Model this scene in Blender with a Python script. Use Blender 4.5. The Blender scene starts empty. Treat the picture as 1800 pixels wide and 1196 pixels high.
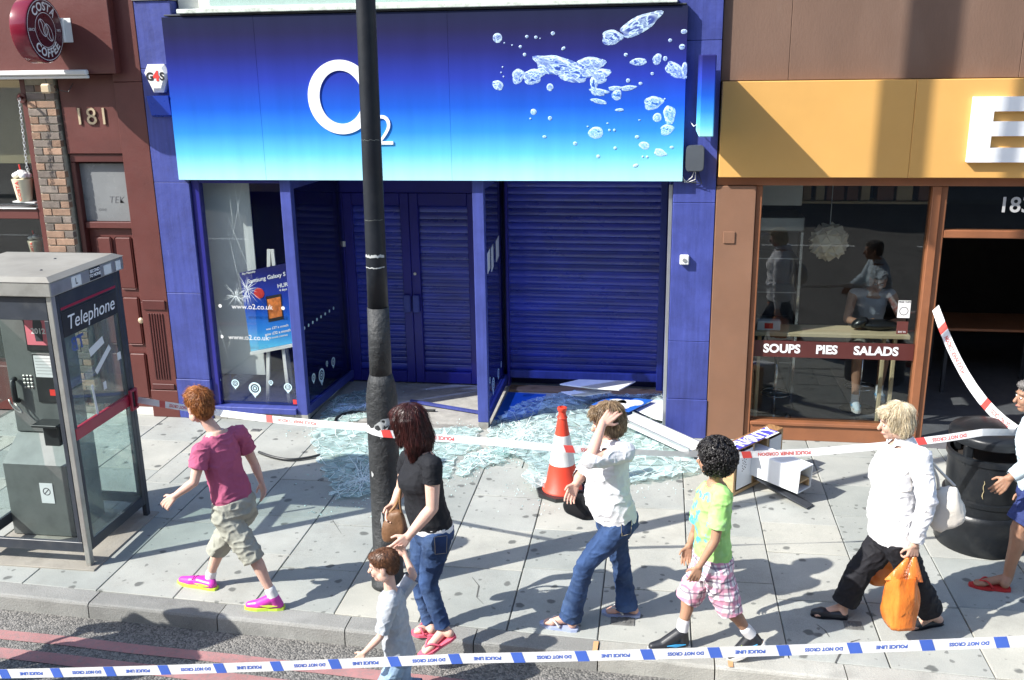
import bpy, bmesh, math, random
import numpy as np
from mathutils import Vector, Matrix, noise, geometry
random.seed(7)
SC = bpy.context.scene
COL = SC.collection
V = Vector

# ------------------------------------------------------------------ camera
YAW, PITCH, ROLL, FPX = 0.1508167, 0.28165311, -0.01539089, 1715.5
CAM = V((0, 0, 3.6))
_f = V((-math.sin(YAW) * math.cos(PITCH), math.cos(YAW) * math.cos(PITCH), -math.sin(PITCH)))
_r0 = V((math.cos(YAW), math.sin(YAW), 0)); _u0 = _r0.cross(_f)
_r = math.cos(ROLL) * _r0 + math.sin(ROLL) * _u0
_u = -math.sin(ROLL) * _r0 + math.cos(ROLL) * _u0
cam = bpy.data.objects.new('camera', bpy.data.cameras.new('camera')); COL.objects.link(cam)
cam.matrix_world = Matrix(((_r.x, _u.x, -_f.x, CAM.x), (_r.y, _u.y, -_f.y, CAM.y), (_r.z, _u.z, -_f.z, CAM.z), (0, 0, 0, 1)))
cam.data.sensor_width = 36; cam.data.sensor_fit = 'HORIZONTAL'; cam.data.lens = FPX / 1800 * 36
cam.data.clip_start = 0.1; cam.data.clip_end = 500
SC.camera = cam
# ------------------------------------------------------------------ light
SUN_EL, SUN_AZ = math.radians(40), math.radians(32)      # travel direction: azimuth from +X towards +Y
sd = V((math.cos(SUN_EL) * math.cos(SUN_AZ), math.cos(SUN_EL) * math.sin(SUN_AZ), -math.sin(SUN_EL)))
sun = bpy.data.objects.new('sun', bpy.data.lights.new('sun', 'SUN')); COL.objects.link(sun)
sun.data.energy = 4.5; sun.data.angle = math.radians(0.5); sun.data.color = (1, .965, .9)
sun.rotation_euler = sd.to_track_quat('-Z', 'Y').to_euler(); sun.location = (-8, -4, 12)
wd = bpy.data.worlds.new('World'); SC.world = wd; wd.use_nodes = True
nt = wd.node_tree; sky = nt.nodes.new('ShaderNodeTexSky'); sky.sky_type = 'NISHITA'; sky.sun_disc = False
sky.sun_elevation = SUN_EL; sky.sun_rotation = math.atan2(-sd.x, -sd.y)
nt.nodes['Background'].inputs[1].default_value = 0.15
nt.links.new(sky.outputs[0], nt.nodes['Background'].inputs[0])
vs = SC.view_settings; vs.view_transform = 'Standard'; vs.look = 'None'; vs.gamma = 1; vs.exposure = 0.88
SC.display_settings.display_device = 'sRGB'
SC.render.engine = 'CYCLES'; SC.cycles.use_denoising = True
SC.cycles.max_bounces = 8; SC.cycles.transparent_max_bounces = 12; SC.cycles.caustics_reflective = False; SC.cycles.caustics_refractive = False

# ------------------------------------------------------------------ from a point of the picture to a point of the place
def ray(px, py): return _r * ((px - 900) / FPX) - _u * ((py - 598) / FPX) + _f
def fy(px, py, Y): d = ray(px, py); return CAM + d * ((Y - CAM.y) / d.y)
def gz(px, py, z=0.0): d = ray(px, py); return CAM + d * ((z - CAM.z) / d.z)
def fx(px, py, X): d = ray(px, py); return CAM + d * ((X - CAM.x) / d.x)

# ------------------------------------------------------------------ materials
MT = {}
def N(nt, t, **kw):
    n = nt.nodes.new(t)
    for k, v in kw.items():
        if k in n.inputs: n.inputs[k].default_value = v
        else: setattr(n, k, v)
    return n
def ramp(nt, fac, stops):
    r = nt.nodes.new('ShaderNodeValToRGB'); e = r.color_ramp.elements
    while len(e) < len(stops): e.new(0.5)
    for i, (p, c) in enumerate(stops):
        e[i].position = p; e[i].color = (c[0], c[1], c[2], 1) if len(c) == 3 else c
    nt.links.new(fac, r.inputs[0]); return r.outputs[0]
def mix(nt, f, a, b, mode='MIX'):
    m = nt.nodes.new('ShaderNodeMix'); m.data_type = 'RGBA'; m.blend_type = mode
    for sock, v in ((m.inputs[0], f), (m.inputs[6], a), (m.inputs[7], b)):
        if hasattr(v, 'links') or hasattr(v, 'is_linked'): nt.links.new(v, sock)
        elif isinstance(v, (int, float)): sock.default_value = v
        else: sock.default_value = (v[0], v[1], v[2], 1)
    return m.outputs[2]
def newmat(name):
    m = bpy.data.materials.new(name); m.use_nodes = True; nt = m.node_tree
    b = nt.nodes['Principled BSDF']; MT[name] = m
    return m, nt, b
def pos(nt, stretch=None):
    g = nt.nodes.new('ShaderNodeNewGeometry')
    if not stretch: return g.outputs['Position']
    mp = nt.nodes.new('ShaderNodeMapping'); mp.inputs['Scale'].default_value = stretch
    nt.links.new(g.outputs['Position'], mp.inputs['Vector']); return mp.outputs[0]
def noi(nt, vec, scale, detail=4, rough=.6):
    n = N(nt, 'ShaderNodeTexNoise', Scale=scale, Detail=detail, Roughness=rough); nt.links.new(vec, n.inputs['Vector']); return n.outputs['Fac']
def pm(name, col, rough=.6, metal=0., var=.15, vs=3., dirt=0., dcol=(.05, .045, .04), ds=2., bump=0., bs=60., spec=.5, coat=0., stretch=None, emit=None, speck=0., rnd=0., scuff=None):
    m, nt, b = newmat(name); p = pos(nt, stretch)
    c2 = tuple(min(1, x * (1 + var)) for x in col); c1 = tuple(x * (1 - var) for x in col)
    out = ramp(nt, noi(nt, p, vs, 5), [(.3, c1), (.7, c2)])
    if rnd:
        oi = nt.nodes.new('ShaderNodeObjectInfo')
        out = mix(nt, 1., out, ramp(nt, oi.outputs['Random'], [(0, (1 - rnd,) * 3), (1, (1 + rnd,) * 3)]), 'MULTIPLY')
    if dirt:
        f = ramp(nt, noi(nt, p, ds, 8, .7), [(.5, (0, 0, 0)), (.72, (dirt,) * 3)]); out = mix(nt, f, out, dcol)
    if scuff:
        f = ramp(nt, noi(nt, pos(nt, (5, 1, 1.2)), 5, 9, .8), [(.64, (0, 0, 0)), (.74, (.5,) * 3)]); out = mix(nt, f, out, scuff)
        f = ramp(nt, noi(nt, pos(nt, (7, 1, .35)), 4, 6, .7), [(.35, (.82,) * 3), (.6, (1.05,) * 3)]); out = mix(nt, 1., out, f, 'MULTIPLY')
    if speck:
        f = ramp(nt, noi(nt, pos(nt), 230, 2), [(.3, (1 - speck,) * 3), (.7, (1 + speck,) * 3)]); out = mix(nt, 1., out, f, 'MULTIPLY')
    nt.links.new(out, b.inputs['Base Color'])
    rr = nt.nodes.new('ShaderNodeMapRange'); nt.links.new(noi(nt, p, vs * 3, 4), rr.inputs[0])
    rr.inputs[3].default_value = max(.02, rough - .12); rr.inputs[4].default_value = min(1, rough + .12); nt.links.new(rr.outputs[0], b.inputs['Roughness'])
    b.inputs['Metallic'].default_value = metal; b.inputs['Specular IOR Level'].default_value = spec; b.inputs['Coat Weight'].default_value = coat
    if bump:
        bp = N(nt, 'ShaderNodeBump', Strength=bump, Distance=.01); nt.links.new(noi(nt, p, bs, 4), bp.inputs['Height']); nt.links.new(bp.outputs[0], b.inputs['Normal'])
    if emit: b.inputs['Emission Color'].default_value = (*emit[:3], 1); b.inputs['Emission Strength'].default_value = emit[3]
    return m
def fresnel(nt, ior):          # the same reflectance from either side of a thin pane
    g = nt.nodes.new('ShaderNodeNewGeometry'); mr = nt.nodes.new('ShaderNodeMapRange'); nt.links.new(g.outputs['Backfacing'], mr.inputs[0]); mr.inputs[3].default_value = ior; mr.inputs[4].default_value = 1 / ior
    f = nt.nodes.new('ShaderNodeFresnel'); nt.links.new(mr.outputs[0], f.inputs['IOR']); return f
def glassmat(name, tint=(.93, .97, .96), ior=1.5, rough=.0, dust=0., dcol=(.8, .85, .85), base=0.):
    m, nt, b = newmat(name); nt.nodes.remove(b); o = nt.nodes['Material Output']
    t = N(nt, 'ShaderNodeBsdfTransparent', Color=(*tint, 1)); g = N(nt, 'ShaderNodeBsdfGlossy', Roughness=rough)
    fr = fresnel(nt, ior); mx = nt.nodes.new('ShaderNodeMixShader')
    nt.links.new(fr.outputs[0], mx.inputs[0]); nt.links.new(t.outputs[0], mx.inputs[1]); nt.links.new(g.outputs[0], mx.inputs[2]); out = mx.outputs[0]
    if dust:
        d = N(nt, 'ShaderNodeBsdfDiffuse', Color=(*dcol, 1)); m2 = nt.nodes.new('ShaderNodeMixShader')
        f = ramp(nt, noi(nt, pos(nt), 5, 8, .7), [(.3, (base,) * 3), (.8, (dust,) * 3)])
        nt.links.new(f, m2.inputs[0]); nt.links.new(out, m2.inputs[1]); nt.links.new(d.outputs[0], m2.inputs[2]); out = m2.outputs[0]
    nt.links.new(out, o.inputs[0]); return m

# ------------------------------------------------------------------ mesh helpers
class MB:
    def __init__(s, M=None): s.v = []; s.f = []; s.M = M
    def add(s, vs, fs):
        n = len(s.v); s.v += [s.M @ V(p) if s.M else V(p) for p in vs]; s.f += [tuple(i + n for i in f) for f in fs]; return s
    def hexa(s, p):          # 8 corners: bottom 4 ccw, top 4 ccw
        return s.add(p, [(3, 2, 1, 0), (4, 5, 6, 7), (0, 1, 5, 4), (1, 2, 6, 5), (2, 3, 7, 6), (3, 0, 4, 7)])
    def box(s, x0, x1, y0, y1, z0, z1):
        return s.hexa([(x0, y0, z0), (x1, y0, z0), (x1, y1, z0), (x0, y1, z0), (x0, y0, z1), (x1, y0, z1), (x1, y1, z1), (x0, y1, z1)])
    def bbox(s, x0, x1, y0, y1, z0, z1, b=.006):     # box with chamfered edges
        bm = bmesh.new(); bmesh.ops.create_cube(bm, size=1)
        for v in bm.verts: v.co = V(((x0 + x1) / 2 + v.co.x * (x1 - x0), (y0 + y1) / 2 + v.co.y * (y1 - y0), (z0 + z1) / 2 + v.co.z * (z1 - z0)))
        bmesh.ops.bevel(bm, geom=bm.edges[:], offset=b, segments=1, affect='EDGES', profile=.5)
        bm.verts.index_update(); s.add([v.co.copy() for v in bm.verts], [tuple(v.index for v in f.verts) for f in bm.faces]); bm.free(); return s
    def beam(s, a, b, w, h, up=V((0, 0, 1))):
        a = V(a); b = V(b); d = (b - a).normalized(); x = d.cross(up)
        x = x.normalized() if x.length > 1e-5 else V((1, 0, 0)); y = x.cross(d).normalized(); x = x * w / 2; y = y * h / 2
        return s.hexa([a - x - y, a + x - y, b + x - y, b - x - y, a - x + y, a + x + y, b + x + y, b - x + y])
    def tube(s, pts, r, n=10, cap=True):
        pts = [V(p) for p in pts]; k = len(pts); rr = r if isinstance(r, (list, tuple)) else [r] * k; base = []; ref = None
        for i, p in enumerate(pts):
            d = (pts[min(i + 1, k - 1)] - pts[max(i - 1, 0)]).normalized()
            if ref is None: ref = V((0, 0, 1)) if abs(d.z) < .9 else V((1, 0, 0))
            x = (ref - d * ref.dot(d)).normalized(); y = d.cross(x); ref = x
            base += [p + (x * math.cos(2 * math.pi * j / n) + y * math.sin(2 * math.pi * j / n)) * rr[i] for j in range(n)]
        fs = [(i * n + j, i * n + (j + 1) % n, (i + 1) * n + (j + 1) % n, (i + 1) * n + j) for i in range(k - 1) for j in range(n)]
        if cap: fs += [tuple(range(n - 1, -1, -1)), tuple((k - 1) * n + j for j in range(n))]
        return s.add(base, fs)
    def lathe(s, prof, c=(0, 0, 0), n=32, axis='z', caps=True):
        c = V(c); vs = []
        for r, z in prof:
            for j in range(n):
                a = 2 * math.pi * j / n; p = (r * math.cos(a), r * math.sin(a), z)
                if axis == 'x': p = (p[2], p[0], p[1])
                if axis == 'y': p = (p[0], -p[2], p[1])
                vs.append(c + V(p))
        k = len(prof); fs = [(i * n + j, i * n + (j + 1) % n, (i + 1) * n + (j + 1) % n, (i + 1) * n + j) for i in range(k - 1) for j in range(n)]
        if caps: fs += [tuple(range(n - 1, -1, -1)), tuple((k - 1) * n + j for j in range(n))]
        return s.add(vs, fs)
    def prism(s, poly, d):   # polygon of 3D points pushed by vector d
        d = V(d); n = len(poly); p = [V(q) for q in poly]
        return s.add(p + [q + d for q in p], [tuple(range(n - 1, -1, -1)), tuple(range(n, 2 * n))] + [(i, (i + 1) % n, n + (i + 1) % n, n + i) for i in range(n)])
    def ell(s, c, ax, n=14, m=9):
        c = V(c); ax = [V(a) for a in ax]; vs = [c + ax[2]]
        for i in range(1, m):
            t = math.pi * i / m
            vs += [c + ax[2] * math.cos(t) + (ax[0] * math.cos(2 * math.pi * j / n) + ax[1] * math.sin(2 * math.pi * j / n)) * math.sin(t) for j in range(n)]
        vs.append(c - ax[2]); L = len(vs) - 1
        fs = [(0, 1 + j, 1 + (j + 1) % n) for j in range(n)]
        for i in range(m - 2): fs += [(1 + i * n + j, 1 + (i + 1) * n + j, 1 + (i + 1) * n + (j + 1) % n, 1 + i * n + (j + 1) % n) for j in range(n)]
        fs += [(L, 1 + (m - 2) * n + (j + 1) % n, 1 + (m - 2) * n + j) for j in range(n)]
        return s.add(vs, fs)
    def cap(s, a, ra, b, rb, n=12):      # tapered capsule
        a = V(a); b = V(b); d = b - a; L = d.length
        if L < 1e-6: return s.ell(a, (V((ra, 0, 0)), V((0, ra, 0)), V((0, 0, ra))))
        d /= L; ref = V((0, 0, 1)) if abs(d.z) < .9 else V((1, 0, 0)); x = (ref - d * ref.dot(d)).normalized(); y = d.cross(x)
        rings = [(a - d * ra * math.sin(t), ra * math.cos(t)) for t in (1.35, .9, .45, 0)] + [(b + d * rb * math.sin(t), rb * math.cos(t)) for t in (0, .45, .9, 1.35)]
        vs = [p + (x * math.cos(2 * math.pi * j / n) + y * math.sin(2 * math.pi * j / n)) * r for p, r in rings for j in range(n)]
        fs = [(i * n + j, i * n + (j + 1) % n, (i + 1) * n + (j + 1) % n, (i + 1) * n + j) for i in range(7) for j in range(n)] + [tuple(range(n - 1, -1, -1)), tuple(7 * n + j for j in range(n))]
        return s.add(vs, fs)
    def rings(s, R, n=18):   # R: list of (centre, side half-axis, forward half-axis)
        vs = [c + a * math.cos(2 * math.pi * j / n) + b * math.sin(2 * math.pi * j / n) for c, a, b in R for j in range(n)]; k = len(R)
        fs = [(i * n + j, i * n + (j + 1) % n, (i + 1) * n + (j + 1) % n, (i + 1) * n + j) for i in range(k - 1) for j in range(n)] + [tuple(range(n - 1, -1, -1)), tuple((k - 1) * n + j for j in range(n))]
        return s.add(vs, fs)
    def mesh(s, name, mats, smooth=False, off=None):
        me = bpy.data.meshes.new(name)
        off = V(off) if off is not None else V((0, 0, 0))
        me.from_pydata([p - off for p in s.v], [], s.f); me.validate()
        for m in (mats if isinstance(mats, (list, tuple)) else [mats]): me.materials.append(MT[m] if isinstance(m, str) else m)
        if smooth: me.shade_smooth() if hasattr(me, 'shade_smooth') else None
        return me
    def build(s, name, mat, parent=None, smooth=False, label=None, cat=None, group=None, kind=None, auto=None):
        if parent is not None: off = wloc(parent)
        else:
            xs = [p.x for p in s.v]; ys = [p.y for p in s.v]; zs = [p.z for p in s.v]; off = V(((min(xs) + max(xs)) / 2, (min(ys) + max(ys)) / 2, min(zs)))
        me = s.mesh(name, mat, smooth, off)
        if auto: me.shade_smooth(); me.set_sharp_from_angle(angle=math.radians(auto))
        o = bpy.data.objects.new(name, me); COL.objects.link(o)
        if parent is not None: o.parent = parent
        else: o.location = off; WL[o.name] = off
        return tag(o, label, cat, group, kind)
WL = {}
def wloc(o):
    while o.parent is not None: o = o.parent
    return WL[o.name]
def tag(o, label=None, cat=None, group=None, kind=None):
    for k, v in (('label', label), ('category', cat), ('group', group), ('kind', kind)):
        if v: o[k] = v
    return o
def thing(name, loc, label, cat, group=None, kind=None):
    o = bpy.data.objects.new(name, None); COL.objects.link(o); o.location = V(loc); WL[o.name] = V(loc); o.empty_display_size = .1
    return tag(o, label, cat, group, kind)
def inst(name, me, parent, loc, rot=None, scale=None, label=None):      # another object on shared mesh data; loc in world
    o = bpy.data.objects.new(name, me); COL.objects.link(o)
    if parent is not None: o.parent = parent; o.location = V(loc) - wloc(parent)
    else: o.location = V(loc); WL[o.name] = V(loc)
    if rot: o.rotation_euler = rot
    if scale: o.scale = scale
    if label: o['label'] = label
    return o
def box(name, mat, parent, x0, x1, y0, y1, z0, z1, b=.005, **kw):
    m = MB(); m.bbox(x0, x1, y0, y1, z0, z1, b) if b else m.box(x0, x1, y0, y1, z0, z1); return m.build(name, mat, parent, **kw)
_tc = {}
def text_geo(s, size=1., bold=0., shear=0., ext=0., space=1., align='CENTER'):
    cu = bpy.data.curves.new('t', 'FONT'); cu.body = s; cu.size = size; cu.offset = bold; cu.shear = shear; cu.extrude = ext; cu.space_character = space
    cu.align_x = align; cu.align_y = 'CENTER'; cu.resolution_u = 4
    ob = bpy.data.objects.new('t', cu); me = ob.to_mesh(); vs = [v.co.copy() for v in me.vertices]; fs = [tuple(p.vertices) for p in me.polygons]
    ob.to_mesh_clear(); bpy.data.objects.remove(ob); bpy.data.curves.remove(cu); return vs, fs
def text(name, s, mat, parent, o, ux, uy, size, bold=0., shear=0., ext=.001, space=1., align='CENTER', fn=None, label=None):
    vs, fs = text_geo(s, size, bold, shear, ext, space, align); o = V(o); ux = V(ux).normalized(); uy = V(uy).normalized(); n = ux.cross(uy)
    m = MB(); m.add([fn(p) if fn else o + ux * p.x + uy * p.y + n * p.z for p in vs], fs); return m.build(name, mat, parent, label=label)
XP, ZP, YP = V((1, 0, 0)), V((0, 0, 1)), V((0, 1, 0))
# ------------------------------------------------------------------ materials of the place
def slabmat():
    m, nt, b = newmat('slab'); p = pos(nt)
    c = ramp(nt, noi(nt, p, 2.2, 6, .6), [(.3, (.325, .335, .315)), (.7, (.425, .43, .40))])
    oi = nt.nodes.new('ShaderNodeObjectInfo'); c = mix(nt, 1., c, ramp(nt, oi.outputs['Random'], [(0, (.80, .83, .83)), (.35, (.93, .95, .95)), (.7, (1.02, 1.01, .99)), (1, (1.14, 1.10, 1.03))]), 'MULTIPLY')
    c = mix(nt, ramp(nt, noi(nt, p, .9, 8, .75), [(.52, (0, 0, 0)), (.75, (.55, .55, .55))]), c, (.235, .22, .19))
    c = mix(nt, 1., c, ramp(nt, noi(nt, p, 190, 2), [(.3, (.85,) * 3), (.7, (1.13,) * 3)]), 'MULTIPLY')
    for sc, lo, hi, thr, dk in ((2.5, .05, .08, .38, .8), (5.2, .055, .085, .6, .65), (1.4, .035, .05, .25, .85), (9., .06, .09, .7, .4)):      # trodden chewing gum
        w = nt.nodes.new('ShaderNodeVectorMath'); w.operation = 'MULTIPLY'; w.inputs[1].default_value = (1, 1, 0)
        wn = N(nt, 'ShaderNodeTexNoise', Scale=14., Detail=2.); nt.links.new(p, wn.inputs['Vector'])
        wm = nt.nodes.new('ShaderNodeVectorMath'); wm.operation = 'MULTIPLY_ADD'; wm.inputs[1].default_value = (.05, .05, 0); nt.links.new(wn.outputs['Color'], wm.inputs[0]); nt.links.new(p, wm.inputs[2])
        nt.links.new(wm.outputs[0], w.inputs[0])
        v = N(nt, 'ShaderNodeTexVoronoi', Scale=sc); v.voronoi_dimensions = '2D'; nt.links.new(w.outputs[0], v.inputs['Vector'])
        d = ramp(nt, v.outputs['Distance'], [(lo, (1, 1, 1)), (hi, (0, 0, 0))]); s = nt.nodes.new('ShaderNodeSeparateColor'); nt.links.new(v.outputs['Color'], s.inputs[0])
        k = nt.nodes.new('ShaderNodeMath'); k.operation = 'GREATER_THAN'; k.inputs[1].default_value = thr; nt.links.new(s.outputs[0], k.inputs[0])
        kk = nt.nodes.new('ShaderNodeMath'); kk.operation = 'MULTIPLY'; nt.links.new(k.outputs[0], kk.inputs[0]); nt.links.new(d, kk.inputs[1])
        k3 = nt.nodes.new('ShaderNodeMath'); k3.operation = 'MULTIPLY'; nt.links.new(kk.outputs[0], k3.inputs[0]); k3.inputs[1].default_value = dk
        c = mix(nt, k3.outputs[0], c, (.10, .105, .10))
    nt.links.new(c, b.inputs['Base Color']); b.inputs['Roughness'].default_value = .8; b.inputs['Specular IOR Level'].default_value = .3
    bp = N(nt, 'ShaderNodeBump', Strength=.35, Distance=.004); nt.links.new(noi(nt, p, 120, 5), bp.inputs['Height']); nt.links.new(bp.outputs[0], b.inputs['Normal'])
slabmat()
def roadmat():
    m, nt, b = newmat('asphalt'); p = pos(nt)
    v = N(nt, 'ShaderNodeTexVoronoi', Scale=75.); nt.links.new(p, v.inputs['Vector'])
    c = ramp(nt, noi(nt, p, 1.5, 6), [(.3, (.13, .13, .125)), (.7, (.19, .185, .175))])
    s = nt.nodes.new('ShaderNodeSeparateColor'); nt.links.new(v.outputs['Color'], s.inputs[0])
    c = mix(nt, 1., c, ramp(nt, s.outputs[0], [(0, (.5,) * 3), (1, (1.5, 1.45, 1.4))]), 'MULTIPLY')
    nt.links.new(c, b.inputs['Base Color']); b.inputs['Roughness'].default_value = .8
    bp = N(nt, 'ShaderNodeBump', Strength=.9, Distance=.008); bp.invert = True; nt.links.new(v.outputs['Distance'], bp.inputs['Height']); nt.links.new(bp.outputs[0], b.inputs['Normal'])
roadmat()
def wearpaint(name, col, under, thr=.5):
    m, nt, b = newmat(name); p = pos(nt)
    f = ramp(nt, noi(nt, p, 28, 8, .75), [(thr, (0, 0, 0)), (thr + .2, (.75,) * 3)]); c = mix(nt, f, col, under)
    c = mix(nt, 1., c, ramp(nt, noi(nt, p, 3, 5), [(.3, (.85,) * 3), (.7, (1.15,) * 3)]), 'MULTIPLY')
    nt.links.new(c, b.inputs['Base Color']); b.inputs['Roughness'].default_value = .75
    bp = N(nt, 'ShaderNodeBump', Strength=.5, Distance=.004); nt.links.new(noi(nt, p, 110, 4), bp.inputs['Height']); nt.links.new(bp.outputs[0], b.inputs['Normal'])
wearpaint('redline', (.36, .175, .17), (.2, .175, .17), .46)
wearpaint('orange_mark', (.62, .33, .15), (.33, .3, .27), .5)
pm('mortar', (.13, .13, .12), .9, var=.3, vs=8)
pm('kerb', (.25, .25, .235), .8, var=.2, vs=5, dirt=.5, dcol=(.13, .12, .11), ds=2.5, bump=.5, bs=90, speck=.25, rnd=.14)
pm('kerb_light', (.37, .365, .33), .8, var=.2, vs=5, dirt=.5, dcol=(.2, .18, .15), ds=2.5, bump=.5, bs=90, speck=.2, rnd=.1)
pm('iron', (.14, .14, .135), .6, var=.3, vs=20, bump=.4, bs=80)
pm('blue_paint', (.052, .07, .29), .5, var=.2, vs=3, dirt=.5, dcol=(.035, .04, .17), ds=4, bump=.25, bs=22, rnd=.08, scuff=(.22, .25, .5))
pm('blue_dark', (.020, .020, .22), .35, var=.15, vs=2, dirt=.2, dcol=(.02, .02, .06), ds=4)
pm('slat_blue', (.030, .045, .36), .3, var=.3, vs=2.5, stretch=(.6, 1, 1.5), dirt=.5, dcol=(.03, .035, .12), ds=3, coat=.3, rnd=.2, bump=.15, bs=9)
pm('navy', (.012, .014, .07), .4, var=.2)
pm('tile_grey', (.30, .29, .265), .5, var=.15, vs=6, dirt=.4, ds=5, rnd=.1)
pm('lobby_floor', (.37, .36, .33), .7, var=.2, vs=9, dirt=.55, dcol=(.14, .13, .12), ds=2.2, bump=.2, bs=60, speck=.2)
pm('wood_floor', (.25, .15, .08), .6, var=.3, vs=3, stretch=(1, 8, 1))
pm('white_paint', (.72, .72, .70), .6, var=.06, dirt=.2, dcol=(.4, .38, .34), ds=3)
pm('stone_white', (.66, .65, .6), .8, var=.1, dirt=.5, dcol=(.35, .33, .3), ds=4, bump=.2)
pm('sill_green', (.62, .68, .6), .6, var=.15, vs=10, dirt=.6, dcol=(.12, .11, .09), ds=14)
pm('interior_white', (.60, .63, .62), .7, var=.06)
pm('cream', (.8, .68, .42), .5, var=.05)
pm('brown_panel', (.225, .115, .068), .6, var=.1, vs=2, dirt=.3, dcol=(.22, .13, .09), ds=1.5, bump=.12, bs=50)
pm('brown_upper', (.165, .098, .068), .75, var=.14, vs=1.6, dirt=.25, dcol=(.21, .15, .115), ds=3, stretch=(1, 1, .35), bump=.2, bs=60)
pm('brown_frame', (.27, .105, .048), .4, var=.12, vs=3, dirt=.2, ds=5)
pm('yellow', (.66, .365, .105), .5, var=.05, vs=1.5, dirt=.12, dcol=(.62, .4, .16), ds=2.5)
pm('letter_white', (.88, .89, .9), .4, var=.02, vs=2)
pm('letter_grey', (.5, .5, .5), .5)
pm('maroon', (.115, .030, .025), .5, var=.16, vs=3, dirt=.35, dcol=(.07, .03, .028), ds=3, bump=.12, bs=40)
pm('maroon_dark', (.085, .022, .02), .4, var=.15, vs=3)
pm('numeral', (.62, .5, .34), .35, metal=.4, var=.1)
pm('brick_a', (.30, .19, .13), .9, var=.25, vs=14, dirt=.5, dcol=(.09, .08, .075), ds=7, bump=.5, bs=70, rnd=.28)
pm('brick_b', (.20, .165, .14), .9, var=.25, vs=14, dirt=.5, dcol=(.08, .075, .07), ds=7, bump=.5, bs=70, rnd=.28)
pm('mortar_wall', (.42, .39, .31), .95, var=.2, vs=20)
pm('frosted', (.22, .23, .235), .25, var=.1, vs=3, dirt=.3, dcol=(.17, .17, .17), ds=4)
pm('graffiti', (.10, .10, .11), .5)
pm('aluminium', (.62, .63, .63), .35, metal=.85, var=.1)
pm('black_plastic', (.022, .024, .026), .42, var=.2, vs=6, dirt=.25, dcol=(.09, .09, .085), ds=5)
pm('dark_grey', (.045, .05, .06), .5, var=.2, vs=6)
pm('grey_box', (.075, .085, .1), .45, var=.1, dirt=.2, dcol=(.13, .14, .15))
pm('white_plastic', (.78, .78, .76), .4, var=.04)
pm('alarm_blue', (.02, .06, .42), .3, var=.08)
pm('red_print', (.75, .05, .04), .5, var=.05)
pm('black_print', (.015, .015, .02), .5)
pm('blue_print', (.03, .07, .50), .5, var=.05)
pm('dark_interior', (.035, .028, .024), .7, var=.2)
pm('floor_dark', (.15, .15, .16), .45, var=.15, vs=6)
pm('light_wood', (.72, .58, .36), .45, var=.1, vs=3, stretch=(1, 10, 4))
pm('beige', (.42, .35, .2), .6, var=.06)
pm('chrome', (.6, .6, .6), .15, metal=1, var=.03)
glassmat('glass', (.92, .96, .95))
glassmat('glass_shop', (.93, .95, .95), ior=1.65)
glassmat('glass_dusty', (.90, .965, .955), ior=1.5, dust=.16, dcol=(.55, .63, .61), base=.02)
glassmat('glass_cafe', (.80, .83, .83), ior=1.62)
glassmat('glass_side', (.35, .42, .7), ior=1.6, dust=.06, dcol=(.2, .25, .5), base=.0)
def gradmat(name, za, zb):
    m, nt, b = newmat(name); p = pos(nt); s = nt.nodes.new('ShaderNodeSeparateXYZ'); nt.links.new(p, s.inputs[0])
    mr = nt.nodes.new('ShaderNodeMapRange'); nt.links.new(s.outputs[2], mr.inputs[0]); mr.inputs[1].default_value = za; mr.inputs[2].default_value = zb
    c = ramp(nt, mr.outputs[0], [(0, (.42, .76, .84)), (.06, (.34, .72, .84)), (.17, (.12, .52, .82)), (.3, (.035, .25, .74)), (.45, (.015, .10, .56)), (.62, (.024, .045, .36)), (.78, (.022, .024, .145)), (.9, (.02, .02, .07)), (1, (.018, .022, .055))])
    c = mix(nt, 1., c, ramp(nt, noi(nt, pos(nt, (1.2, 1, .12)), 6, 6), [(.3, (.93,) * 3), (.7, (1.06,) * 3)]), 'MULTIPLY')
    nt.links.new(c, b.inputs['Base Color']); b.inputs['Roughness'].default_value = .6; b.inputs['Specular IOR Level'].default_value = .06
gradmat('sign_gradient', 2.5, 4.0); gradmat('blade_gradient', 2.9, 3.75); gradmat('poster_gradient', .55, 1.85)
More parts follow.
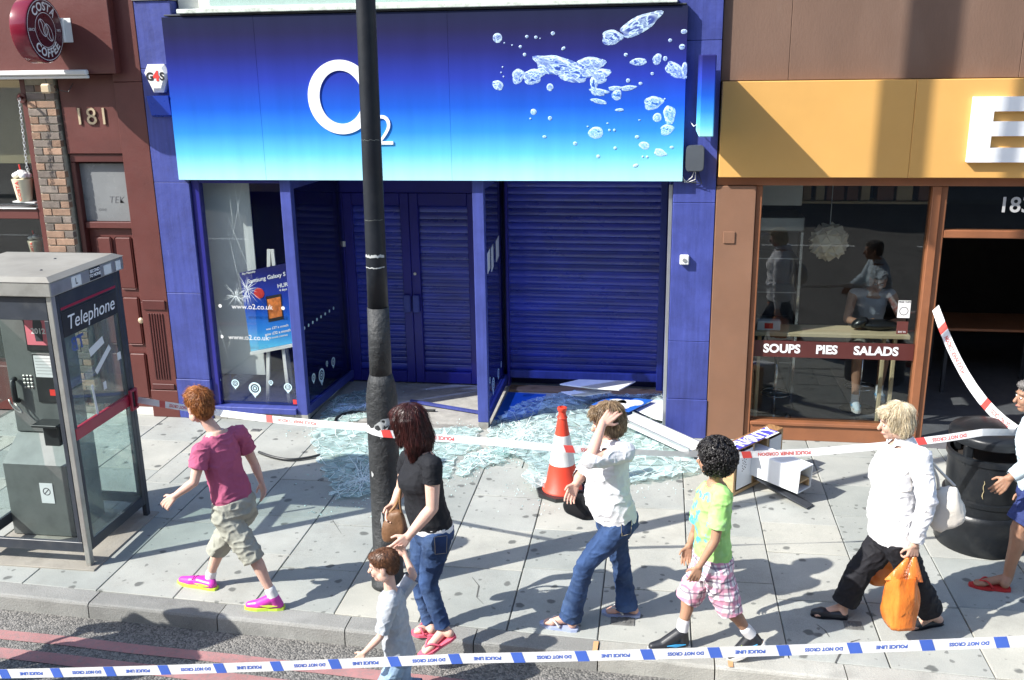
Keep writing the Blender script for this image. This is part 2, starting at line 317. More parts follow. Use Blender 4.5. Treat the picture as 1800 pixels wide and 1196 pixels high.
def bubmat(name, big):
    m, nt, b = newmat(name); tc = nt.nodes.new('ShaderNodeTexCoord'); o = tc.outputs['Object']
    ln = nt.nodes.new('ShaderNodeVectorMath'); ln.operation = 'LENGTH'; mu = nt.nodes.new('ShaderNodeVectorMath'); mu.operation = 'MULTIPLY'; mu.inputs[1].default_value = (1, 0, 1)
    nt.links.new(o, mu.inputs[0]); nt.links.new(mu.outputs[0], ln.inputs[0]); oi = nt.nodes.new('ShaderNodeObjectInfo')
    ad = nt.nodes.new('ShaderNodeVectorMath'); ad.operation = 'ADD'; k = nt.nodes.new('ShaderNodeVectorMath'); k.operation = 'SCALE'; k.inputs[0].default_value = (31, 17, 23)
    nt.links.new(oi.outputs['Random'], k.inputs['Scale']); nt.links.new(k.outputs[0], ad.inputs[1]); nt.links.new(mu.outputs[0], ad.inputs[0])
    s = nt.nodes.new('ShaderNodeSeparateXYZ'); nt.links.new(pos(nt), s.inputs[0]); mr = nt.nodes.new('ShaderNodeMapRange'); nt.links.new(s.outputs[2], mr.inputs[0]); mr.inputs[1].default_value = 2.5; mr.inputs[2].default_value = 4.0
    c = ramp(nt, mr.outputs[0], [(0, (.45, .72, .85)), (.3, (.10, .38, .80)), (.6, (.05, .13, .55)), (1, (.06, .08, .26))])
    n1 = noi(nt, ad.outputs[0], 2.2 if big else 1.1, 3, .45)
    c = mix(nt, ramp(nt, n1, [(.40, (0, 0, 0)), (.455, (.85,) * 3), (.475, (.9,) * 3), (.52, (.12,) * 3), (.60, (.5,) * 3), (.66, (0, 0, 0))]), c, (.66, .86, .92))
    c = mix(nt, ramp(nt, n1, [(.30, (.8,) * 3), (.38, (0, 0, 0)), (.535, (0, 0, 0)), (.56, (.5,) * 3), (.585, (0, 0, 0))]), c, (.02, .05, .25))
    so = nt.nodes.new('ShaderNodeSeparateXYZ'); nt.links.new(o, so.inputs[0])
    top = ramp(nt, so.outputs[2], [(.1, (.35,) * 3), (.8, (1, 1, 1))])
    rim = ramp(nt, ln.outputs['Value'], [(.62, (0, 0, 0)), (.80, (.9,) * 3), (.86, (.15,) * 3), (.93, (.55,) * 3), (1., (.1,) * 3)])
    c = mix(nt, mix(nt, 1., rim, top, 'MULTIPLY'), c, (.74, .90, .95)); nt.links.new(c, b.inputs['Base Color']); b.inputs['Roughness'].default_value = .4
bubmat('bubble', False); bubmat('bubble_big', True)

# ------------------------------------------------------------------ ground, road, kerb, pavement
kerbY = lambda x: 5.70 - .047 * (x + 4.48)            # back edge of the kerb
m = MB(); m.box(-150, 150, -150, 150, -.5, -.30); m.build('ground', 'asphalt', kind='structure')
m = MB(); m.add([(-60, -40, -.115), (40, -40, -.115), (40, kerbY(40) - .1, -.115), (-60, kerbY(-60) - .1, -.115)], [(0, 1, 2, 3)])
road = m.build('road', 'asphalt', kind='structure')
for k, (a, b_) in enumerate(((.40, .30), (.60, .49))):
    m = MB(); q = []
    for x in np.linspace(-8, 5, 60):
        q.append((x, a + .004 * math.sin(x * 7 + k), b_ + .004 * math.sin(x * 5.3)))
    vsl = []; fs = []
    for i, (x, a1, b1) in enumerate(q):
        vsl += [(x, kerbY(x) - .165 - a1 + .06, -.1105), (x, kerbY(x) - .165 - b1 + .06, -.1105)]
        if i: fs.append((2 * i - 2, 2 * i, 2 * i + 1, 2 * i - 1))
    m.add(vsl, fs); m.build('red_line', 'redline', road)
m = MB(); m.add([(-20, kerbY(-20), -.014), (15, kerbY(15), -.014), (15, 9.4, -.014), (-20, 9.4, -.014)], [(0, 1, 2, 3)])
pave = m.build('pavement', 'mortar', kind='structure')
rs = random.Random(3); g = .004
for k in range(-13, 5):
    x0 = .88 + .5955 * k; x1 = x0 + .5955; y = 9.15 - rs.random() * .5; ys = [9.15]
    if k == -4: ys = [9.15, 8.15, 7.54, 6.93, 6.31]
    elif k == 0: ys = [9.15, 8.5, 7.9, 7.31, 6.82, 6.15]
    elif k == -3: ys = [9.15, 8.85, 8.24, 7.63, 6.98, 6.36]
    elif k == 1: ys = [9.15, 8.75, 8.1, 7.5, 6.9, 6.17]
    else:
        while y > kerbY(x0) + .5: ys.append(y); y -= .62 + rs.uniform(-.02, .1)
    ys.append(None)
    for a, b_ in zip(ys, ys[1:]):
        yb0 = kerbY(x0) + .004 if b_ is None else b_ + g; yb1 = kerbY(x1) + .004 if b_ is None else b_ + g; ya = a - g
        parts = [(x0 + g, x1 - g)]
        if rs.random() < .10 and b_ is not None: s = x0 + .5955 * rs.uniform(.35, .65); parts = [(x0 + g, s - .003), (s + .003, x1 - g)]
        for (p0, p1) in parts:
            t = rs.uniform(-.0015, .0015); tx = rs.uniform(-.002, .002); c = .004
            jit = lambda: rs.uniform(-.0015, .0015)
            tp = [(p0 + c, yb0 + c, t - tx), (p1 - c, yb1 + c, t + tx), (p1 - c, ya - c, t + tx + .001), (p0 + c, ya - c, t - tx)]
            md = [(p0 + jit(), yb0 + jit(), t - .004), (p1 + jit(), yb1 + jit(), t - .004), (p1 + jit(), ya + jit(), t - .004), (p0 + jit(), ya + jit(), t - .004)]
            bt = [(q[0], q[1], -.013) for q in md]
            m = MB(); m.add(bt + md + tp, [(i, (i + 1) % 4, 4 + (i + 1) % 4, 4 + i) for i in range(4)] + [(4 + i, 4 + (i + 1) % 4, 8 + (i + 1) % 4, 8 + i) for i in range(4)] + [(8, 9, 10, 11)])
            m.build('paving_slab', 'slab', pave)
for (px, py, w, d) in ((1235, 1013, .10, .16), (1500, 1100, .12, .1), (1095, 1085, .16, .2), (450, 757, .1, .07)):      # small valve covers let into the slabs
    p = gz(px, py); mm = MB(); mm.bbox(p.x - w / 2, p.x + w / 2, p.y - d / 2, p.y + d / 2, -.01, .006, .003)
    for i in range(4): mm.box(p.x - w / 2 + .015 + i * (w - .03) / 4, p.x - w / 2 + .015 + (i + .6) * (w - .03) / 4, p.y - d / 2 + .02, p.y + d / 2 - .02, .006, .009)
    mm.build('valve_cover', 'iron', pave)
pm('slab_crack', (.09, .09, .085), .9)
for pts in (((1468, 1166), (1476, 1150), (1488, 1141), (1497, 1128), (1512, 1124)), ((1436, 1098), (1450, 1108), (1458, 1120)), ((560, 905), (585, 915), (600, 938)), ((830, 1015), (842, 1030), (838, 1050), (850, 1062)), ((1210, 960), (1228, 972), (1236, 990))):
    P = [gz(x, y, .0025) for x, y in pts]; vsl = []
    for i, p in enumerate(P): w = .006 * (1 - abs(i / (len(P) - 1) - .4)); vsl += [p + V((-w, w * .5, 0)), p + V((w, -w * .5, 0))]
    mm = MB(); mm.add(vsl, [(2 * i, 2 * i + 1, 2 * i + 3, 2 * i + 2) for i in range(len(P) - 1)]); mm.build('slab_crack', 'slab_crack', pave)
kr = thing('kerb', (0, 5.4, 0), None, None, kind='structure')
jx = [-7.6, -6.7, -5.72, -4.78, -3.85, -2.88, -1.97, -1.10, -.30, .42, 1.2, 2.1, 3.0, 3.9, 4.8]
for i, (a, b_) in enumerate(zip(jx, jx[1:])):
    a += .004; b_ -= .004; y0, y1 = kerbY(a), kerbY(b_); w = .165; dz = rs.uniform(-.004, .003); r = .02
    prof = [(-.005, dz), (-w + r, dz), (-w + r * .3, dz - r * .3), (-w, dz - r), (-w - .012, -.2), (-.005, -.2)]
    vsl = []; fs = []; ns = 5
    for j in range(ns):
        t = j / (ns - 1); x = a + (b_ - a) * t; y = y0 + (y1 - y0) * t
        e = .004 if j in (0, ns - 1) else 0
        vsl += [(x, y + q[0] + (rs.uniform(-.003, .003) if 0 < j < ns - 1 and k_ in (1, 2, 3) else 0), q[1] - e * (k_ < 3)) for k_, q in enumerate(prof)]
    n = len(prof)
    for j in range(ns - 1): fs += [(j * n + k, (j + 1) * n + k, (j + 1) * n + (k + 1) % n, j * n + (k + 1) % n) for k in range(n)]
    fs += [tuple(range(n)), tuple((ns - 1) * n + k for k in range(n - 1, -1, -1))]
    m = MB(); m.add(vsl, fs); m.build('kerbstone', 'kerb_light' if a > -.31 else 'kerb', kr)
for (x, n_) in ((-.335, 'a'), (.50, 'b')):
    m = MB(); y = kerbY(x); m.add([(x, y - .16, .0045), (x + .03, y - .16, .0045), (x + .034, y - .03, .0045), (x + .002, y - .03, .0045)], [(0, 1, 2, 3)]); m.build('paint_mark', 'orange_mark', kr)

wearpaint('lane_white', (.72, .72, .70), (.2, .2, .19), .55)
for i in range(-6, 7): m = MB(); m.box(i * 3.0 - .9, i * 3.0 + .9, -1.75, -1.62, -.114, -.1105); m.build('lane_dash', 'lane_white', road)
m = MB(); m.box(-40, 30, -10.95, -7.6, -.3, -.001); m.build('far_pavement', 'kerb', kind='structure')
# the terrace across the road, behind the viewer: it stands in the shop glass as a dark reflection
pm('far_brick', (.20, .13, .09), .9, var=.2, vs=5, dirt=.4, ds=1, bump=.3, bs=30); pm('far_render', (.42, .40, .35), .9, var=.1, dirt=.4, ds=1); pm('far_glass', (.03, .035, .04), .1, var=.2)
for k, (x0, x1, h, mt, lab) in enumerate(((-20, -7.2, 10.5, 'far_brick', 'dark brick terrace house across the road, to the left'), (-7.1, 4.4, 11.5, 'far_render', 'pale rendered terrace house straight across the road'), (4.5, 17, 10, 'far_brick', 'dark brick terrace house across the road, to the right'))):
    hs = thing('terrace_house', ((x0 + x1) / 2, -14, 0), lab, 'house', 'terrace across the road'); box('wall', mt, hs, x0, x1, -17, -11, 0, h, 0); box('parapet', 'stone_white', hs, x0, x1, -11.2, -10.85, h + .002, h + .4, 0)
    n = int((x1 - x0) / 2.4)
    for i in range(n):
        for z in (4.2, 7.2):
            x = x0 + 1.0 + i * 2.4; w = box('window', 'white_paint', hs, x, x + 1.1, -10.998, -10.93, z, z + 1.8, 0); box('pane', 'far_glass', w, x + .08, x + 1.02, -10.928, -10.915, z + .08, z + 1.72, 0)
    w = box('shop_window', 'dark_grey', hs, x0 + .6, x1 - .6, -10.998, -10.94, .5, 2.9, 0); box('pane', 'far_glass', w, x0 + .7, x1 - .7, -10.938, -10.925, .6, 2.8, 0); box('shop_fascia', 'maroon', hs, x0 + .3, x1 - .3, -10.998, -10.8, 3.0, 3.7, 0)

# ------------------------------------------------------------------ the phone shop
F = 9.06
ps = thing('phone_shop', (-2.2, 9.3, 0), 'phone shop with deep blue painted pilasters, shutters and recessed double doors', 'shop')
def blocks(name, mat, par, x0, x1, y0, y1, zs, base=.012):
    for i, (a, b_) in enumerate(zip(zs, zs[1:])):
        e = base if i == 0 else 0
        box(name, mat, par, x0 - e * .3, x1 + e * .3, y0 - e, y1, a + .0015, b_ - .0015, .004)
blocks('pilaster_block', 'blue_paint', ps, -4.925, -4.56, F, F + .5, [0, .43, 1.35, 2.47, 3.55, 4.16])
blocks('pilaster_block', 'blue_paint', ps, .135, .515, F, F + .5, [0, .40, .98, 2.30, 3.72, 4.6])
box('pilaster_cap', 'stone_white', ps, -4.93, -4.55, F - .02, F + .5, 4.165, 5.2)
box('upper_wall', 'stone_white', ps, -4.54, .13, F + .12, F + .5, 4.0, 5.2)
box('upper_sill', 'sill_green', ps, -4.45, .12, F - .11, F + .118, 4.035, 4.075)
uw = box('upper_window', 'white_paint', ps, -4.3, .0, F + .06, F + .118, 4.08, 5.2)
box('pane', 'glass_dusty', uw, -4.2, -.1, F + .045, F + .057, 4.10, 5.1)
box('lead_flashing', 'dark_grey', ps, -4.6, .2, F - .07, F + .1, 4.015, 4.032)
for x0 in (-3.632, -1.735): box('post', 'blue_paint', ps, x0, x0 + .108, F, F + .09, .075, 2.52)
# window on the left of the lobby
wf = MB(); wf.bbox(-4.557, -4.475, F + .03, F + .12, .15, 2.52); wf.bbox(-4.472, -3.636, F + .03, F + .12, 2.46, 2.52)
wf = wf.build('window_frame', 'blue_dark', ps)
WIN = MB(); WIN.box(-4.474, -3.634, F + .07, F + .078, .152, 2.458); pane = WIN.build('pane', 'glass_shop', wf)
box('sill', 'blue_paint', ps, -4.555, -3.635, F - .03, F + .12, .085, .148)
for i in range(7):
    x = -4.555 + i * .148; box('plinth_tile', 'tile_grey', ps, x + .002, x + .146, F + .0, F + .06, 0, .082, .003)
box('plinth_tile', 'tile_grey', ps, -1.735, -1.63, F, F + .1, 0, .073, .003)
for i in range(8):
    y = F + .1 + i * .16; box('plinth_tile', 'tile_grey', ps, -3.60, -3.54, y + .002, y + .158, .006, .062, .003)
# glazed returns beside the lobby
def wallpts(p, q, t, z0, z1):      # upright slab between plan points p and q, thickness t
    p = V((*p, 0)); q = V((*q, 0)); d = (q - p).normalized(); n = V((d.y, -d.x, 0)) * t / 2
    return [p - n + ZP * z0, p + n + ZP * z0, q + n + ZP * z0, q - n + ZP * z0, p - n + ZP * z1, p + n + ZP * z1, q + n + ZP * z1, q - n + ZP * z1]
RET = [((-3.56, F + .095), (-3.47, 10.40)), ((-1.665, F + .095), (-1.665, 10.40))]
for (p, q) in RET:
    m = MB(); m.hexa(wallpts(p, q, .06, 2.4, 2.52)); m.build('top_rail', 'blue_paint', ps); m = MB(); m.hexa(wallpts(p, q, .06, .064, .15)); fr = m.build('bottom_rail', 'blue_paint', ps)
    m = MB(); m.hexa(wallpts(p, q, .012, .152, 2.398)); m.build('pane', 'glass_side', fr)
# doors: two leaves, a roller grille behind the glass of each
D = 10.42
df = MB(); df.bbox(-3.50, -3.455, D - .04, D + .06, .0, 2.2); df.bbox(-1.95, -1.69, D - .04, D + .06, 0, 2.2); df.bbox(-3.5, -1.69, D - .04, D + .06, 2.203, 2.52)
df = df.build('door_frame', 'blue_dark', ps)
sl = MB(); pr = [(0, 0), (-.006, .010), (-.0095, .030), (-.0095, .047), (-.006, .063), (0, .070)]
vsl = [(x, y, z) for x in (-.5, .5) for (y, z) in pr]; n = len(pr); sl.add(vsl, [(i, i + 1, n + i + 1, n + i) for i in range(n - 1)]); slat_me = sl.mesh('slat', 'slat_blue', True)
for x0, hs in ((-3.452, 1), (-2.70, -1)):
    x1 = x0 + .748; m = MB(); m.bbox(x0, x0 + .10, D - .03, D + .03, .02, 2.198); m.bbox(x1 - .10, x1, D - .03, D + .03, .02, 2.198)
    m.bbox(x0 + .102, x1 - .102, D - .03, D + .03, .02, .15); m.bbox(x0 + .102, x1 - .102, D - .03, D + .03, 2.06, 2.198); d = m.build('door', 'blue_dark', ps)
    for i in range(25): inst('slat', slat_me, d, ((x0 + x1) / 2, D + .025, .152 + i * .0762), scale=(x1 - x0 - .2, 1, 1.08))
    hx = x1 - .05 if hs > 0 else x0 + .05
    m = MB(); m.bbox(hx - .045, hx + .035, D - .075, D - .045, .86, 1.06, .008); m.bbox(hx - .02, hx + .02, D - .046, D - .029, .88, 1.04, .004); m.build('handle', 'blue_paint', d)
m = MB(); m.lathe([(.016, 0), (.016, .012)], (-2.66, D - .031, 1.30), 12, 'y'); m.build('lock', 'aluminium', ps)
box('keypad', 'white_plastic', ps, -3.47, -3.44, D - .06, D - .041, 1.60, 1.66, .003)
# big roller shutter on the right
sh = MB(); sh.bbox(-1.62, .045, 10.40, 10.47, .11, .20); sh = sh.build('shutter', 'blue_paint', ps)
for i in range(31): inst('slat', slat_me, sh, (-.79, 10.445, .203 + i * .0762), scale=(1.69, 1.15, 1.08))
m = MB(); m.bbox(-1.635, -1.605, 10.36, 10.5, .02, 2.52); m.build('shutter_guide', 'blue_dark', ps)
m = MB(); m.bbox(.03, .10, 10.36, 10.5, .0, 2.52); m.build('shutter_guide', 'blue_paint', ps)
box('return_wall', 'blue_paint', ps, .105, .134, F + .1, 10.6, 0, 2.52)
box('glazing_bead', 'aluminium', ps, .098, .131, F + .03, F + .06, .02, 2.46, .003)
# lobby shell and display bay
box('lobby_floor', 'lobby_floor', ps, -3.53, .134, F + .09, 10.6, -.3, .004, 0)
box('lobby_step', 'tile_grey', ps, -3.515, .134, F, F + .088, -.3, .003, 0)
box('display_floor', 'wood_floor', ps, -1.6, .1, 10.22, 10.4, .005, .03, .003)
box('ceiling', 'white_paint', ps, -4.92, .51, F + .1, 11.2, 2.523, 2.62, 0)
box('back_wall', 'navy', ps, -4.92, .51, 10.55, 10.9, .0, 2.52, 0)
box('upper_shell', 'stone_white', ps, -4.92, .51, F + .52, 11.2, 2.65, 5.2, 0)
box('display_screen', 'interior_white', ps, -4.555, -4.05, 9.30, 9.315, .42, 2.52, .002)
box('display_wall', 'blue_dark', ps, -4.555, -3.52, 10.37, 10.5, .0, 2.52, 0)
box('display_base', 'navy', ps, -4.555, -3.60, F + .125, 10.36, 0, .12, 0)
m = MB(); m.lathe([(.001, 0), (.11, .004), (.125, .03), (.125, .04)], (-2.54, 9.42, 2.48), 28, caps=False); m.build('ceiling_light', 'cream', ps, smooth=True)

# ------------------------------------------------------------------ the big sign over the phone shop
sg = thing('fascia_sign', (-2.2, 8.98, 2.5), 'wide shop sign fading from navy to pale cyan with white letters and bubbles', 'sign')
SY = 8.98
for a, b_ in ((-4.62, -3.725), (-3.725, -1.905), (-1.905, .212)): box('sign_panel', 'sign_gradient', sg, a + .0006, b_ - .0006, SY, F - .004, 2.505, 4.008, .0015)
def flat_ring(m, cx, cz, rx, rz, wx, wz, y, n=64):
    vsl = []
    for j in range(n):
        a = 2 * math.pi * j / n; c, s = math.cos(a), math.sin(a)
        for (u, w, yy) in ((rx, rz, y), (rx - wx, rz - wz, y), (rx, rz, SY), (rx - wx, rz - wz, SY)): vsl.append((cx + u * c, yy, cz + w * s))
    fs = []
    for j in range(n):
        k = 4 * ((j + 1) % n); i = 4 * j; fs += [(i, k, k + 1, i + 1), (i, i + 2, k + 2, k), (i + 1, k + 1, k + 3, i + 3)]
    m.add(vsl, fs)
m = MB(); flat_ring(m, -2.93, 3.27, .318, .335, .112, .095, SY - .012); m.build('letter_o', 'letter_white', sg)
text('numeral_two', '2', 'letter_white', sg, (-2.535, SY - .006, 2.955), XP, ZP, .40, bold=-.004, ext=.006)
bub = []
for k in range(4):
    m = MB(); rr_ = random.Random(20 + k); n = 28; ph = [rr_.uniform(0, 6.28) for _ in range(4)]; am = [0, .10, .24, .36][k]
    rad = [1 + am * (math.sin(2 * 2 * math.pi * j / n + ph[0]) * .4 + math.sin(3 * 2 * math.pi * j / n + ph[1]) * .4 + math.sin(5 * 2 * math.pi * j / n + ph[2]) * .25) for j in range(n)]
    vsl = [(0, -1, 0)]
    for q, h in ((.5, .85), (.85, .5), (1, 0)): vsl += [(q * rad[j] * math.cos(2 * math.pi * j / n), -h, q * rad[j] * math.sin(2 * math.pi * j / n)) for j in range(n)]
    fs = [(0, 1 + j, 1 + (j + 1) % n) for j in range(n)] + [(1 + i * n + j, 1 + (i + 1) * n + j, 1 + (i + 1) * n + (j + 1) % n, 1 + i * n + (j + 1) % n) for i in range(2) for j in range(n)]
    m.add(vsl, fs); bub.append((m.mesh('bubble', 'bubble', True), m.mesh('bubble_big', 'bubble_big', True)))
BL = [(262,236,28,28,0,0),(444,228,10,9,0,0),(500,232,10,9,0,0),(605,208,12,11,0,0),(404,291,10,9,0,0),(353,281,5,5,0,0),(305,267,5,5,0,0),(430,339,10,10,0,0),(670,301,13,9,30,1),(526,239,4,4,0,0),
(970,232,60,42,-10,2),(1145,150,128,46,22,2),(610,400,125,52,-15,3),(735,452,120,48,-15,3),(835,402,85,45,0,2),(900,470,55,40,0,3),(858,525,22,48,10,2),(888,570,56,20,-12,3),(390,472,38,42,0,2),(482,472,70,42,0,3),
(265,528,34,28,-30,1),(587,541,20,22,0,0),(1416,197,18,13,0,0),(1330,251,11,10,0,0),(1404,291,17,16,0,0),(1056,340,11,10,0,0),(1135,384,47,22,0,1),(1250,367,24,34,-20,1),(1300,364,13,14,0,0),(1220,457,10,9,0,0),(1363,437,68,36,-42,2),(1418,430,17,42,0,1),(1070,500,12,12,0,0),(1147,518,11,9,0,0),(990,547,42,13,0,2),(1072,545,46,15,3,2),(1000,588,28,33,0,1),(888,628,48,14,-14,1),(1017,681,25,9,0,1),(1225,637,56,38,0,2),(1297,613,6,5,0,0),(1325,712,36,54,15,2),(1250,728,25,27,0,1),(1310,803,40,31,0,2),(1140,744,7,4,0,0),(485,693,18,18,0,0),(587,733,12,12,0,0),(466,735,6,5,0,0),(870,822,43,36,0,1),(955,806,8,7,0,0),(985,806,8,8,0,0),(943,764,7,4,0,0),(820,784,6,4,0,0),(553,847,12,8,0,0),(742,889,13,11,0,0),(885,968,11,10,0,0),(1125,848,13,10,0,0),(1170,901,31,23,-20,1),(1268,945,38,22,-25,2),(990,917,10,9,30,0),(1340,912,12,8,0,0),(1117,1025,17,10,20,0),(1160,970,6,6,0,0),(1188,972,8,8,0,0),(294,416,5,5,0,0),(285,450,5,5,0,0),(300,475,5,5,0,0)]
for i, (zx, zy, rx, ry, ro, kk) in enumerate(BL):
    p = fy(800 + zx / 3.518, zy / 3.518, SY); s = .00535 / 3.518
    inst('bubble', bub[kk][1 if rx > 37 else 0], sg, (p.x, SY - .0006 - .0004 * (i % 3), p.z), rot=(0, -math.radians(ro), 0), scale=(rx * s, .004, ry * s))

# ------------------------------------------------------------------ the cafe on the right
cf = thing('cafe', (2.4, 9.3, 0), 'brown fronted cafe with a yellow fascia, big window and open dark doorway', 'cafe')
box('pilaster', 'brown_panel', cf, .522, .875, F, F + .4, .0, 2.455)
box('pilaster_plate', 'brown_panel', cf, .60, .705, F - .012, F - .001, 1.93, 2.04, .004)
box('header', 'brown_frame', cf, .522, 6, F + .02, F + .4, 2.458, 2.537)
box('fascia', 'yellow', cf, .53, 2.15, 8.985, F + .3, 2.54, 3.37)
box('fascia', 'yellow', cf, 2.152, 6.0, 8.985, F + .3, 2.54, 3.37)
for a, b_ in ((.522, 1.10), (1.102, 3.0), (3.002, 6)): box('upper_panel', 'brown_upper', cf, a, b_ - .001, F + .055, F + .4, 3.375, 5.2, .003)
E_ = MB(); Y0 = 8.93
for (a, b_, c_, d_) in ((2.61, 2.78, 2.68, 3.225), (2.7801, 3.08, 2.68, 2.80), (2.7801, 3.04, 2.90, 3.02), (2.7801, 3.08, 3.105, 3.225)): E_.box(a, b_, Y0, 8.984, c_, d_)
E_.build('letter_e', 'letter_white', cf)
win = MB()
win.bbox(.878, .935, F + .03, F + .16, .0, 2.455); win = win.build('window_jamb', 'brown_frame', cf); box('window_jamb', 'brown_frame', cf, 2.40, 2.475, F + .03, F + .16, .0, 2.455)
box('pane', 'glass_cafe', win, .937, 2.398, F + .10, F + .108, .19, 2.45, 0)
box('sill', 'brown_frame', cf, .937, 2.398, F + .02, F + .16, .155, .188)
box('stall_riser', 'brown_frame', cf, .937, 2.398, F + .04, F + .16, 0, .152)
dfm = MB(); dfm.bbox(2.478, 2.535, F + .06, F + .16, 0, 2.455); dfm.bbox(2.537, 4.4, F + .06, F + .16, 1.99, 2.06); dfm.bbox(4.4, 4.5, F + .03, F + .16, 0, 2.455); dfm = dfm.build('door_frame', 'brown_frame', cf)
box('transom_pane', 'glass_cafe', dfm, 2.537, 4.398, F + .10, F + .108, 2.062, 2.452, 0)
text('door_number', '183', 'letter_grey', dfm, (3.12, F + .097, 2.28), XP, ZP, .19, bold=.003)
box('wall', 'brown_panel', cf, 4.502, 6, F, F + .4, 0, 2.455)
box('door_mat', 'floor_dark', cf, 2.478, 4.5, F - .02, F + .16, -.2, .004, 0)
# cafe room
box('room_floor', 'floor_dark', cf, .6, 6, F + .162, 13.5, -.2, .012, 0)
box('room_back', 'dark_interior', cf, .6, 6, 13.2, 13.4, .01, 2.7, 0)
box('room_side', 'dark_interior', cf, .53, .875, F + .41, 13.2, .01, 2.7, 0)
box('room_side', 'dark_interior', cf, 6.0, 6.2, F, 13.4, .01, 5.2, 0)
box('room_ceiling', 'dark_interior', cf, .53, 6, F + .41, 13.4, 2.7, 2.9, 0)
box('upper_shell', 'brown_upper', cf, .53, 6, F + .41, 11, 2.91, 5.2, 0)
sp = MB(); sp.box(.94, 2.395, F + .092, F + .0965, .825, .985); sp = sp.build('menu_strip', 'maroon_dark', win)
for s, px in (('SOUPS', 1374), ('PIES', 1453), ('SALADS', 1540)):
    p = fy(px, 616, F + .09); text('menu_word', s, 'letter_white', sp, (p.x, F + .0895, .905), XP, ZP, .115, bold=.004)
st = box('window_sticker', 'white_plastic', win, 2.215, 2.325, F + .0935, F + .0965, 1.235, 1.40, 0)
text('sticker_text', 'FREE WIFI', 'black_print', st, (2.27, F + .093, 1.385), XP, ZP, .024, bold=.0006, ext=.0003)
m = MB(); flat = []
for j in range(20):
    a = 2 * math.pi * j / 20; flat.append((a))
vsl = [(2.27 + r * math.cos(a), F + .0930, 1.30 + r * math.sin(a)) for a in flat for r in (.034, .040)]
m.add(vsl, [(2 * j, 2 * ((j + 1) % 20), 2 * ((j + 1) % 20) + 1, 2 * j + 1) for j in range(20)]); m.build('sticker_ring', 'black_print', st)
st2 = box('window_sticker', 'maroon', win, 2.22, 2.32, F + .0935, F + .0965, 1.08, 1.20, 0)
text('sticker_text', 'EAT IN', 'letter_white', st2, (2.27, F + .093, 1.10), XP, ZP, .022, ext=.0003)

# ------------------------------------------------------------------ the coffee shop and the door on the left
cs = thing('coffee_shop', (-6, 9.3, 0), 'maroon coffee shop front with a brick pier and a panelled door beside it', 'shop')
blocks('pilaster_block', 'maroon', cs, -5.225, -4.93, F, F + .4, [0, .30, 1.25, 3.43, 5.2])
fl = MB()
for i in range(6): fl.bbox(-5.16 + i * .029, -5.143 + i * .029, F - .010, F - .001, .42, 1.13, .003)
fl.bbox(-5.2, -4.955, F - .016, F - .001, 1.17, 1.27, .005); fl.bbox(-5.2, -4.955, F - .016, F - .001, .31, .37, .005); fl.build('fluting', 'maroon_dark', cs)
fasc = box('fascia', 'maroon', cs, -10, -5.13, 8.96, F + .3, 3.51, 5.2)
m = MB(); m.bbox(-10, -5.40, 8.90, 8.958, 3.50, 3.55, .012); m.bbox(-10, -5.40, 8.925, 8.958, 3.47, 3.498, .006); m.build('moulding', 'white_paint', cs)
box('door_panel', 'maroon', cs, -5.83, -5.228, F + .04, F + .3, 2.745, 3.505)
text('door_number', '181', 'numeral', cs, (-5.515, F + .032, 3.10), XP, ZP, .23, ext=.008, space=1.12)
df2 = MB(); df2.bbox(-5.83, -5.228, F + .06, F + .3, 2.66, 2.742); df2.bbox(-5.83, -5.78, F + .06, F + .3, 0, 2.658); df2.bbox(-5.262, -5.228, F + .06, F + .3, 0, 2.658); df2 = df2.build('door_frame', 'maroon_dark', cs)
box('fanlight', 'frosted', df2, -5.778, -5.264, F + .13, F + .14, 2.06, 2.64, 0)
for (px, py, sc, w) in ((150, 348, .09, 'Bu'), (205, 352, .10, 'TEK'), (180, 368, .06, 'one')):
    p = fy(px, py, F + .13); text('graffiti', w, 'graffiti', df2, (p.x, F + .128, p.z), XP, ZP, sc, bold=-.012 * sc * 2, shear=.2, ext=.0004)
box('transom', 'maroon', df2, -5.778, -5.264, F + .09, F + .3, 1.99, 2.055)
dl = MB(); dl.bbox(-5.778, -5.264, F + .14, F + .2, .05, 1.985)
for x0 in (-5.72, -5.50):
    for (a, b_) in ((1.35, 1.90), (.75, 1.27), (.15, .66)): dl.bbox(x0, x0 + .185, F + .118, F + .139, a, b_, .018)
dl = dl.build('door', 'maroon', cs); m = MB(); m.lathe([(.012, 0), (.03, .02), (.03, .035), (.01, .045)], (-5.31, F + .139, 1.02), 14, 'y'); m.build('knob', 'numeral', dl)
box('threshold', 'stone_white', cs, -5.83, -5.228, F + .02, F + .3, 0, .048)
bp = box('pier', 'mortar_wall', cs, -6.165, -5.865, F + .012, F + .4, 0, 3.505, 0)
bmes = {}
for nm, w in (('s', .196), ('h', .094)):
    for mt in ('brick_a', 'brick_b'):
        m = MB(); m.bbox(0, w, -.012, .05, 0, .064, .004); bmes[nm, mt] = m.mesh('brick', mt)
for i in range(45):
    z = .01 + i * .0758; x = -6.163 + rs.uniform(-.002, .002)
    for nm in (('s', 'h') if i % 2 else ('h', 's')):
        inst('brick', bmes[nm, rs.choice(('brick_a', 'brick_b'))], bp, (x, F + .012 + rs.uniform(-.003, .002), z)); x += (.205 if nm == 's' else .103)
wfr = MB(); wfr.bbox(-6.23, -6.17, F + .02, F + .3, .4, 3.5); wfr.bbox(-10, -6.232, F + .02, F + .3, 2.09, 2.19); wfr.bbox(-10, -6.232, F + .02, F + .3, 0, .5); wfr = wfr.build('window_frame', 'maroon', cs)
box('pane', 'glass_cafe', wfr, -10, -6.232, F + .15, F + .157, .51, 3.5, 0)
box('blind', 'beige', cs, -10, -6.25, F + .35, F + .36, 2.62, 3.45, 0)
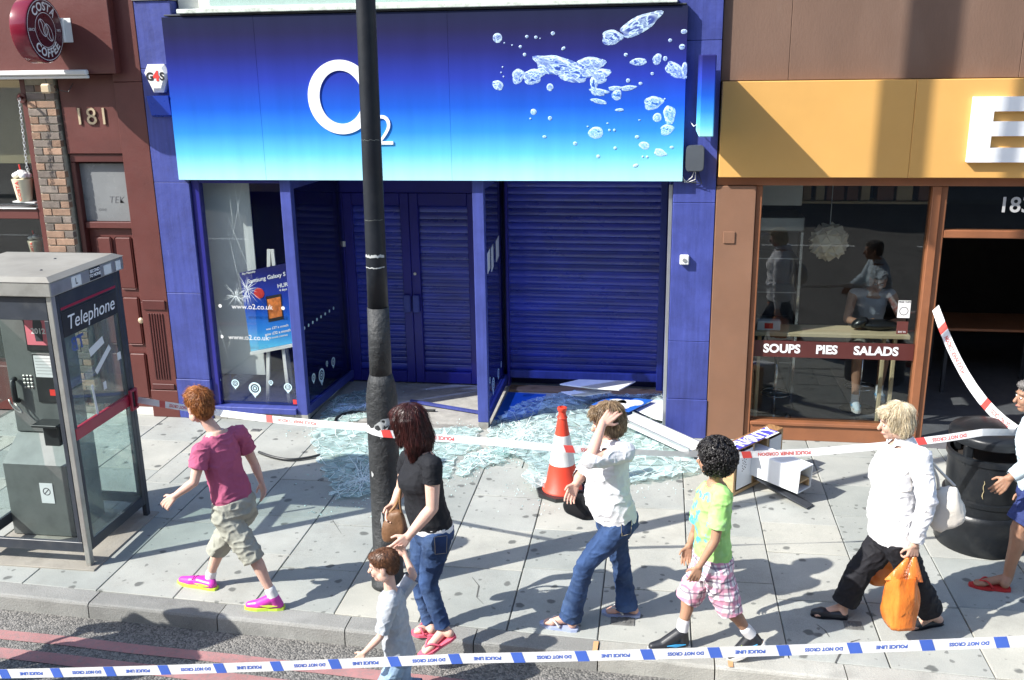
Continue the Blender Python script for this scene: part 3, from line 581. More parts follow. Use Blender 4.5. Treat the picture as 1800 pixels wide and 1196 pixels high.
box('ledge', 'aluminium', cs, -10, -6.235, F - .0, F + .14, 2.192, 2.205, .003)
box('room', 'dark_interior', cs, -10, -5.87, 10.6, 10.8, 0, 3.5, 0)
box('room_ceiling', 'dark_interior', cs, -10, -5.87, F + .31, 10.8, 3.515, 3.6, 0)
box('shell', 'maroon', cs, -10, -4.94, F + .41, 11, 3.61, 5.2, 0)
box('shell_side', 'maroon_dark', cs, -5.86, -4.94, F + .31, 10.8, 0, 3.5, 0)
# ------------------------------------------------------------------ things on the fronts
pm('disc_red', (.20, .012, .03), .22, var=.08, coat=.5)
pm('disc_face', (.075, .012, .02), .3, var=.05)
pm('print_white', (.72, .72, .70), .5, var=.04)
ds = thing('disc_sign', (-5.62, 8.66, 3.62), 'round maroon coffee shop sign with white lettering sticking out from the wall', 'sign')
DC = V((-5.60, 8.66, 3.905)); R_ = .29
m = MB(); m.lathe([(R_ * .97, -.16), (R_, -.15), (R_, -.012), (R_ * .97, 0)], DC, 56, 'x'); m.build('drum', 'disc_red', ds, auto=40)
m = MB(); m.lathe([(R_ * .955, .0005), (R_ * .955, .003)], DC, 48, 'x'); m.build('face', 'disc_face', ds)
def ringx(m, c, r0, r1, x, n=48, sq=1.):
    vsl = [(c.x + x, c.y + r * math.cos(2 * math.pi * j / n) * sq, c.z + r * math.sin(2 * math.pi * j / n)) for j in range(n) for r in (r0, r1)]
    m.add(vsl, [(2 * j, 2 * j + 1, 2 * ((j + 1) % n) + 1, 2 * ((j + 1) % n)) for j in range(n)])
m = MB(); ringx(m, DC, .262, .268, .004); ringx(m, DC, .150, .155, .004); m.build('ring_print', 'print_white', ds)
m = MB()
for (cy, cz, a) in ((-.035, .02, .5), (.045, -.02, .5)):          # two coffee beans
    for s in (1., .93):
        pass
    for k in range(2):
        vsl = []; n = 30
        for j in range(n):
            t = 2 * math.pi * j / n
            for s in (1, .9):
                u, w = .05 * s * math.cos(t), .085 * s * math.sin(t)
                vsl.append((DC.x + .004, DC.y + cy + u * math.cos(a) - w * math.sin(a), DC.z + cz + u * math.sin(a) + w * math.cos(a)))
        m.add(vsl, [(2 * j, 2 * j + 1, 2 * ((j + 1) % n) + 1, 2 * ((j + 1) % n)) for j in range(n)])
        break
    vsl = []
    for j in range(9):
        t = -1 + 2 * j / 8; u, w = .012 * math.sin(3 * t), .08 * t
        for o in (-.004, .004): vsl.append((DC.x + .004, DC.y + cy + (u + o) * math.cos(a) - w * math.sin(a), DC.z + cz + (u + o) * math.sin(a) + w * math.cos(a)))
    m.add(vsl, [(2 * j, 2 * j + 1, 2 * j + 3, 2 * j + 2) for j in range(8)])
m.build('bean_print', 'print_white', ds)
def arc_text(s, size, r, a0, flip, par, mat):
    vs_, fs_ = text_geo(s, size, size * .03, 0, 0, 1.08)
    out = []
    for p in vs_:
        if not flip: a = math.pi / 2 + a0 - p.x / r; rr_ = r + p.y
        else: a = -math.pi / 2 + a0 + p.x / r; rr_ = r - p.y
        out.append((DC.x + .006, DC.y + rr_ * math.cos(a), DC.z + rr_ * math.sin(a)))
    # letters read from +X: +Y is to the right, +Z is up
    m = MB(); m.add(out, fs_); m.build('sign_word', mat, par)
arc_text('COSTA', .105, .205, 0, False, ds, 'print_white'); arc_text('COFFEE', .105, .205, 0, True, ds, 'print_white')
for s, y in (('SINCE', -.205), ('1971', .205)):
    text('sign_word', s, 'print_white', ds, (DC.x + .004, DC.y + y, DC.z), YP, ZP, .034, ext=.0005)
m = MB(); m.bbox(-5.70, -5.52, 8.955, 8.962 - .008 + .004, 3.80, 4.02, .003); m.bbox(-5.66, -5.58, DC.y + R_ * .9, 8.95, 3.80, 4.02, .006); m.build('wall_bracket', 'white_plastic', ds)

al = thing('alarm_box', (-4.73, 8.96, 3.30), 'white six sided burglar alarm box above a blue box', 'alarm')
def hexpoly(s): return [(-.085 * s, .13 * s), (.085 * s, .13 * s), (.125 * s, .05 * s), (.05 * s, -.13 * s), (-.05 * s, -.13 * s), (-.125 * s, .05 * s)]
AC = V((-4.735, F, 3.46)); m = MB()
b0 = [(AC.x + x, F - .001, AC.z + z) for x, z in hexpoly(1)]; b1 = [(AC.x + x, F - .06, AC.z + z) for x, z in hexpoly(1)]; b2 = [(AC.x + x, F - .085, AC.z + .005 + z) for x, z in hexpoly(.72)]
m.add(b0 + b1 + b2, [tuple(range(5, -1, -1))] + [(i + 6 * k, (i + 1) % 6 + 6 * k, 6 + (i + 1) % 6 + 6 * k, 6 + i + 6 * k) for k in range(2) for i in range(6)] + [tuple(range(12, 18))]); m.build('cover', 'white_plastic', al)
text('sign_word', 'G', 'black_print', al, (AC.x - .062, F - .088, AC.z + .015), XP, ZP, .10, bold=.004)
text('sign_word', '4', 'red_print', al, (AC.x + .002, F - .088, AC.z + .018), XP, ZP, .12, bold=.006)
text('sign_word', 'S', 'black_print', al, (AC.x + .062, F - .088, AC.z + .015), XP, ZP, .10, bold=.004)
m = MB(); x0, x1, z0, z1 = -4.855, -4.63, 3.10, 3.30
m.add([(x0, F - .001, z0), (x1, F - .001, z0), (x1, F - .001, z1), (x0, F - .001, z1), (x0 + .01, F - .05, z0 + .02), (x1 - .01, F - .05, z0 + .02), (x1 - .003, F - .095, z1), (x0 + .003, F - .095, z1)],
      [(3, 2, 1, 0), (4, 5, 6, 7), (0, 1, 5, 4), (1, 2, 6, 5), (2, 3, 7, 6), (3, 0, 4, 7)])
m.build('alarm_box', 'alarm_blue', label='small blue alarm box under the white six sided one', cat='alarm')

bs_ = thing('projecting_sign', (.37, 8.7, 2.95), 'narrow blue fading light box sign sticking out beside the wide sign', 'sign')
box('light_box', 'blade_gradient', bs_, .315, .435, 8.30, 8.98, 2.95, 3.60, .008)
m = MB(); m.beam((.375, 8.97, 3.45), (.375, F, 3.45), .05, .05); m.beam((.375, 8.97, 3.08), (.375, F, 3.08), .05, .05); m.build('bracket', 'dark_grey', bs_)
sp_ = thing('loudspeaker', (.31, 8.99, 2.45), 'dark grey outdoor speaker box on the blue pilaster with loose wires', 'speaker')
p0 = fy(1222, 280, 8.93); m = MB(); w_, h_ = .082, .115
out = []
for j in range(24):
    a = 2 * math.pi * j / 24; c, s = math.cos(a), math.sin(a); e = .35
    out.append((p0.x + w_ * math.copysign(abs(c) ** e, c), 0, p0.z + h_ * math.copysign(abs(s) ** e, s)))
m.prism([(a, F - .002, c) for a, b, c in out], (0, -.10, 0)); m.prism([(p0.x + (a - p0.x) * .93, F - .1021, p0.z + (c - p0.z) * .93) for a, b, c in out], (0, -.012, 0)); m.build('cabinet', 'grey_box', sp_)
for k in range(4):
    q = [V((p0.x + .01 * k, F - .03, p0.z - .11)), V((p0.x - .02 + .03 * k, F - .05, p0.z - .17 - .02 * k)), V((p0.x - .08 + .02 * k, F - .03, p0.z - .22)), V((p0.x - .11, F - .02, p0.z - .15 - .02 * k))]
    mm = MB(); mm.tube([q[0].lerp(q[1], t) for t in (0, .5, 1)] + [q[1].lerp(q[2], t) for t in (.4, .8)] + [q[2], q[3]], .0035, 6); mm.build('wire', 'white_plastic' if k < 2 else 'black_plastic', sp_)
m = MB(); a = fy(1214, 215, F - .01); b_ = fy(1226, 218, 8.9); m.tube([a, (a + b_) / 2 - ZP * .03, b_], .004, 6); a2 = fy(1209, 60, F - .02); m.build('wire', 'white_plastic', bs_)
bl = thing('bell_box', (.24, F - .05, 1.72), 'small white alarm bell box on the blue pilaster', 'alarm'); p0 = fy(1203, 457, F - .03)
box('case', 'white_plastic', bl, p0.x - .042, p0.x + .042, F - .05, F - .001, p0.z - .045, p0.z + .045, .008)
m = MB(); m.lathe([(.018, .0), (.018, .008)], (p0.x, F - .0505, p0.z), 14, 'y'); m.build('button', 'aluminium', bl)

fl_ = thing('floodlight', (-5.86, 8.95, 3.28), 'little outdoor floodlight hung under the coffee shop fascia beside the bricks', 'lamp')
p0 = fy(84, 155, 8.93); m = MB(); m.bbox(p0.x - .05, p0.x + .05, 8.88, 8.98, p0.z - .05, p0.z + .04, .015); m.build('housing', 'numeral', fl_)
m = MB(); m.tube([(p0.x - .02, 8.95, p0.z + .04), (p0.x - .03, 8.96, p0.z + .11), (p0.x + .03, 8.99, 3.50)], .005, 6); m.tube([(p0.x + .03, 8.95, p0.z + .03), (p0.x + .08, 8.96, p0.z - .02), (p0.x + .17, 8.99, p0.z - .04), (p0.x + .2, 9.04, p0.z + .04)], .004, 6); m.build('cable', 'black_plastic', fl_)
ch = thing('hanging_chain', (-6.2, 8.93, 2.4), 'steel chain hanging from a bracket beside the brick pier', 'chain')
p0 = fy(20, 170, 8.9); m = MB(); m.tube([(p0.x, 9.05, p0.z - .02), (p0.x + .03, 8.98, p0.z), (p0.x + .05, 8.94, p0.z - .02)], .014, 8); m.lathe([(.05, 0), (.05, .01)], (p0.x, 9.055, p0.z - .02), 12, 'y'); m.build('bracket', 'maroon_dark', ch)
lk = MB(); n = 12
lk.tube([V((.011 * math.cos(2 * math.pi * j / n), 0, .02 * math.sin(2 * math.pi * j / n))) for j in range(n + 1)], .0035, 5, cap=False); lkm = lk.mesh('link', 'aluminium', True)
a = V((p0.x + .05, 8.94, p0.z - .03)); b_ = fy(48, 300, 8.95)
for i in range(24):
    t = i / 23; inst('link', lkm, ch, a.lerp(b_, t), rot=(0, .12, (i % 2) * 1.57 + .3))

def paper_cup(px, py, Y, h, lab):
    p = fy(px, py, Y); r = h * .28; t = thing('cup_cutout', (p.x, p.y, p.z - h / 2), lab, 'cup', 'iced drink cups in the coffee shop window'); z = p.z - h / 2
    m = MB(); m.lathe([(r * .7, z), (r, z + h * .62)], (p.x, p.y, 0), 20); m.build('cup', 'cup_cream', t, auto=40)
    m = MB(); rr_ = random.Random(int(px))
    for k in range(14): a = rr_.uniform(0, 6.28); q = rr_.uniform(0, .75) * r; s = r * .38; m.ell((p.x + q * math.cos(a), p.y + q * math.sin(a), z + h * (.66 + .14 * (1 - q / r))), (V((s, 0, 0)), V((0, s, 0)), V((0, 0, s * .8))), 8, 5)
    m.build('cream_top', 'white_plastic', t, smooth=True)
    m = MB(); m.tube([(p.x, p.y, z + h * .7), (p.x - .01, p.y, z + h * 1.02)], .008, 8); m.build('straw', 'red_print', t)
    def fn(q): 
        a = -math.pi / 2 + (-q.y) / r * 1.0; zz = z + h * .3 + q.x; rr2 = r * (.7 + .3 * (zz - z) / (h * .62)) + .002
        return V((p.x + rr2 * math.cos(a), p.y + rr2 * math.sin(a), zz))
    text('cup_word', 'COSTA', 'red_print', t, (0, 0, 0), XP, ZP, h * .17, bold=.001, ext=0, fn=fn)
pm('cup_cream', (.66, .6, .43), .5, var=.1)
paper_cup(40, 322, F + .08, .36, 'upper of two iced drink cups with cream, standing on the window ledge')
paper_cup(62, 428, F + .22, .26, 'lower iced drink cup with cream, just above the phone box roof')
m = MB(); p = fy(44, 352, F + .05); m.prism([(p.x - .12, F + .02, p.z - .02), (p.x + .12, F + .02, p.z - .03), (p.x + .12, F + .10, p.z - .03), (p.x - .12, F + .10, p.z - .02)], (0, 0, .012)); m.build('napkin', 'white_plastic', label='white napkin under the upper drink cup in the window', cat='napkin')

# ------------------------------------------------------------------ phone box
pm('steel', (.48, .48, .45), .38, metal=.7, var=.12, vs=4, dirt=.4, dcol=(.22, .2, .17), ds=5)
pm('steel_roof', (.27, .26, .23), .7, metal=.1, var=.15, vs=3, dirt=.5, dcol=(.22, .2, .17), ds=2)
pm('booth_dark', (.035, .042, .055), .4, var=.2, vs=4, dirt=.35, dcol=(.12, .12, .115), ds=6)
pm('booth_red', (.34, .02, .05), .35, var=.1, dirt=.25, dcol=(.2, .05, .06), ds=6)
pm('phone_grey', (.17, .185, .18), .5, var=.2, vs=4, dirt=.6, dcol=(.09, .09, .085), ds=4, metal=.3)
pm('poster_pink', (.62, .18, .22), .4, var=.1)
pm('paper', (.70, .72, .72), .7, var=.05)
pm('decal_blue', (.04, .08, .42), .5)
pm('base_concrete', (.30, .28, .24), .9, var=.25, vs=6, dirt=.5, ds=3, bump=.3)
pb = thing('phone_box', (-4.57, 6.41, 0), 'glass and steel public phone box with black header and red rail', 'phone box')
X0, X1, Y0_, Y1_ = -5.03, -4.105, 5.97, 6.86; HT = 2.13
for x in (X0, X1):
    for y in (Y0_, Y1_):
        xa, ya = (x - .035 if x == X1 else x), (y if y == Y0_ else y - .05)
        box('corner_post', 'steel' if y == Y0_ else 'booth_dark', pb, xa, xa + .04, ya, ya + .05, 0, HT - .06, .004)
rf = MB(); rf.bbox(X0 - .03, X1 + .03, Y0_ - .03, Y1_ + .03, HT - .055, HT + .045, .006); rf = rf.build('roof', 'steel', pb)
m = MB(); m.add([(X0 - .035, Y0_ - .035, HT + .047), (X1 + .035, Y0_ - .035, HT + .047), (X1 + .035, Y1_ + .035, HT + .047), (X0 - .035, Y1_ + .035, HT + .047), (X0 + .02, Y0_ + .02, HT + .075), (X1 - .02, Y0_ + .02, HT + .075), (X1 - .02, Y1_ - .02, HT + .075), (X0 + .02, Y1_ - .02, HT + .075)], [(3, 2, 1, 0), (4, 5, 6, 7), (0, 1, 5, 4), (1, 2, 6, 5), (2, 3, 7, 6), (3, 0, 4, 7)]); m.build('roof_sheet', 'steel_roof', rf)
for (x, y) in ((-4.3, 6.2), (-4.75, 6.15), (-4.45, 6.6), (-4.9, 6.5)):
    m = MB(); m.lathe([(.012, HT + .075), (.008, HT + .081)], (x, y, 0), 8); m.build('roof_bolt', 'dark_grey', rf)
# right hand wall: header, upper pane, rail, lower pane
def side(x, name, y0, y1, mats):
    s = MB(); s.bbox(x - .03, x, y0, y0 + .035, .12, HT - .065, .003); s.bbox(x - .03, x, y1 - .035, y1, .12, HT - .065, .003); s.bbox(x - .03, x, y0 + .036, y1 - .036, .12, .20, .003); s.bbox(x - .03, x, y0 + .036, y1 - .036, 1.94, HT - .065, .003)
    f = s.build(name, 'booth_dark', pb); box('pane', 'glass_dusty', f, x - .018, x - .012, y0 + .036, y1 - .036, .201, .985, 0); box('pane', 'glass_dusty', f, x - .018, x - .012, y0 + .036, y1 - .036, 1.085, 1.75, 0)
    return f
fr = side(X1 + .004, 'side_wall', Y0_ + .052, Y1_ - .052, None)
xs = X1 + .004
box('header_panel', 'black_plastic', fr, xs - .026, xs + .002, Y0_ + .088, Y1_ - .088, 1.752, 1.938, .002)
box('header_stripe', 'booth_red', fr, xs + .0005, xs + .004, Y0_ + .088, Y1_ - .088, 1.952, 1.970, .001)
text('header_word', 'Telephone', 'letter_white', fr, (xs + .0035, (Y0_ + Y1_) / 2, 1.842), YP, ZP, .145, shear=.22, bold=.0, ext=.0006)
rl = box('rail', 'booth_red', fr, xs - .03, xs + .004, Y0_ + .054, Y1_ - .054, .99, 1.08, .004)
m = MB(); y = Y1_ - .05; m.bbox(xs + .006, xs + .03, y - .06, y - .04, .95, 1.12, .004); m.bbox(xs + .006, xs + .03, y + .02, y + .04, .95, 1.12, .004); m.bbox(xs + .006, xs + .03, y - .039, y + .019, 1.10, 1.12, .003); m.bbox(xs + .006, xs + .03, y - .039, y + .019, .95, .97, .003); m.build('handle', 'booth_red', rl)
text('decal', 'TB', 'decal_blue', fr, (xs - .02, 6.24, 1.665), -YP, ZP, .14, bold=.004, ext=.0004, shear=.1)
for (y, z, w, h, r) in ((6.44, 1.58, .2, .06, .25), (6.50, 1.46, .26, .045, .55), (6.33, 1.17, .025, .3, .1), (6.48, 1.26, .04, .06, 0), (6.72, 1.42, .05, .06, 0)):
    mm = MB(Matrix.Translation((xs - .0095, y, z)) @ Matrix.Rotation(r, 4, 'X')); mm.box(0, .0012, -w / 2, w / 2, -h / 2, h / 2); mm.build('paper_scrap', 'paper', fr)
for (y, w, h, t) in ((6.25, .12, .075, 'L'), (6.49, .14, .085, 'SECOND\nTO NONE'), (6.66, .10, .07, ''), (6.81, .07, .07, '')):
    st = box('sticker', 'paper' if t != 'SECOND\nTO NONE' else 'black_print', rf, X1 + .0305, X1 + .032, y - w / 2, y + w / 2, HT - .045, HT - .045 + h, 0)
    if t: text('sticker_text', t, 'black_print' if t == 'L' else 'letter_white', st, (X1 + .0325, y, HT - .01 + (.0 if t == 'L' else .012)), YP, ZP, .06 if t == 'L' else .032, bold=.001, ext=.0003)
side(X0 + .03, 'side_wall', Y0_ + .052, Y1_ - .052, None)
# front (towards the road): frame and glass, and the back
def front(y, nm, glassz):
    s = MB(); s.bbox(X0 + .042, X1 - .04, y, y + .03, .12, .20, .003); s.bbox(X0 + .042, X1 - .04, y, y + .03, 1.90, HT - .065, .003); s.bbox(X1 - .075, X1 - .041, y, y + .03, .201, 1.898, .003); s.bbox(X0 + .042, X0 + .075, y, y + .03, .201, 1.898, .003)
    f = s.build(nm, 'booth_dark', pb); return f
f1 = front(Y0_ + .005, 'front_frame', None)
f2 = front(Y1_ - .035, 'back_frame', None); box('rail', 'booth_dark', f2, X0 + .076, X1 - .076, Y1_ - .035, Y1_ - .005, .98, 1.08, .003)
box('pane', 'glass_dusty', f2, X0 + .076, X1 - .076, Y1_ - .022, Y1_ - .016, .201, .978, 0); box('pane', 'glass_dusty', f2, X0 + .076, X1 - .076, Y1_ - .022, Y1_ - .016, 1.082, 1.898, 0)
# the telephone unit on the back wall
un = MB(); un.bbox(-5.0, -4.50, 6.60, 6.80, .80, 1.90, .01); un = un.build('phone_panel', 'phone_grey', pb)
un2 = MB(); un2.add([(-5.0, 6.38, .02), (-4.47, 6.38, .02), (-4.47, 6.80, .02), (-5.0, 6.80, .02), (-5.0, 6.38, .62), (-4.47, 6.38, .62), (-4.47, 6.62, .80), (-5.0, 6.62, .80), (-4.47, 6.80, .80), (-5.0, 6.80, .80)], [(3, 2, 1, 0), (0, 1, 5, 4), (4, 5, 6, 7), (7, 6, 8, 9), (1, 2, 8, 6, 5), (3, 0, 4, 7, 9), (2, 3, 9, 8)])
un2.build('cabinet', 'phone_grey', pb)
fr1 = box('poster_frame', 'black_plastic', un, -4.79, -4.55, 6.588, 6.599, 1.48, 1.86, .004); ps1 = box('poster', 'poster_pink', fr1, -4.775, -4.565, 6.585, 6.5875, 1.53, 1.845, 0)
text('poster_word', '2012', 'paper', ps1, (-4.67, 6.5845, 1.64), XP, ZP, .06, bold=.002, ext=.0003)
m = MB(); m.prism([(-4.70, 6.5846, 1.56), (-4.64, 6.5846, 1.56), (-4.63, 6.5846, 1.70), (-4.655, 6.5846, 1.80), (-4.69, 6.5846, 1.80), (-4.71, 6.5846, 1.68)], (0, .0006, 0)); m.build('poster_figure', 'dark_grey', ps1)
fr2 = box('notice_frame', 'black_plastic', un, -4.76, -4.52, 6.588, 6.599, 1.06, 1.46, .004); nt2 = box('notice', 'paper', fr2, -4.745, -4.535, 6.585, 6.5875, 1.27, 1.445, 0)
for i in range(6): box('notice_line', 'letter_grey', nt2, -4.735, -4.60 + .01 * (i % 3), 6.5843, 6.5849, 1.42 - i * .025, 1.427 - i * .025, 0)
box('notice_logo', 'red_print', fr2, -4.65, -4.58, 6.5855, 6.5875, 1.12, 1.17, 0)
m = MB(); m.bbox(-4.76, -4.55, 6.45, 6.598, .90, .92, .003); m.bbox(-4.72, -4.58, 6.52, 6.598, .70, .898, .01); m.build('shelf', 'black_plastic', un)
m = MB(); m.tube([(-4.93, 6.585, 1.25), (-4.93, 6.55, 1.24), (-4.93, 6.55, 1.08), (-4.93, 6.585, 1.07)], .022, 10); m.build('handset', 'black_plastic', un, smooth=True)
m = MB(); m.tube([V((-4.93 + .05 * math.sin(t * .4), 6.54, 1.06 - .03 * t + .003 * t * t)) for t in range(12)], .007, 8); m.build('cord', 'steel', un, smooth=True)
for i in range(4):
    for j in range(3): box('key', 'steel', un, -4.87 + j * .03, -4.85 + j * .03, 6.592, 6.599, 1.17 + i * .03, 1.19 + i * .03, .003)
stk = box('warning_label', 'paper', pb, -4.715, -4.605, 6.376, 6.379, .30, .47, 0)
m = MB(); ringy = [(-4.66 + r * math.cos(2 * math.pi * j / 20), 6.3752, .40 + r * math.sin(2 * math.pi * j / 20)) for j in range(20) for r in (.026, .032)]
m.add(ringy, [(2 * j, 2 * ((j + 1) % 20), 2 * ((j + 1) % 20) + 1, 2 * j + 1) for j in range(20)]); m.beam((-4.682, 6.3755, .378), (-4.638, 6.3755, .422), .0006, .006, up=V((0, 1, 0)).cross(V((1, 0, 1)))); m.build('label_sign', 'black_print', stk)
m = MB(); m.bbox(X0 - .02, X1 + .06, Y0_ - .05, Y1_ + .04, -.01, .012, .004); m.build('base_slab', 'base_concrete', pb)

# ------------------------------------------------------------------ lamp post
pm('post_black', (.010, .013, .019), .5, spec=.3, var=.25, vs=5, dirt=.2, dcol=(.05, .05, .05), ds=8, bump=.1, bs=25)
def lumpy():
    m, nt, b = newmat('post_rough'); p = pos(nt); b.inputs['Roughness'].default_value = .62
    nt.links.new(ramp(nt, noi(nt, p, 9, 5), [(.3, (.014, .016, .018)), (.75, (.038, .041, .044))]), b.inputs['Base Color'])
    bp_ = N(nt, 'ShaderNodeBump', Strength=1., Distance=.012); nt.links.new(noi(nt, p, 26, 3), bp_.inputs['Height']); nt.links.new(bp_.outputs[0], b.inputs['Normal'])
lumpy(); pm('post_scar', (.45, .47, .47), .8, var=.2, vs=20)
LP = V((-1.83, 6.02, 0)); lp = thing('lamp_post', LP, 'tall black street lamp post with a thick rough base in front of the sign', 'lamp post')
LM = Matrix.Translation(LP) @ Matrix(((1, 0, .014, 0), (0, 1, 0, 0), (0, 0, 1, 0), (0, 0, 0, 1)))
m = MB(LM); m.lathe([(.125, 0), (.125, .04), (.105, .05), (.104, .9), (.107, 1.34), (.106, 1.42), (.092, 1.52), (.075, 1.58)], n=32); m.build('base', 'post_rough', lp, smooth=True)
m = MB(LM); m.lathe([(.0745, 1.565), (.074, 1.8), (.072, 2.04)], n=28); m.build('sleeve', 'post_rough', lp, smooth=True)
m = MB(LM); m.lathe([(.069, 2.035), (.066, 2.4), (.062, 3.2), (.055, 5.2), (.045, 9.8)], n=28); m.build('shaft', 'post_black', lp, smooth=True)
m = MB(LM); m.tube([V((0, 0, 9.78)), V((0, -.1, 10.1)), V((0, -.6, 10.35)), V((0, -1.2, 10.4))], .035, 12); m.build('arm', 'post_black', lp, smooth=True)
m = MB(LM); m.ell(V((0, -1.45, 10.38)), (V((.14, 0, 0)), V((0, .36, 0)), V((0, 0, .09)))); m.build('lantern', 'grey_box', lp, smooth=True)
# a banner hangs from the post above the picture; it throws the upright shadow on the yellow front
bq = V((2.07, 8.985, 0)) - V((math.cos(SUN_AZ), math.sin(SUN_AZ), 0)) * 5.0; bw = V((-math.sin(SUN_AZ), math.cos(SUN_AZ), 0)) * .12
m = MB(); m.prism([bq - bw + ZP * 6.45, bq + bw + ZP * 6.45, bq + bw + ZP * 9.6, bq - bw + ZP * 9.6], V((math.cos(SUN_AZ), math.sin(SUN_AZ), 0)) * .02); m.build('banner', 'alarm_blue', lp)
m = MB()
for z in (6.4, 9.62): m.tube([LP + V((.014 * z, 0, z)), V((bq.x, bq.y, z))], .015, 8)
m.build('banner_arm', 'post_black', lp)
for z, h, mt in ((2.38, .016, 'post_scar'), (2.31, .007, 'post_scar'), (2.62, .003, 'phone_grey'), (3.12, .003, 'phone_grey')):
    r = .0668 - (z - 2.4) * .005 + .0012; mm = MB(); a0 = -2.6; pts = []
    for j in range(16): a = a0 + 2.2 * j / 15; pts.append((a, rs.uniform(-.004, .004)))
    vsl = [(LP.x + .014 * z + r * math.cos(a), LP.y + r * math.sin(a), z + o + k * h * rs.uniform(.5, 1.4)) for a, o in pts for k in (0, 1)]
    mm.add(vsl, [(2 * j, 2 * j + 2, 2 * j + 3, 2 * j + 1) for j in range(15)]); mm.build('band_mark', mt, lp)
def scar(z, a, w, h, seed, r=.1075):
    q = random.Random(seed); mm = MB(); n = 14; ox = LP.x + .014 * z; vsl = [(ox + r * math.cos(a), LP.y + r * math.sin(a), z)]
    for j in range(n):
        t = 2 * math.pi * j / n; s = q.uniform(.55, 1.1); aa = a + w / .105 * math.cos(t) * s; vsl.append((ox + r * math.cos(aa), LP.y + r * math.sin(aa), z + h * math.sin(t) * s))
    mm.add(vsl, [(0, 1 + j, 1 + (j + 1) % n) for j in range(n)]); mm.build('paper_remnant', 'post_scar', lp)
scar(1.22, -1.35, .06, .07, 1); scar(1.27, -1.05, .04, .04, 4); scar(.88, -2.2, .012, .025, 2, .1065); scar(.55, -1.6, .012, .07, 3, .1065)
# ------------------------------------------------------------------ traffic cone
pm('cone_orange', (.72, .055, .025), .5, var=.1, vs=6, dirt=.3, dcol=(.3, .06, .04), ds=9)
pm('cone_white', (.72, .72, .69), .5, var=.08, vs=6, dirt=.3, dcol=(.4, .38, .34), ds=8)
cp = gz(988, 866); cp = V((cp.x, cp.y + .02, 0)); tc = thing('traffic_cone', cp, 'orange and white traffic cone on a black base among the shattered glass', 'cone')
m = MB(Matrix.Translation(cp) @ Matrix.Rotation(.25, 4, 'Z')); pl = []
for j in range(8): a = math.pi / 4 * j + math.pi / 8; pl.append((.235 * math.cos(a), .235 * math.sin(a), 0))
m.prism(pl[::1], (0, 0, .035)); m.build('base', 'black_plastic', tc)
H_ = .76; rad = lambda z: .155 - (.155 - .03) * (z / .72)
def conepart(nm, mt, z0, z1, e=0.):
    m = MB(); m.lathe([(rad(z0) + e, z0), (rad(z1) + e, z1)], cp, 32); return m.build(nm, mt, tc, auto=40)
m = MB(); m.lathe([(.175, .035), (.17, .05), (rad(.06), .07), (rad(.27), .27)], cp, 32); m.build('lower_body', 'cone_orange', tc, auto=50)
conepart('white_sleeve', 'cone_white', .271, .53, .002)
conepart('upper_body', 'cone_orange', .531, .68)
m = MB(); m.lathe([(.045, .68), (.034, .70), (.03, .735), (.04, .745), (.04, .77), (.025, .775), (.02, .74)], cp, 24); m.build('neck', 'cone_orange', tc, auto=50)

# ------------------------------------------------------------------ litter bin
pm('bin_black', (.012, .014, .017), .36, spec=.35, var=.3, vs=5, dirt=.4, dcol=(.05, .05, .048), ds=4, bump=.12, bs=30)
bc = V((2.50, 7.2, 0)); lb = thing('litter_bin', bc, 'black round litter bin with domed lid beside the cafe doorway', 'bin')
m = MB(); m.lathe([(.318, 0), (.325, .015), (.322, .26), (.305, .30), (.298, .305)], bc, 44); m.build('base', 'bin_black', lb, auto=40)
m = MB(); m.lathe([(.292, .306), (.292, .375), (.302, .38), (.302, .41), (.282, .416), (.288, .70), (.302, .705), (.302, .745), (.28, .75), (.28, .64)], bc, 44, caps=False); m.build('body', 'bin_black', lb, auto=35)
m = MB(); m.lathe([(.275, .66), (.275, .67)], bc, 44); m.build('inner_tray', 'dark_interior', lb)
for a in (-2.5, -.6, .7, 2.4):
    c_ = V((bc.x + .255 * math.cos(a), bc.y + .255 * math.sin(a), 0)); m = MB(); m.bbox(c_.x - .03, c_.x + .03, c_.y - .03, c_.y + .03, .671, .84, .01); m.build('lid_support', 'bin_black', lb)
m = MB(); m.lathe([(.288, .83), (.298, .838), (.298, .885), (.285, .905), (.17, .93), (.02, .938)], bc, 44); m.build('lid', 'bin_black', lb, auto=45)
m = MB(); q = []
for j in range(8): a = -1.95 + .015 * math.sin(j * 2); q.append(bc + V((.289 * math.cos(a), .289 * math.sin(a), .60 - j * .02)))
m.tube(q, [.002, .003, .002, .003, .002, .003, .004, .002], 6); m.build('drip_stain', 'beige', lb)
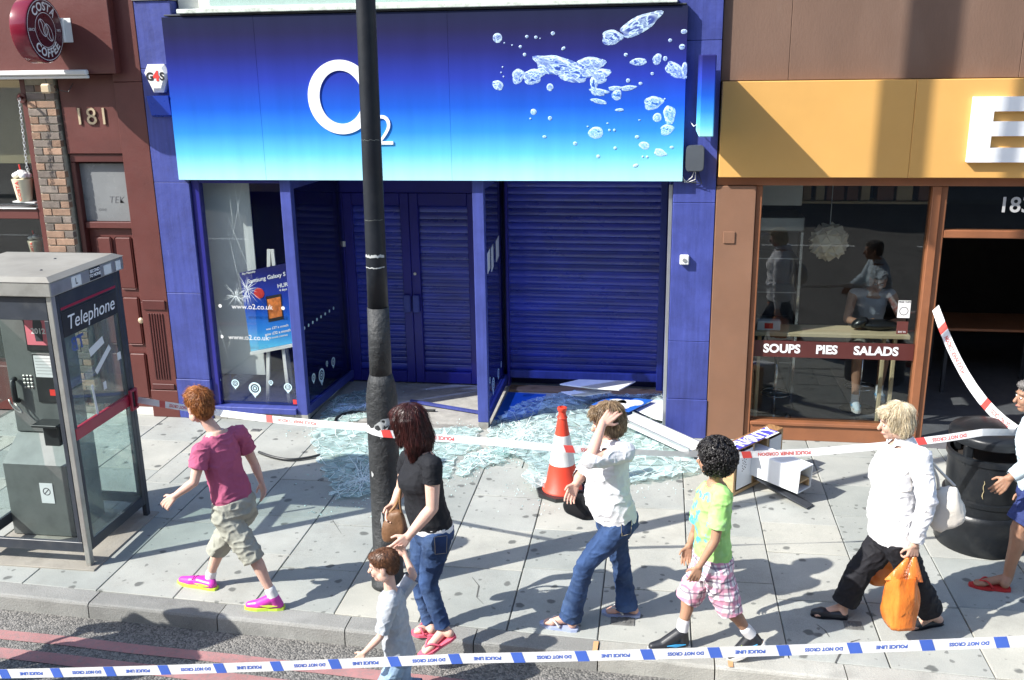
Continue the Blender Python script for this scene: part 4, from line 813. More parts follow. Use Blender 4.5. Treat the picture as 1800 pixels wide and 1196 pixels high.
# ------------------------------------------------------------------ barrier tape
pm('tape_white', (.80, .80, .80), .35, var=.04); MT['tape_white'].node_tree.nodes['Principled BSDF'].inputs['Alpha'].default_value = .86; pm('tape_red', (.62, .07, .06), .4); pm('tape_blue', (.06, .13, .5), .4)
class Ribbon:
    def __init__(s, pts, w, sag=0., tilt=0., n=80, wob=.0):
        s.P = []; pts = [V(p) for p in pts]; L = [(b - a).length for a, b in zip(pts, pts[1:])]; s.w = w
        for i, (a, b) in enumerate(zip(pts, pts[1:])):
            k = max(4, int(n * L[i] / sum(L)))
            for j in range(k): t = j / k; s.P.append(a.lerp(b, t) - ZP * sag * L[i] * 4 * t * (1 - t))
        s.P.append(pts[-1]); s.A = [0]
        for a, b in zip(s.P, s.P[1:]): s.A.append(s.A[-1] + (b - a).length)
        s.tilt = tilt; s.wob = wob
    def at(s, d, v, off=0.):
        d = min(max(d, 0), s.A[-1] - 1e-4); i = max(k for k in range(len(s.A)) if s.A[k] <= d); i = min(i, len(s.P) - 2); t = (d - s.A[i]) / (s.A[i + 1] - s.A[i])
        p = s.P[i].lerp(s.P[i + 1], t); f = (s.P[i + 1] - s.P[i]).normalized(); nrm = f.cross(ZP).normalized()
        a = s.tilt + s.wob * math.sin(d * 2.1) ; up = (ZP * math.cos(a) - nrm * math.sin(a)); n2 = nrm * math.cos(a) + ZP * math.sin(a)
        return p + up * v + n2 * off
    def mesh(s, m, d0, d1, v0, v1, off, slant=0., n=None):
        n = n or max(2, int((d1 - d0) / .06)); vs_ = []
        for i in range(n + 1):
            d = d0 + (d1 - d0) * i / n; vs_ += [s.at(d, v0, off), s.at(d + slant, v1, off)]
        m.add(vs_, [(2 * i, 2 * i + 2, 2 * i + 3, 2 * i + 1) for i in range(n)]); return m
def tape(name, pts, w, label, col, words, sag, tilt, flip, period, wob=0., bl_=1.25, ts=.62):
    r = Ribbon(pts, w, sag, tilt, wob=wob); m = MB(); r.mesh(m, 0, r.A[-1], -w / 2, w / 2, 0); o = m.build(name, 'tape_white', label=label, cat='tape', group='police barrier tape')
    d = .25; k = 0
    while d < r.A[-1] - period * .3:
        r2 = MB(); r.mesh(r2, d, min(d + w * bl_, r.A[-1] - .01), -w / 2, w / 2, .0015, slant=w * .35 * (-1 if flip else 1), n=3); r2.build('printed_block', col, o)
        s = words[k % len(words)]; vs_, fs_ = text_geo(s, w * ts, w * .02, 0, 0, 1.05, 'LEFT'); wid = max(p.x for p in vs_); x0 = d + w * 2.0; sc = min(1., (period - w * 2.6) / wid)
        if x0 + wid * sc < r.A[-1] - .05:
            mm = MB(); mm.add([r.at(x0 + (wid - p.x if flip else p.x) * sc, (-p.y if flip else p.y), .0015) for p in vs_], fs_); mm.build('printed_word', col, o)
        d += period; k += 1
    return o, r
pt = [V((-4.065, 6.83, 1.02)), LP + V((-.105, .05, 1.17))]
tape('barrier_tape', pt, .05, 'red and white police tape from the phone box to the lamp post', 'tape_red', ['DO NOT CROSS', 'POLICE INNER CORDON'], .012, .35, True, 1.1, .15)
wr = [LP + V((.016 + .114 * math.cos(a), .114 * math.sin(a), 1.20 - .0 * k + .012 * math.sin(a * 2))) for k, a in enumerate([math.pi * .9 + i * .3 for i in range(8)])]
bt = V((2.62, 7.02, .955))
ln = [fy(px, py, 5.95 + .92 * (px - 700) / 1055) for px, py in ((840, 775), (990, 789), (1180, 798), (1300, 800), (1430, 795), (1560, 783), (1660, 771), (1730, 760))]
tape('barrier_tape', wr + ln + [bt], .052, 'red and white police tape from the lamp post across to the litter bin', 'tape_red', ['POLICE INNER CORDON', 'DO NOT CROSS'], 0, .15, True, 1.25, .45)
hn = fy(1645, 542, 9.04)
def lerp_curve(a, b, s, n=9): return [a.lerp(b, i / n) - ZP * s * 4 * (i / n) * (1 - i / n) for i in range(n + 1)]
tape('barrier_tape', lerp_curve(V((hn.x, 9.05, hn.z)), V((2.60, 7.06, .96)), .16), .075, 'red and white police tape hanging from the cafe door frame down to the bin', 'tape_red', ['POLICE INNER CORDON', 'DO NOT CROSS'], 0, .75, True, 1.2, .3)
tl, tr = fy(-70, 1186, 4.05), fy(1900, 1123, 4.02)
tape('barrier_tape', [tl, tl.lerp(tr, .5), tr], .055, 'blue and white police tape stretched along the road in front of everyone', 'tape_blue', ['POLICE LINE', 'DO NOT CROSS'], .004, .05, True, .31, 0., 1.0, .42)

# ------------------------------------------------------------------ shattered glass
def shatmat():
    m, nt, b = newmat('shatter'); nt.nodes.remove(b); o = nt.nodes['Material Output']; p = pos(nt)
    t = N(nt, 'ShaderNodeBsdfTransparent', Color=(.82, .96, .94, 1)); d = N(nt, 'ShaderNodeBsdfDiffuse', Color=(.66, .87, .855, 1)); g_ = N(nt, 'ShaderNodeBsdfGlossy', Roughness=.08)
    gi = nt.nodes.new('ShaderNodeNewGeometry'); f = mix(nt, .45, ramp(nt, noi(nt, p, 6, 8, .75), [(.36, (.06,) * 3), (.66, (.85,) * 3)]), ramp(nt, gi.outputs['Random Per Island'], [(.2, (.05,) * 3), (.75, (.7,) * 3), (1, (.95,) * 3)])); m1 = nt.nodes.new('ShaderNodeMixShader'); nt.links.new(f, m1.inputs[0]); nt.links.new(t.outputs[0], m1.inputs[1]); nt.links.new(d.outputs[0], m1.inputs[2])
    fr = fresnel(nt, 1.5); m2 = nt.nodes.new('ShaderNodeMixShader'); nt.links.new(fr.outputs[0], m2.inputs[0]); nt.links.new(m1.outputs[0], m2.inputs[1]); nt.links.new(g_.outputs[0], m2.inputs[2])
    nt.links.new(m2.outputs[0], o.inputs[0])
shatmat(); pm('crack', (.84, .95, .94), .3, var=.12, vs=30); pm('glass_crumb', (.55, .75, .73), .2, var=.2, vs=40)
from mathutils.geometry import delaunay_2d_cdt, intersect_point_tri_2d
def inside(p, poly):
    c = False; n = len(poly)
    for i in range(n):
        a, b = poly[i], poly[(i + 1) % n]
        if (a.y > p.y) != (b.y > p.y) and p.x < (b.x - a.x) * (p.y - a.y) / (b.y - a.y) + a.x: c = not c
    return c
def shattered(poly_px, npts, amp, label, seed, wid=.0035, zb=.012, hubs=3, sparse=0.):
    q = random.Random(seed); poly = [gz(x, y, zb).to_2d() for x, y in poly_px]
    P2 = []
    for a, b in zip(poly, poly[1:] + poly[:1]):
        k = max(1, int((b - a).length / .045)); nrm = V((b.y - a.y, a.x - b.x)); nrm = nrm.normalized() if nrm.length else nrm
        P2 += [a.lerp(b, i / k) + nrm * (q.uniform(-.045, .03) if i else 0) for i in range(k)]
    nb = len(P2); xs = [p.x for p in poly]; ys = [p.y for p in poly]; hb = []
    while len(hb) < hubs:
        p = V((q.uniform(min(xs), max(xs)), q.uniform(min(ys), max(ys))))
        if inside(p, poly): hb.append(p)
    pts = []
    while len(pts) < npts:
        if q.random() < .35:
            h = q.choice(hb); p = h + V((q.gauss(0, .12), q.gauss(0, .12)))
        else: p = V((q.uniform(min(xs), max(xs)), q.uniform(min(ys), max(ys))))
        if inside(p, P2): pts.append(p)
    vs_, es, fs, *_ = delaunay_2d_cdt(P2 + pts, [], [list(range(nb))], 1, 1e-5)
    H = lambda p: zb + amp * max(0, noise.noise(V((p.x * 1.3, p.y * 1.3, seed))) * .9 + .25) + amp * .25 * (noise.noise(V((p.x * 9, p.y * 9, seed))) + .3)
    v3 = [V((p.x, p.y, max(.008, H(p)))) for p in vs_]; t = None
    m = MB()
    for f in fs:
        j = [V((q.gauss(0, .001), q.gauss(0, .001), q.gauss(0, .004))) for _ in f]; cc = sum((v3[i] for i in f), V((0, 0, 0))) / len(f); m.add([cc + (v3[i] - cc) * .97 + w for i, w in zip(f, j)], [tuple(range(len(f)))])
    sheet = m.build('shattered_glass', 'shatter', label=label, cat='glass', group='shattered shop glass on the ground')
    m = MB()
    for e in es:
        a, b = v3[e[0]], v3[e[1]]
        if (b - a).length > .45 or q.random() < max(sparse, .42): continue
        w = wid * q.choice((.25, .4, .6, .9, 1.5)); n = (b - a).cross(ZP).normalized() * w / 2; up = ZP * .003
        m.add([a - n + up, b - n + up, b + n + up, a + n + up], [(0, 1, 2, 3)])
    for h in hb:          # long cracks running out from each blow
        for k in range(16):
            a = q.uniform(0, 6.28); p = h.copy(); d = V((math.cos(a), math.sin(a))); L = q.uniform(.15, .7); prev = None
            for s in range(8):
                if not inside(p, P2): break
                c = V((p.x, p.y, max(.008, H(p)) + .004))
                if prev is not None: n = (c - prev).cross(ZP).normalized() * wid * .7; m.add([prev - n, c - n, c + n, prev + n], [(0, 1, 2, 3)])
                prev = c; d.rotate(Matrix.Rotation(q.gauss(0, .09), 2)); p = p + d * L / 8
    cr = m.build('cracks', 'crack', sheet); cr['kind'] = 'stuff'
    return poly
def Z(*p, o=(880, 660), s=4.983): return [(o[0] + x / s, o[1] + y / s) for x, y in p]
g1 = shattered([(548, 764), (585, 748), (640, 750), (720, 760), (790, 752), (843, 752), (838, 790), (800, 800), (786, 842), (765, 838), (700, 862), (648, 872), (590, 882), (572, 832)], 760, .03, 'wide pale sheet of shattered glass on the slabs around the lamp post', 4)
g2 = shattered([(862, 752), (905, 722), (960, 700), (1010, 690), (1080, 690), (1165, 700), (1172, 752), (1130, 770), (1236, 820), (1225, 832), (1160, 845), (1110, 852), (1030, 836), (985, 850), (962, 868), (921, 866), (930, 838), (922, 812), (885, 806), (858, 800)], 1500, .085, 'crumpled heap of shattered glass below the big shutter, around the traffic cone', 9)
g4 = shattered([(800, 836), (822, 798), (856, 792), (905, 790), (880, 815), (832, 826), (826, 836)], 120, .03, 'small shattered glass piece between the lamp post and the cone', 12, hubs=1)
g3 = shattered([(556, 742), (590, 700), (650, 684), (690, 690), (660, 730), (600, 745)], 260, .012, 'thin frosted scatter of broken glass on the lobby floor beside the window', 14, wid=.003, sparse=.35)
q = random.Random(5); m = MB()
for poly, k in ((g1, 1100), (g2, 1500), (g4, 160), (g3, 500)):
    cx = sum(p.x for p in poly) / len(poly); cy = sum(p.y for p in poly) / len(poly)
    for _ in range(k):
        p = q.choice(poly).lerp(V((cx, cy)), q.uniform(-.22, 1)) + V((q.gauss(0, .10), q.gauss(0, .10))); s = q.uniform(.002, .009); a = q.uniform(0, 6.28); z = .003 if p.y > 9.06 or True else 0
        if -3.5 < p.x < .1 or p.y < 9.0: m.add([(p.x + s * math.cos(a + t), p.y + s * math.sin(a + t), z) for t in (0, 2.1, 4.2)] + [(p.x + s * .3, p.y, z + s * 1.1)], [(0, 1, 3), (1, 2, 3), (2, 0, 3), (2, 1, 0)])
m.build('glass_debris', 'glass_crumb', label='small crumbs of broken glass scattered over the slabs', cat='broken glass', kind='stuff')

# ------------------------------------------------------------------ debris
pm('board_white', (.78, .78, .76), .5, var=.05, dirt=.15, dcol=(.5, .5, .48)); pm('poster_blue', (.02, .12, .50), .4, var=.15)
def board(name, px, z, th, mat, label, cat, tilt=0.):
    m = MB(); pts = [gz(x, y, z) for x, y in px]; m.prism([p + ZP * (tilt * i) for i, p in enumerate(pts)], (0, 0, th)); return m.build(name, mat, label=label, cat=cat)
board('display_board', [(984, 677), (1018, 669), (1117, 672), (1088, 687), (1040, 684)], .24, .012, 'board_white', 'large torn white board lying under the big shutter', 'board')
board('display_board', [(986, 690), (1045, 686), (1075, 690), (1028, 697), (1005, 696)], .17, .008, 'board_white', 'smaller white board sticking out below the torn one', 'board')
pb1 = board('cloud_poster', [(1075, 697), (1148, 704), (1106, 725), (1040, 712)], .11, .006, 'poster_blue', 'blue poster with a white cloud shape lying on the broken glass', 'poster')
m = MB()
for (x, y, r) in ((1085, 707, .10), (1100, 709, .11), (1117, 708, .085), (1092, 714, .09), (1075, 709, .07)):
    p = gz(x, y, .118); m.lathe([(r, .1172 + .0003 * (x % 5)), (r * .99, .1178 + .0003 * (x % 5))], (p.x, p.y, 0), 20)
m.build('cloud_print', 'board_white', pb1)
board('display_board', [(1118, 722), (1150, 704), (1170, 706), (1172, 742), (1150, 737)], .07, .006, 'board_white', 'plain white sheet leaning beside the blue pilaster on broken glass', 'board')
a, b_ = gz(1100, 735, .16), gz(1224, 792, .10)
bmq = thing('window_beam', (a + b_) / 2 - ZP * .13, 'long white metal beam fallen slantwise out of the broken window', 'beam')
m = MB(); m.beam(a, b_, .21, .035); m.build('web', 'board_white', bmq)
for s in (-1, 1):
    d = (b_ - a).normalized().cross(ZP).normalized() * (.098 * s); m = MB(); m.beam(a + d + ZP * .03, b_ + d + ZP * .03, .012, .03); m.build('flange', 'aluminium', bmq)
m = MB(); a, b_ = gz(722, 705, .03), gz(842, 725, .03); m.beam(a, b_, .035, .025); m.build('frame_strip', 'blue_paint', label='thin blue window frame strip fallen across the lobby entrance', cat='frame')
def smooth_path(P, n=8):
    out = []
    for i in range(len(P) - 1):
        p0, p1, p2, p3 = P[max(i - 1, 0)], P[i], P[i + 1], P[min(i + 2, len(P) - 1)]
        for j in range(n):
            t = j / n; out.append(.5 * (2 * p1 + (p2 - p0) * t + (2 * p0 - 5 * p1 + 4 * p2 - p3) * t * t + (3 * p1 - p0 - 3 * p2 + p3) * t ** 3))
    return out + [P[-1]]
m = MB(); m.tube(smooth_path([gz(*p, .02) for p in ((765, 722), (720, 721), (650, 724), (615, 725), (594, 733), (590, 743), (602, 750), (640, 748), (680, 742))]), .014, 8); m.build('rubber_seal', 'black_plastic', smooth=True, label='black rubber window seal curled in a loop behind the lamp post', cat='seal')
m = MB(); m.tube(smooth_path([gz(*p, .02) for p in ((455, 795), (478, 803), (508, 808), (540, 805), (562, 800))]), .013, 8); m.build('rubber_seal', 'black_plastic', smooth=True, label='short curved black rubber strip lying on bare slabs', cat='seal')
board('poster_scrap', [(868, 738), (893, 690), (960, 694), (945, 728), (905, 742)], .02, .004, 'poster_scrap_mat' if False else 'poster_blue', 'crumpled blue poster under broken glass in the shop bay', 'poster')

# ------------------------------------------------------------------ toppled display cabinet
pm('cab_wood', (.50, .33, .17), .5, var=.18, vs=5, stretch=(1, 1, 6), bump=.05); pm('cab_wood_dark', (.33, .17, .07), .5, var=.4, vs=9, stretch=(6, 1, 1)); pm('cab_white', (.74, .76, .78), .35, var=.03); pm('priority_blue', (.09, .08, .55), .4)
cN, cF = gz(1288, 874), gz(1372, 832); cu = (cF - cN).normalized(); cn = V((cu.y, -cu.x, 0)); L_ = (cF - cN).length; HC = .43; TH = .14
cab = thing('display_cabinet', (cN + cF) / 2 - cn * TH / 2, 'toppled wooden display cabinet with white panels on the slabs by the cafe', 'cabinet')
CM = Matrix(((cu.x, -cn.x, 0, cN.x), (cu.y, -cn.y, 0, cN.y), (0, 0, 1, .004), (0, 0, 0, 1)))     # x along, y to the back, z up
def cbox(nm, mt, par, *a, b=.003): m = MB(CM); m.bbox(*a, b); return m.build(nm, mt, par)
cbox('top_board', 'cab_wood_dark', cab, 0, L_, 0, TH, HC - .03, HC); cbox('bottom_board', 'cab_wood', cab, 0, L_, 0, TH, 0, .03); cbox('back_board', 'cab_wood', cab, 0, L_, TH - .02, TH - .001, .031, HC - .031)
for x in (0, L_ * .36, L_ * .66, L_ - .03): cbox('divider', 'cab_wood', cab, x, x + .03, .001, TH - .021, .031, HC - .031)
w1 = cbox('white_panel', 'cab_white', cab, .035, L_ * .355, -.008, .0, .05, HC - .05); cbox('white_panel', 'cab_white', cab, L_ * .70, L_ - .035, -.008, 0, .10, HC - .05)
for i in range(5):
    for j in range(3):
        x = .10 + .022 * j + .006 * (i % 2); z = .20 + .024 * i + .01 * j; m = MB(CM); m.box(x, x + .009, -.0095, -.0081, z, z + .009); m.build('vent_dot', 'black_print', w1)
pr_ = cbox('priority_sign', 'priority_blue', cab, -.02, L_ * .80, -.035, .10, HC + .004, HC + .014)
def cfn(v): return CM @ V((L_ * .39 + v.x, .025 + v.y * 1.0, HC + .0155))
text('sign_word', 'PRI RITY', 'letter_white', pr_, (0, 0, 0), XP, ZP, .165, bold=.006, ext=0, fn=cfn)
m = MB(CM)
for r0, r1 in ((.052, .04), (.028, .018)):
    vsl = [(L_ * .345 + r * math.cos(2 * math.pi * j / 24), .03 + r * math.sin(2 * math.pi * j / 24), HC + .0156) for j in range(24) for r in (r0, r1)]; m.add(vsl, [(2 * j, 2 * j + 1, 2 * ((j + 1) % 24) + 1, 2 * ((j + 1) % 24)) for j in range(24)])
m.add([(L_ * .345 - .03, -.02, HC + .0156), (L_ * .345 + .03, -.02, HC + .0156), (L_ * .345, -.05, HC + .0156)], [(0, 1, 2)]); m.box(L_ * .52, L_ * .78, -.06, -.04, HC + .012, HC + .0155); m.build('sign_pin', 'letter_white', pr_)
# white drawer case pulled out of the middle bay
dw = L_ * .30 - .04; DL = .47; dx = L_ * .34
DM = CM @ Matrix.Translation((dx, 0, .13)) @ Matrix.Rotation(math.radians(3), 4, 'X')
dr = thing('drawer_case', DM @ V((dw / 2, -DL / 2, -.13)), 'white open ended drawer case sticking out of the toppled cabinet', 'drawer')
def dbox(nm, mt, *a, b=.004): m = MB(DM); m.bbox(*a, b); return m.build(nm, mt, dr)
dbox('top_panel', 'cab_white', 0, dw, -DL, .12, .20, .215); dbox('side_panel', 'cab_white', -.012, -.0005, -DL, .12, 0, .215); dbox('side_panel', 'cab_white', dw + .0005, dw + .012, -DL, .12, 0, .215); dbox('bottom_panel', 'cab_white', 0, dw, -DL, .12, 0, .012)
dbox('shelf', 'cab_wood', .002, dw - .002, -DL + .015, .1, .075, .09); dbox('end_lining', 'cab_wood', .002, .012, -DL + .01, .1, .014, .074); dbox('end_lining', 'cab_wood', dw - .012, dw - .002, -DL + .01, .1, .014, .074); dbox('back_panel', 'black_plastic', .002, dw - .002, .1, .118, .014, .198)
m = MB(DM); m.hexa([(-.01, -DL - .10, -.095), (dw * .5, -DL - .10, -.095), (dw * .5, -.05, -.02), (-.01, -.05, -.02), (-.01, -DL - .10, -.085), (dw * .5, -DL - .10, -.085), (dw * .5, -.05, -.01), (-.01, -.05, -.01)]); m.build('loose_flap', 'dark_grey', dr)

# ------------------------------------------------------------------ the phone shop's window display
YP_ = 9.21; TLp, TRp, BLp, BRp = fy(421, 480, YP_), fy(518, 460, YP_), fy(441, 618, YP_), fy(527, 601, YP_)
ez = thing('poster_easel', V(((BLp.x + BRp.x) / 2, YP_, .12)), 'tilted phone poster on a white easel inside the shop window', 'poster')
m = MB(); m.prism([BLp, BRp, TRp, TLp], (0, .012, 0)); po = m.build('poster', 'poster_gradient', ez)
ux = (TRp - TLp + BRp - BLp).normalized(); uz = (TLp - BLp + TRp - BRp).normalized(); PC = (TLp + BRp) / 2; n_ = -YP
def ptxt(s, u, w, size, mt='letter_white', bold=.0005): text('poster_word', s, mt, po, PC + ux * u + uz * w - YP * .002, ux, uz, size, bold=bold, ext=.0003)
ptxt('Samsung Galaxy S II', .02, .31, .058, bold=.001); ptxt('Pay Monthly', -.19, .40, .03); ptxt('HURRY', .2, .20, .058, bold=.001); ptxt('4 days only', .2, .155, .034); ptxt('was £37 a month', .06, -.22, .036); ptxt('now £32 a month', .06, -.275, .04, bold=.001); ptxt('24 month contract', .06, -.32, .028)
def pquad(nm, mt, u0, u1, w0, w1, d): m = MB(); m.prism([PC + ux * u + uz * w - YP * d for u, w in ((u0, w0), (u1, w0), (u1, w1), (u0, w1))], (0, .001, 0)); return m.build(nm, mt, po)
pm('screen_orange', (.75, .2, .05), .3, var=.5, vs=18); pquad('phone_print', 'black_print', -.03, .14, -.15, .12, .003); pquad('phone_screen', 'screen_orange', -.018, .128, -.115, .09, .0045)
m = MB(); c = PC - ux * .1 + uz * .17; m.lathe([(.055, 0), (.055, .002)], c - YP * .002, 20, 'y'); m.build('price_dot', 'red_print', po)
m = MB()
for x in (-.12, .12): m.beam(V((PC.x + x, YP_ + .02, .13)), V((PC.x + x * .15 + .05, YP_ + .03, 1.78)), .035, .025, up=YP)
m.beam(V((PC.x + .02, YP_ + .4, .13)), V((PC.x + .05, YP_ + .05, 1.7)), .03, .025, up=YP); m.beam(BLp - ux * .0 - uz * .02, BRp - uz * .02, .05, .03); m.build('easel_frame', 'white_paint', ez)
# prints on the window glass
pm('print_cyan', (.60, .80, .86), .5, var=.05)
def pin(m, o, ux, uz, r):
    n = 26; out = []; inn = []
    for j in range(n):
        a = 2 * math.pi * j / n; c, s = math.cos(a), math.sin(a); k = 1 + (.62 if j == int(n * .75) else .22 if abs(j - n * .75) < 2 else 0)
        out.append(o + ux * (r * c * (1 if k < 1.3 else .3)) + uz * r * s * k); inn.append(o + ux * r * .72 * c + uz * r * .72 * s)
    m.add(out + inn, [(j, (j + 1) % n, n + (j + 1) % n, n + j) for j in range(n)])
    for a0, a1 in ((.5, .38), (.2, .001)):
        vsl = [o + ux * (r * q * math.cos(2 * math.pi * j / 18)) + uz * (r * q * math.sin(2 * math.pi * j / 18)) for j in range(18) for q in (a0, a1)]; m.add(vsl, [(2 * j, 2 * ((j + 1) % 18), 2 * ((j + 1) % 18) + 1, 2 * j + 1) for j in range(18)])
GY = F + .068
for (px, py, r) in ((413.5, 674, 8), (448, 683, 12.5), (476, 672.6, 4.6), (506, 681, 8.3), (385, 668, 4.3)):
    p = fy(px, py, GY); m = MB(); pin(m, p, XP, ZP, r * .0053); m.build('pin_print', 'print_cyan', pane)
for (px, py) in ((387, 538), (390, 592), (497.5, 542)):
    p = fy(px, py, GY); m = MB(); m.lathe([(.019, 0), (.019, .0006)], p, 16, 'y'); m.build('dot_print', 'print_white', pane)
for (px, py) in ((443, 540), (437, 594)): p = fy(px, py, GY); text('window_word', 'www.o2.co.uk', 'print_white', pane, p, XP, ZP, .075, ext=.0003)
box('red_sticker', 'red_print', pane, -3.70, -3.66, GY - .001, GY, .17, .22, 0)
def filmmat():
    m, nt, b = newmat('blue_film'); nt.nodes.remove(b); o = nt.nodes['Material Output']; s = nt.nodes.new('ShaderNodeSeparateXYZ'); nt.links.new(pos(nt), s.inputs[0])
    f = ramp(nt, s.outputs[2], [(.17, (.85,) * 3), (.33, (.4,) * 3), (.55, (0, 0, 0))]); t = nt.nodes.new('ShaderNodeBsdfTransparent'); d = N(nt, 'ShaderNodeBsdfDiffuse', Color=(.012, .03, .16, 1)); mx = nt.nodes.new('ShaderNodeMixShader')
    nt.links.new(f, mx.inputs[0]); nt.links.new(t.outputs[0], mx.inputs[1]); nt.links.new(d.outputs[0], mx.inputs[2]); nt.links.new(mx.outputs[0], o.inputs[0])
filmmat(); m = MB(); m.add([(-4.472, GY + .013, .153), (-3.636, GY + .013, .153), (-3.636, GY + .013, .56), (-4.472, GY + .013, .56)], [(0, 1, 2, 3)]); m.build('blue_film', 'blue_film', pane)
m = MB(); q = random.Random(8)                                    # star of cracks where the pane was struck
for (px, py, k, L) in ((415, 520, 46, .13), (434, 508, 40, .16), (434, 520, 20, .1)):
    c = fy(px, py, GY - .001)
    for _ in range(k):
        a = q.uniform(0, 6.28); l = L * q.uniform(.2, 1.2) ** 1.4; w = q.uniform(.0008, .0028); d = V((math.cos(a), 0, math.sin(a))); n2 = V((-d.z, 0, d.x)) * w; r0 = q.uniform(0, .03); e = c + d * l + V((q.gauss(0, .01), 0, q.gauss(0, .01)))
        m.add([c + d * r0 - n2, e, c + d * r0 + n2], [(0, 1, 2)])
for _ in range(7):
    c = fy(q.uniform(360, 440), q.uniform(340, 620), GY - .001); a = q.uniform(1.2, 1.9); d = V((math.cos(a), 0, math.sin(a))); l = q.uniform(.1, .5); n2 = V((-d.z, 0, d.x)) * .0007; m.add([c - d * l, c - n2, c + d * l * .8, c + n2], [(0, 1, 2, 3)])
o = m.build('impact_cracks', 'crack', pane); o['kind'] = 'stuff'
def onret(px, py, k):
    (p, q_) = RET[k]; p = V((*p, 0)); q_ = V((*q_, 0)); d = (q_ - p).normalized(); n = V((d.y, -d.x, 0)); R = ray(px, py); t = (p - CAM).dot(n) / R.dot(n); return CAM + R * t + n * (.008 if n.dot(CAM - p) > 0 else -.008), d
rp = [o for o in COL.objects if o.name.startswith('bottom_rail')]
for k, lst in ((0, ((550, 664, .045), (564, 659.5, .075), (584.6, 636, .05), (573.6, 639, .028))), (1, ((866, 676, .075), (875, 656, .05), (860, 668, .03), (880, 640, .03)))):
    for (px, py, r) in lst: p, d = onret(px, py, k); m = MB(); pin(m, p, d, ZP, r); m.build('pin_print', 'print_cyan', rp[k])
for i in range(8):
    p, d = onret(534 + i * 7.3, 577 - i * 5.0, 0); m = MB(); m.ell(p, (d * .018, ZP * .018, d.cross(ZP) * .001), 10, 4); m.build('dot_print', 'print_cyan', rp[0])
for i, (px, py, w, h) in enumerate(((858, 462, .07, .2), (864, 456, .06, .24), (873, 440, .09, .22))):
    p, d = onret(px, py, 1); m = MB(); m.prism([p - d * w + ZP * (-h / 2), p + d * w + ZP * (-h / 2 + .03), p + d * w + ZP * (h / 2 + .03), p - d * w + ZP * (h / 2)], d.cross(ZP) * .002 * (1 if i else -1)); m.build('paper_notice', 'paper', rp[1])

# ------------------------------------------------------------------ inside the cafe window
pm('petal', (.82, .72, .55), .6, var=.1, emit=None)
pl = thing('pendant_lamp', fy(1457, 425, 9.8), 'ball shaped pendant lamp of folded cream petals hanging in the cafe', 'lamp')
bm = bmesh.new(); bmesh.ops.create_icosphere(bm, subdivisions=2, radius=1.); c0 = fy(1457, 425, 9.8); m = MB(); q = random.Random(2)
for f in bm.faces:
    n = f.calc_center_median().normalized(); vv = [v.co * .165 for v in f.verts]; k = q.randrange(3); tip = n * .2 + (vv[k] - n * .165) * .8; m.add([c0 + vv[0], c0 + vv[1], c0 + vv[2], c0 + tip], [(0, 1, 3), (1, 2, 3), (2, 0, 3)])
bm.free(); sh_ = m.build('shade', 'petal', pl); sh_['kind'] = 'stuff'
m = MB(); m.tube([c0 + ZP * .17, c0 + ZP * .9], .004, 6); m.build('cord', 'white_plastic', pl)
br = thing('window_bar', (1.7, 9.5, 0), 'pale wooden eating bar along the cafe window', 'bar')
box('bar_top', 'light_wood', br, .95, 2.39, 9.30, 9.62, .985, 1.025); 
for x in (2.17, 2.27): box('bar_leg', 'light_wood', br, x, x + .035, 9.42, 9.46, .013, .984)
box('bar_leg', 'light_wood', br, 1.0, 1.035, 9.42, 9.46, .013, .984)
def stool(x, y, lab):
    t = thing('bar_stool', (x, y, .012), lab, 'stool', 'chrome stools at the window bar')
    m = MB(); m.lathe([(.18, .012), (.18, .02), (.03, .04)], (x, y, 0), 28); m.build('foot_plate', 'chrome', t, auto=40); m = MB(); m.lathe([(.022, .03), (.022, .70)], (x, y, 0), 14); m.build('stem', 'chrome', t, smooth=True)
    m = MB(); m.lathe([(.02, .69), (.16, .70), (.17, .72), (.16, .745), (.02, .75)], (x, y, 0), 28); m.build('seat', 'black_plastic', t, auto=40)
    m = MB(); m.tube([V((x + .15 * math.cos(a), y + .15 * math.sin(a), .27)) for a in [2 * math.pi * j / 24 for j in range(25)]], .008, 6, cap=False); m.tube([(x - .15, y, .27), (x + .15, y, .27)], .007, 6); m.build('foot_ring', 'chrome', t, smooth=True)
stool(1.23, 9.72, 'chrome bar stool inside the cafe nearest the brown pilaster'); stool(2.12, 10.02, 'chrome bar stool under the person sitting at the window bar')
fd = thing('drinks_fridge', (1.2, 10.2, 0), 'glass fronted drinks fridge behind the cafe window', 'fridge')
for x in (.95, 1.42): box('fridge_post', 'chrome', fd, x, x + .035, 10.0, 10.04, .02, 1.88)
box('fridge_top', 'aluminium', fd, .95, 1.455, 9.99, 10.45, 1.885, 2.03, .01); box('fridge_back', 'grey_box', fd, .95, 1.455, 10.40, 10.45, .02, 1.88)
for z in (.5, .9, 1.25, 1.6): box('fridge_shelf', 'aluminium', fd, .99, 1.415, 10.0, 10.39, z, z + .012, .002)
box('menu_board', 'white_plastic', None, .96, 1.36, 9.62, 9.64, 2.20, 2.44, .004, label='blank white board hanging at the top of the cafe window', cat='board')
nb = thing('leaflet_box', (1.12, 9.42, 1.026), 'small white leaflet box with a red print on the window bar', 'box'); box('case', 'white_plastic', nb, .98, 1.2, 9.36, 9.46, 1.027, 1.12); box('red_print_area', 'red_print', nb, 1.05, 1.13, 9.358, 9.3595, 1.045, 1.10, 0)
sf = thing('wall_shelf', (1.9, 11.6, 2.0), 'high shelf of wooden boxes and jars deep inside the cafe', 'shelf'); box('shelf_board', 'light_wood', sf, 1.2, 3.2, 11.5, 11.8, 1.95, 1.98)
q = random.Random(31); x = 1.25
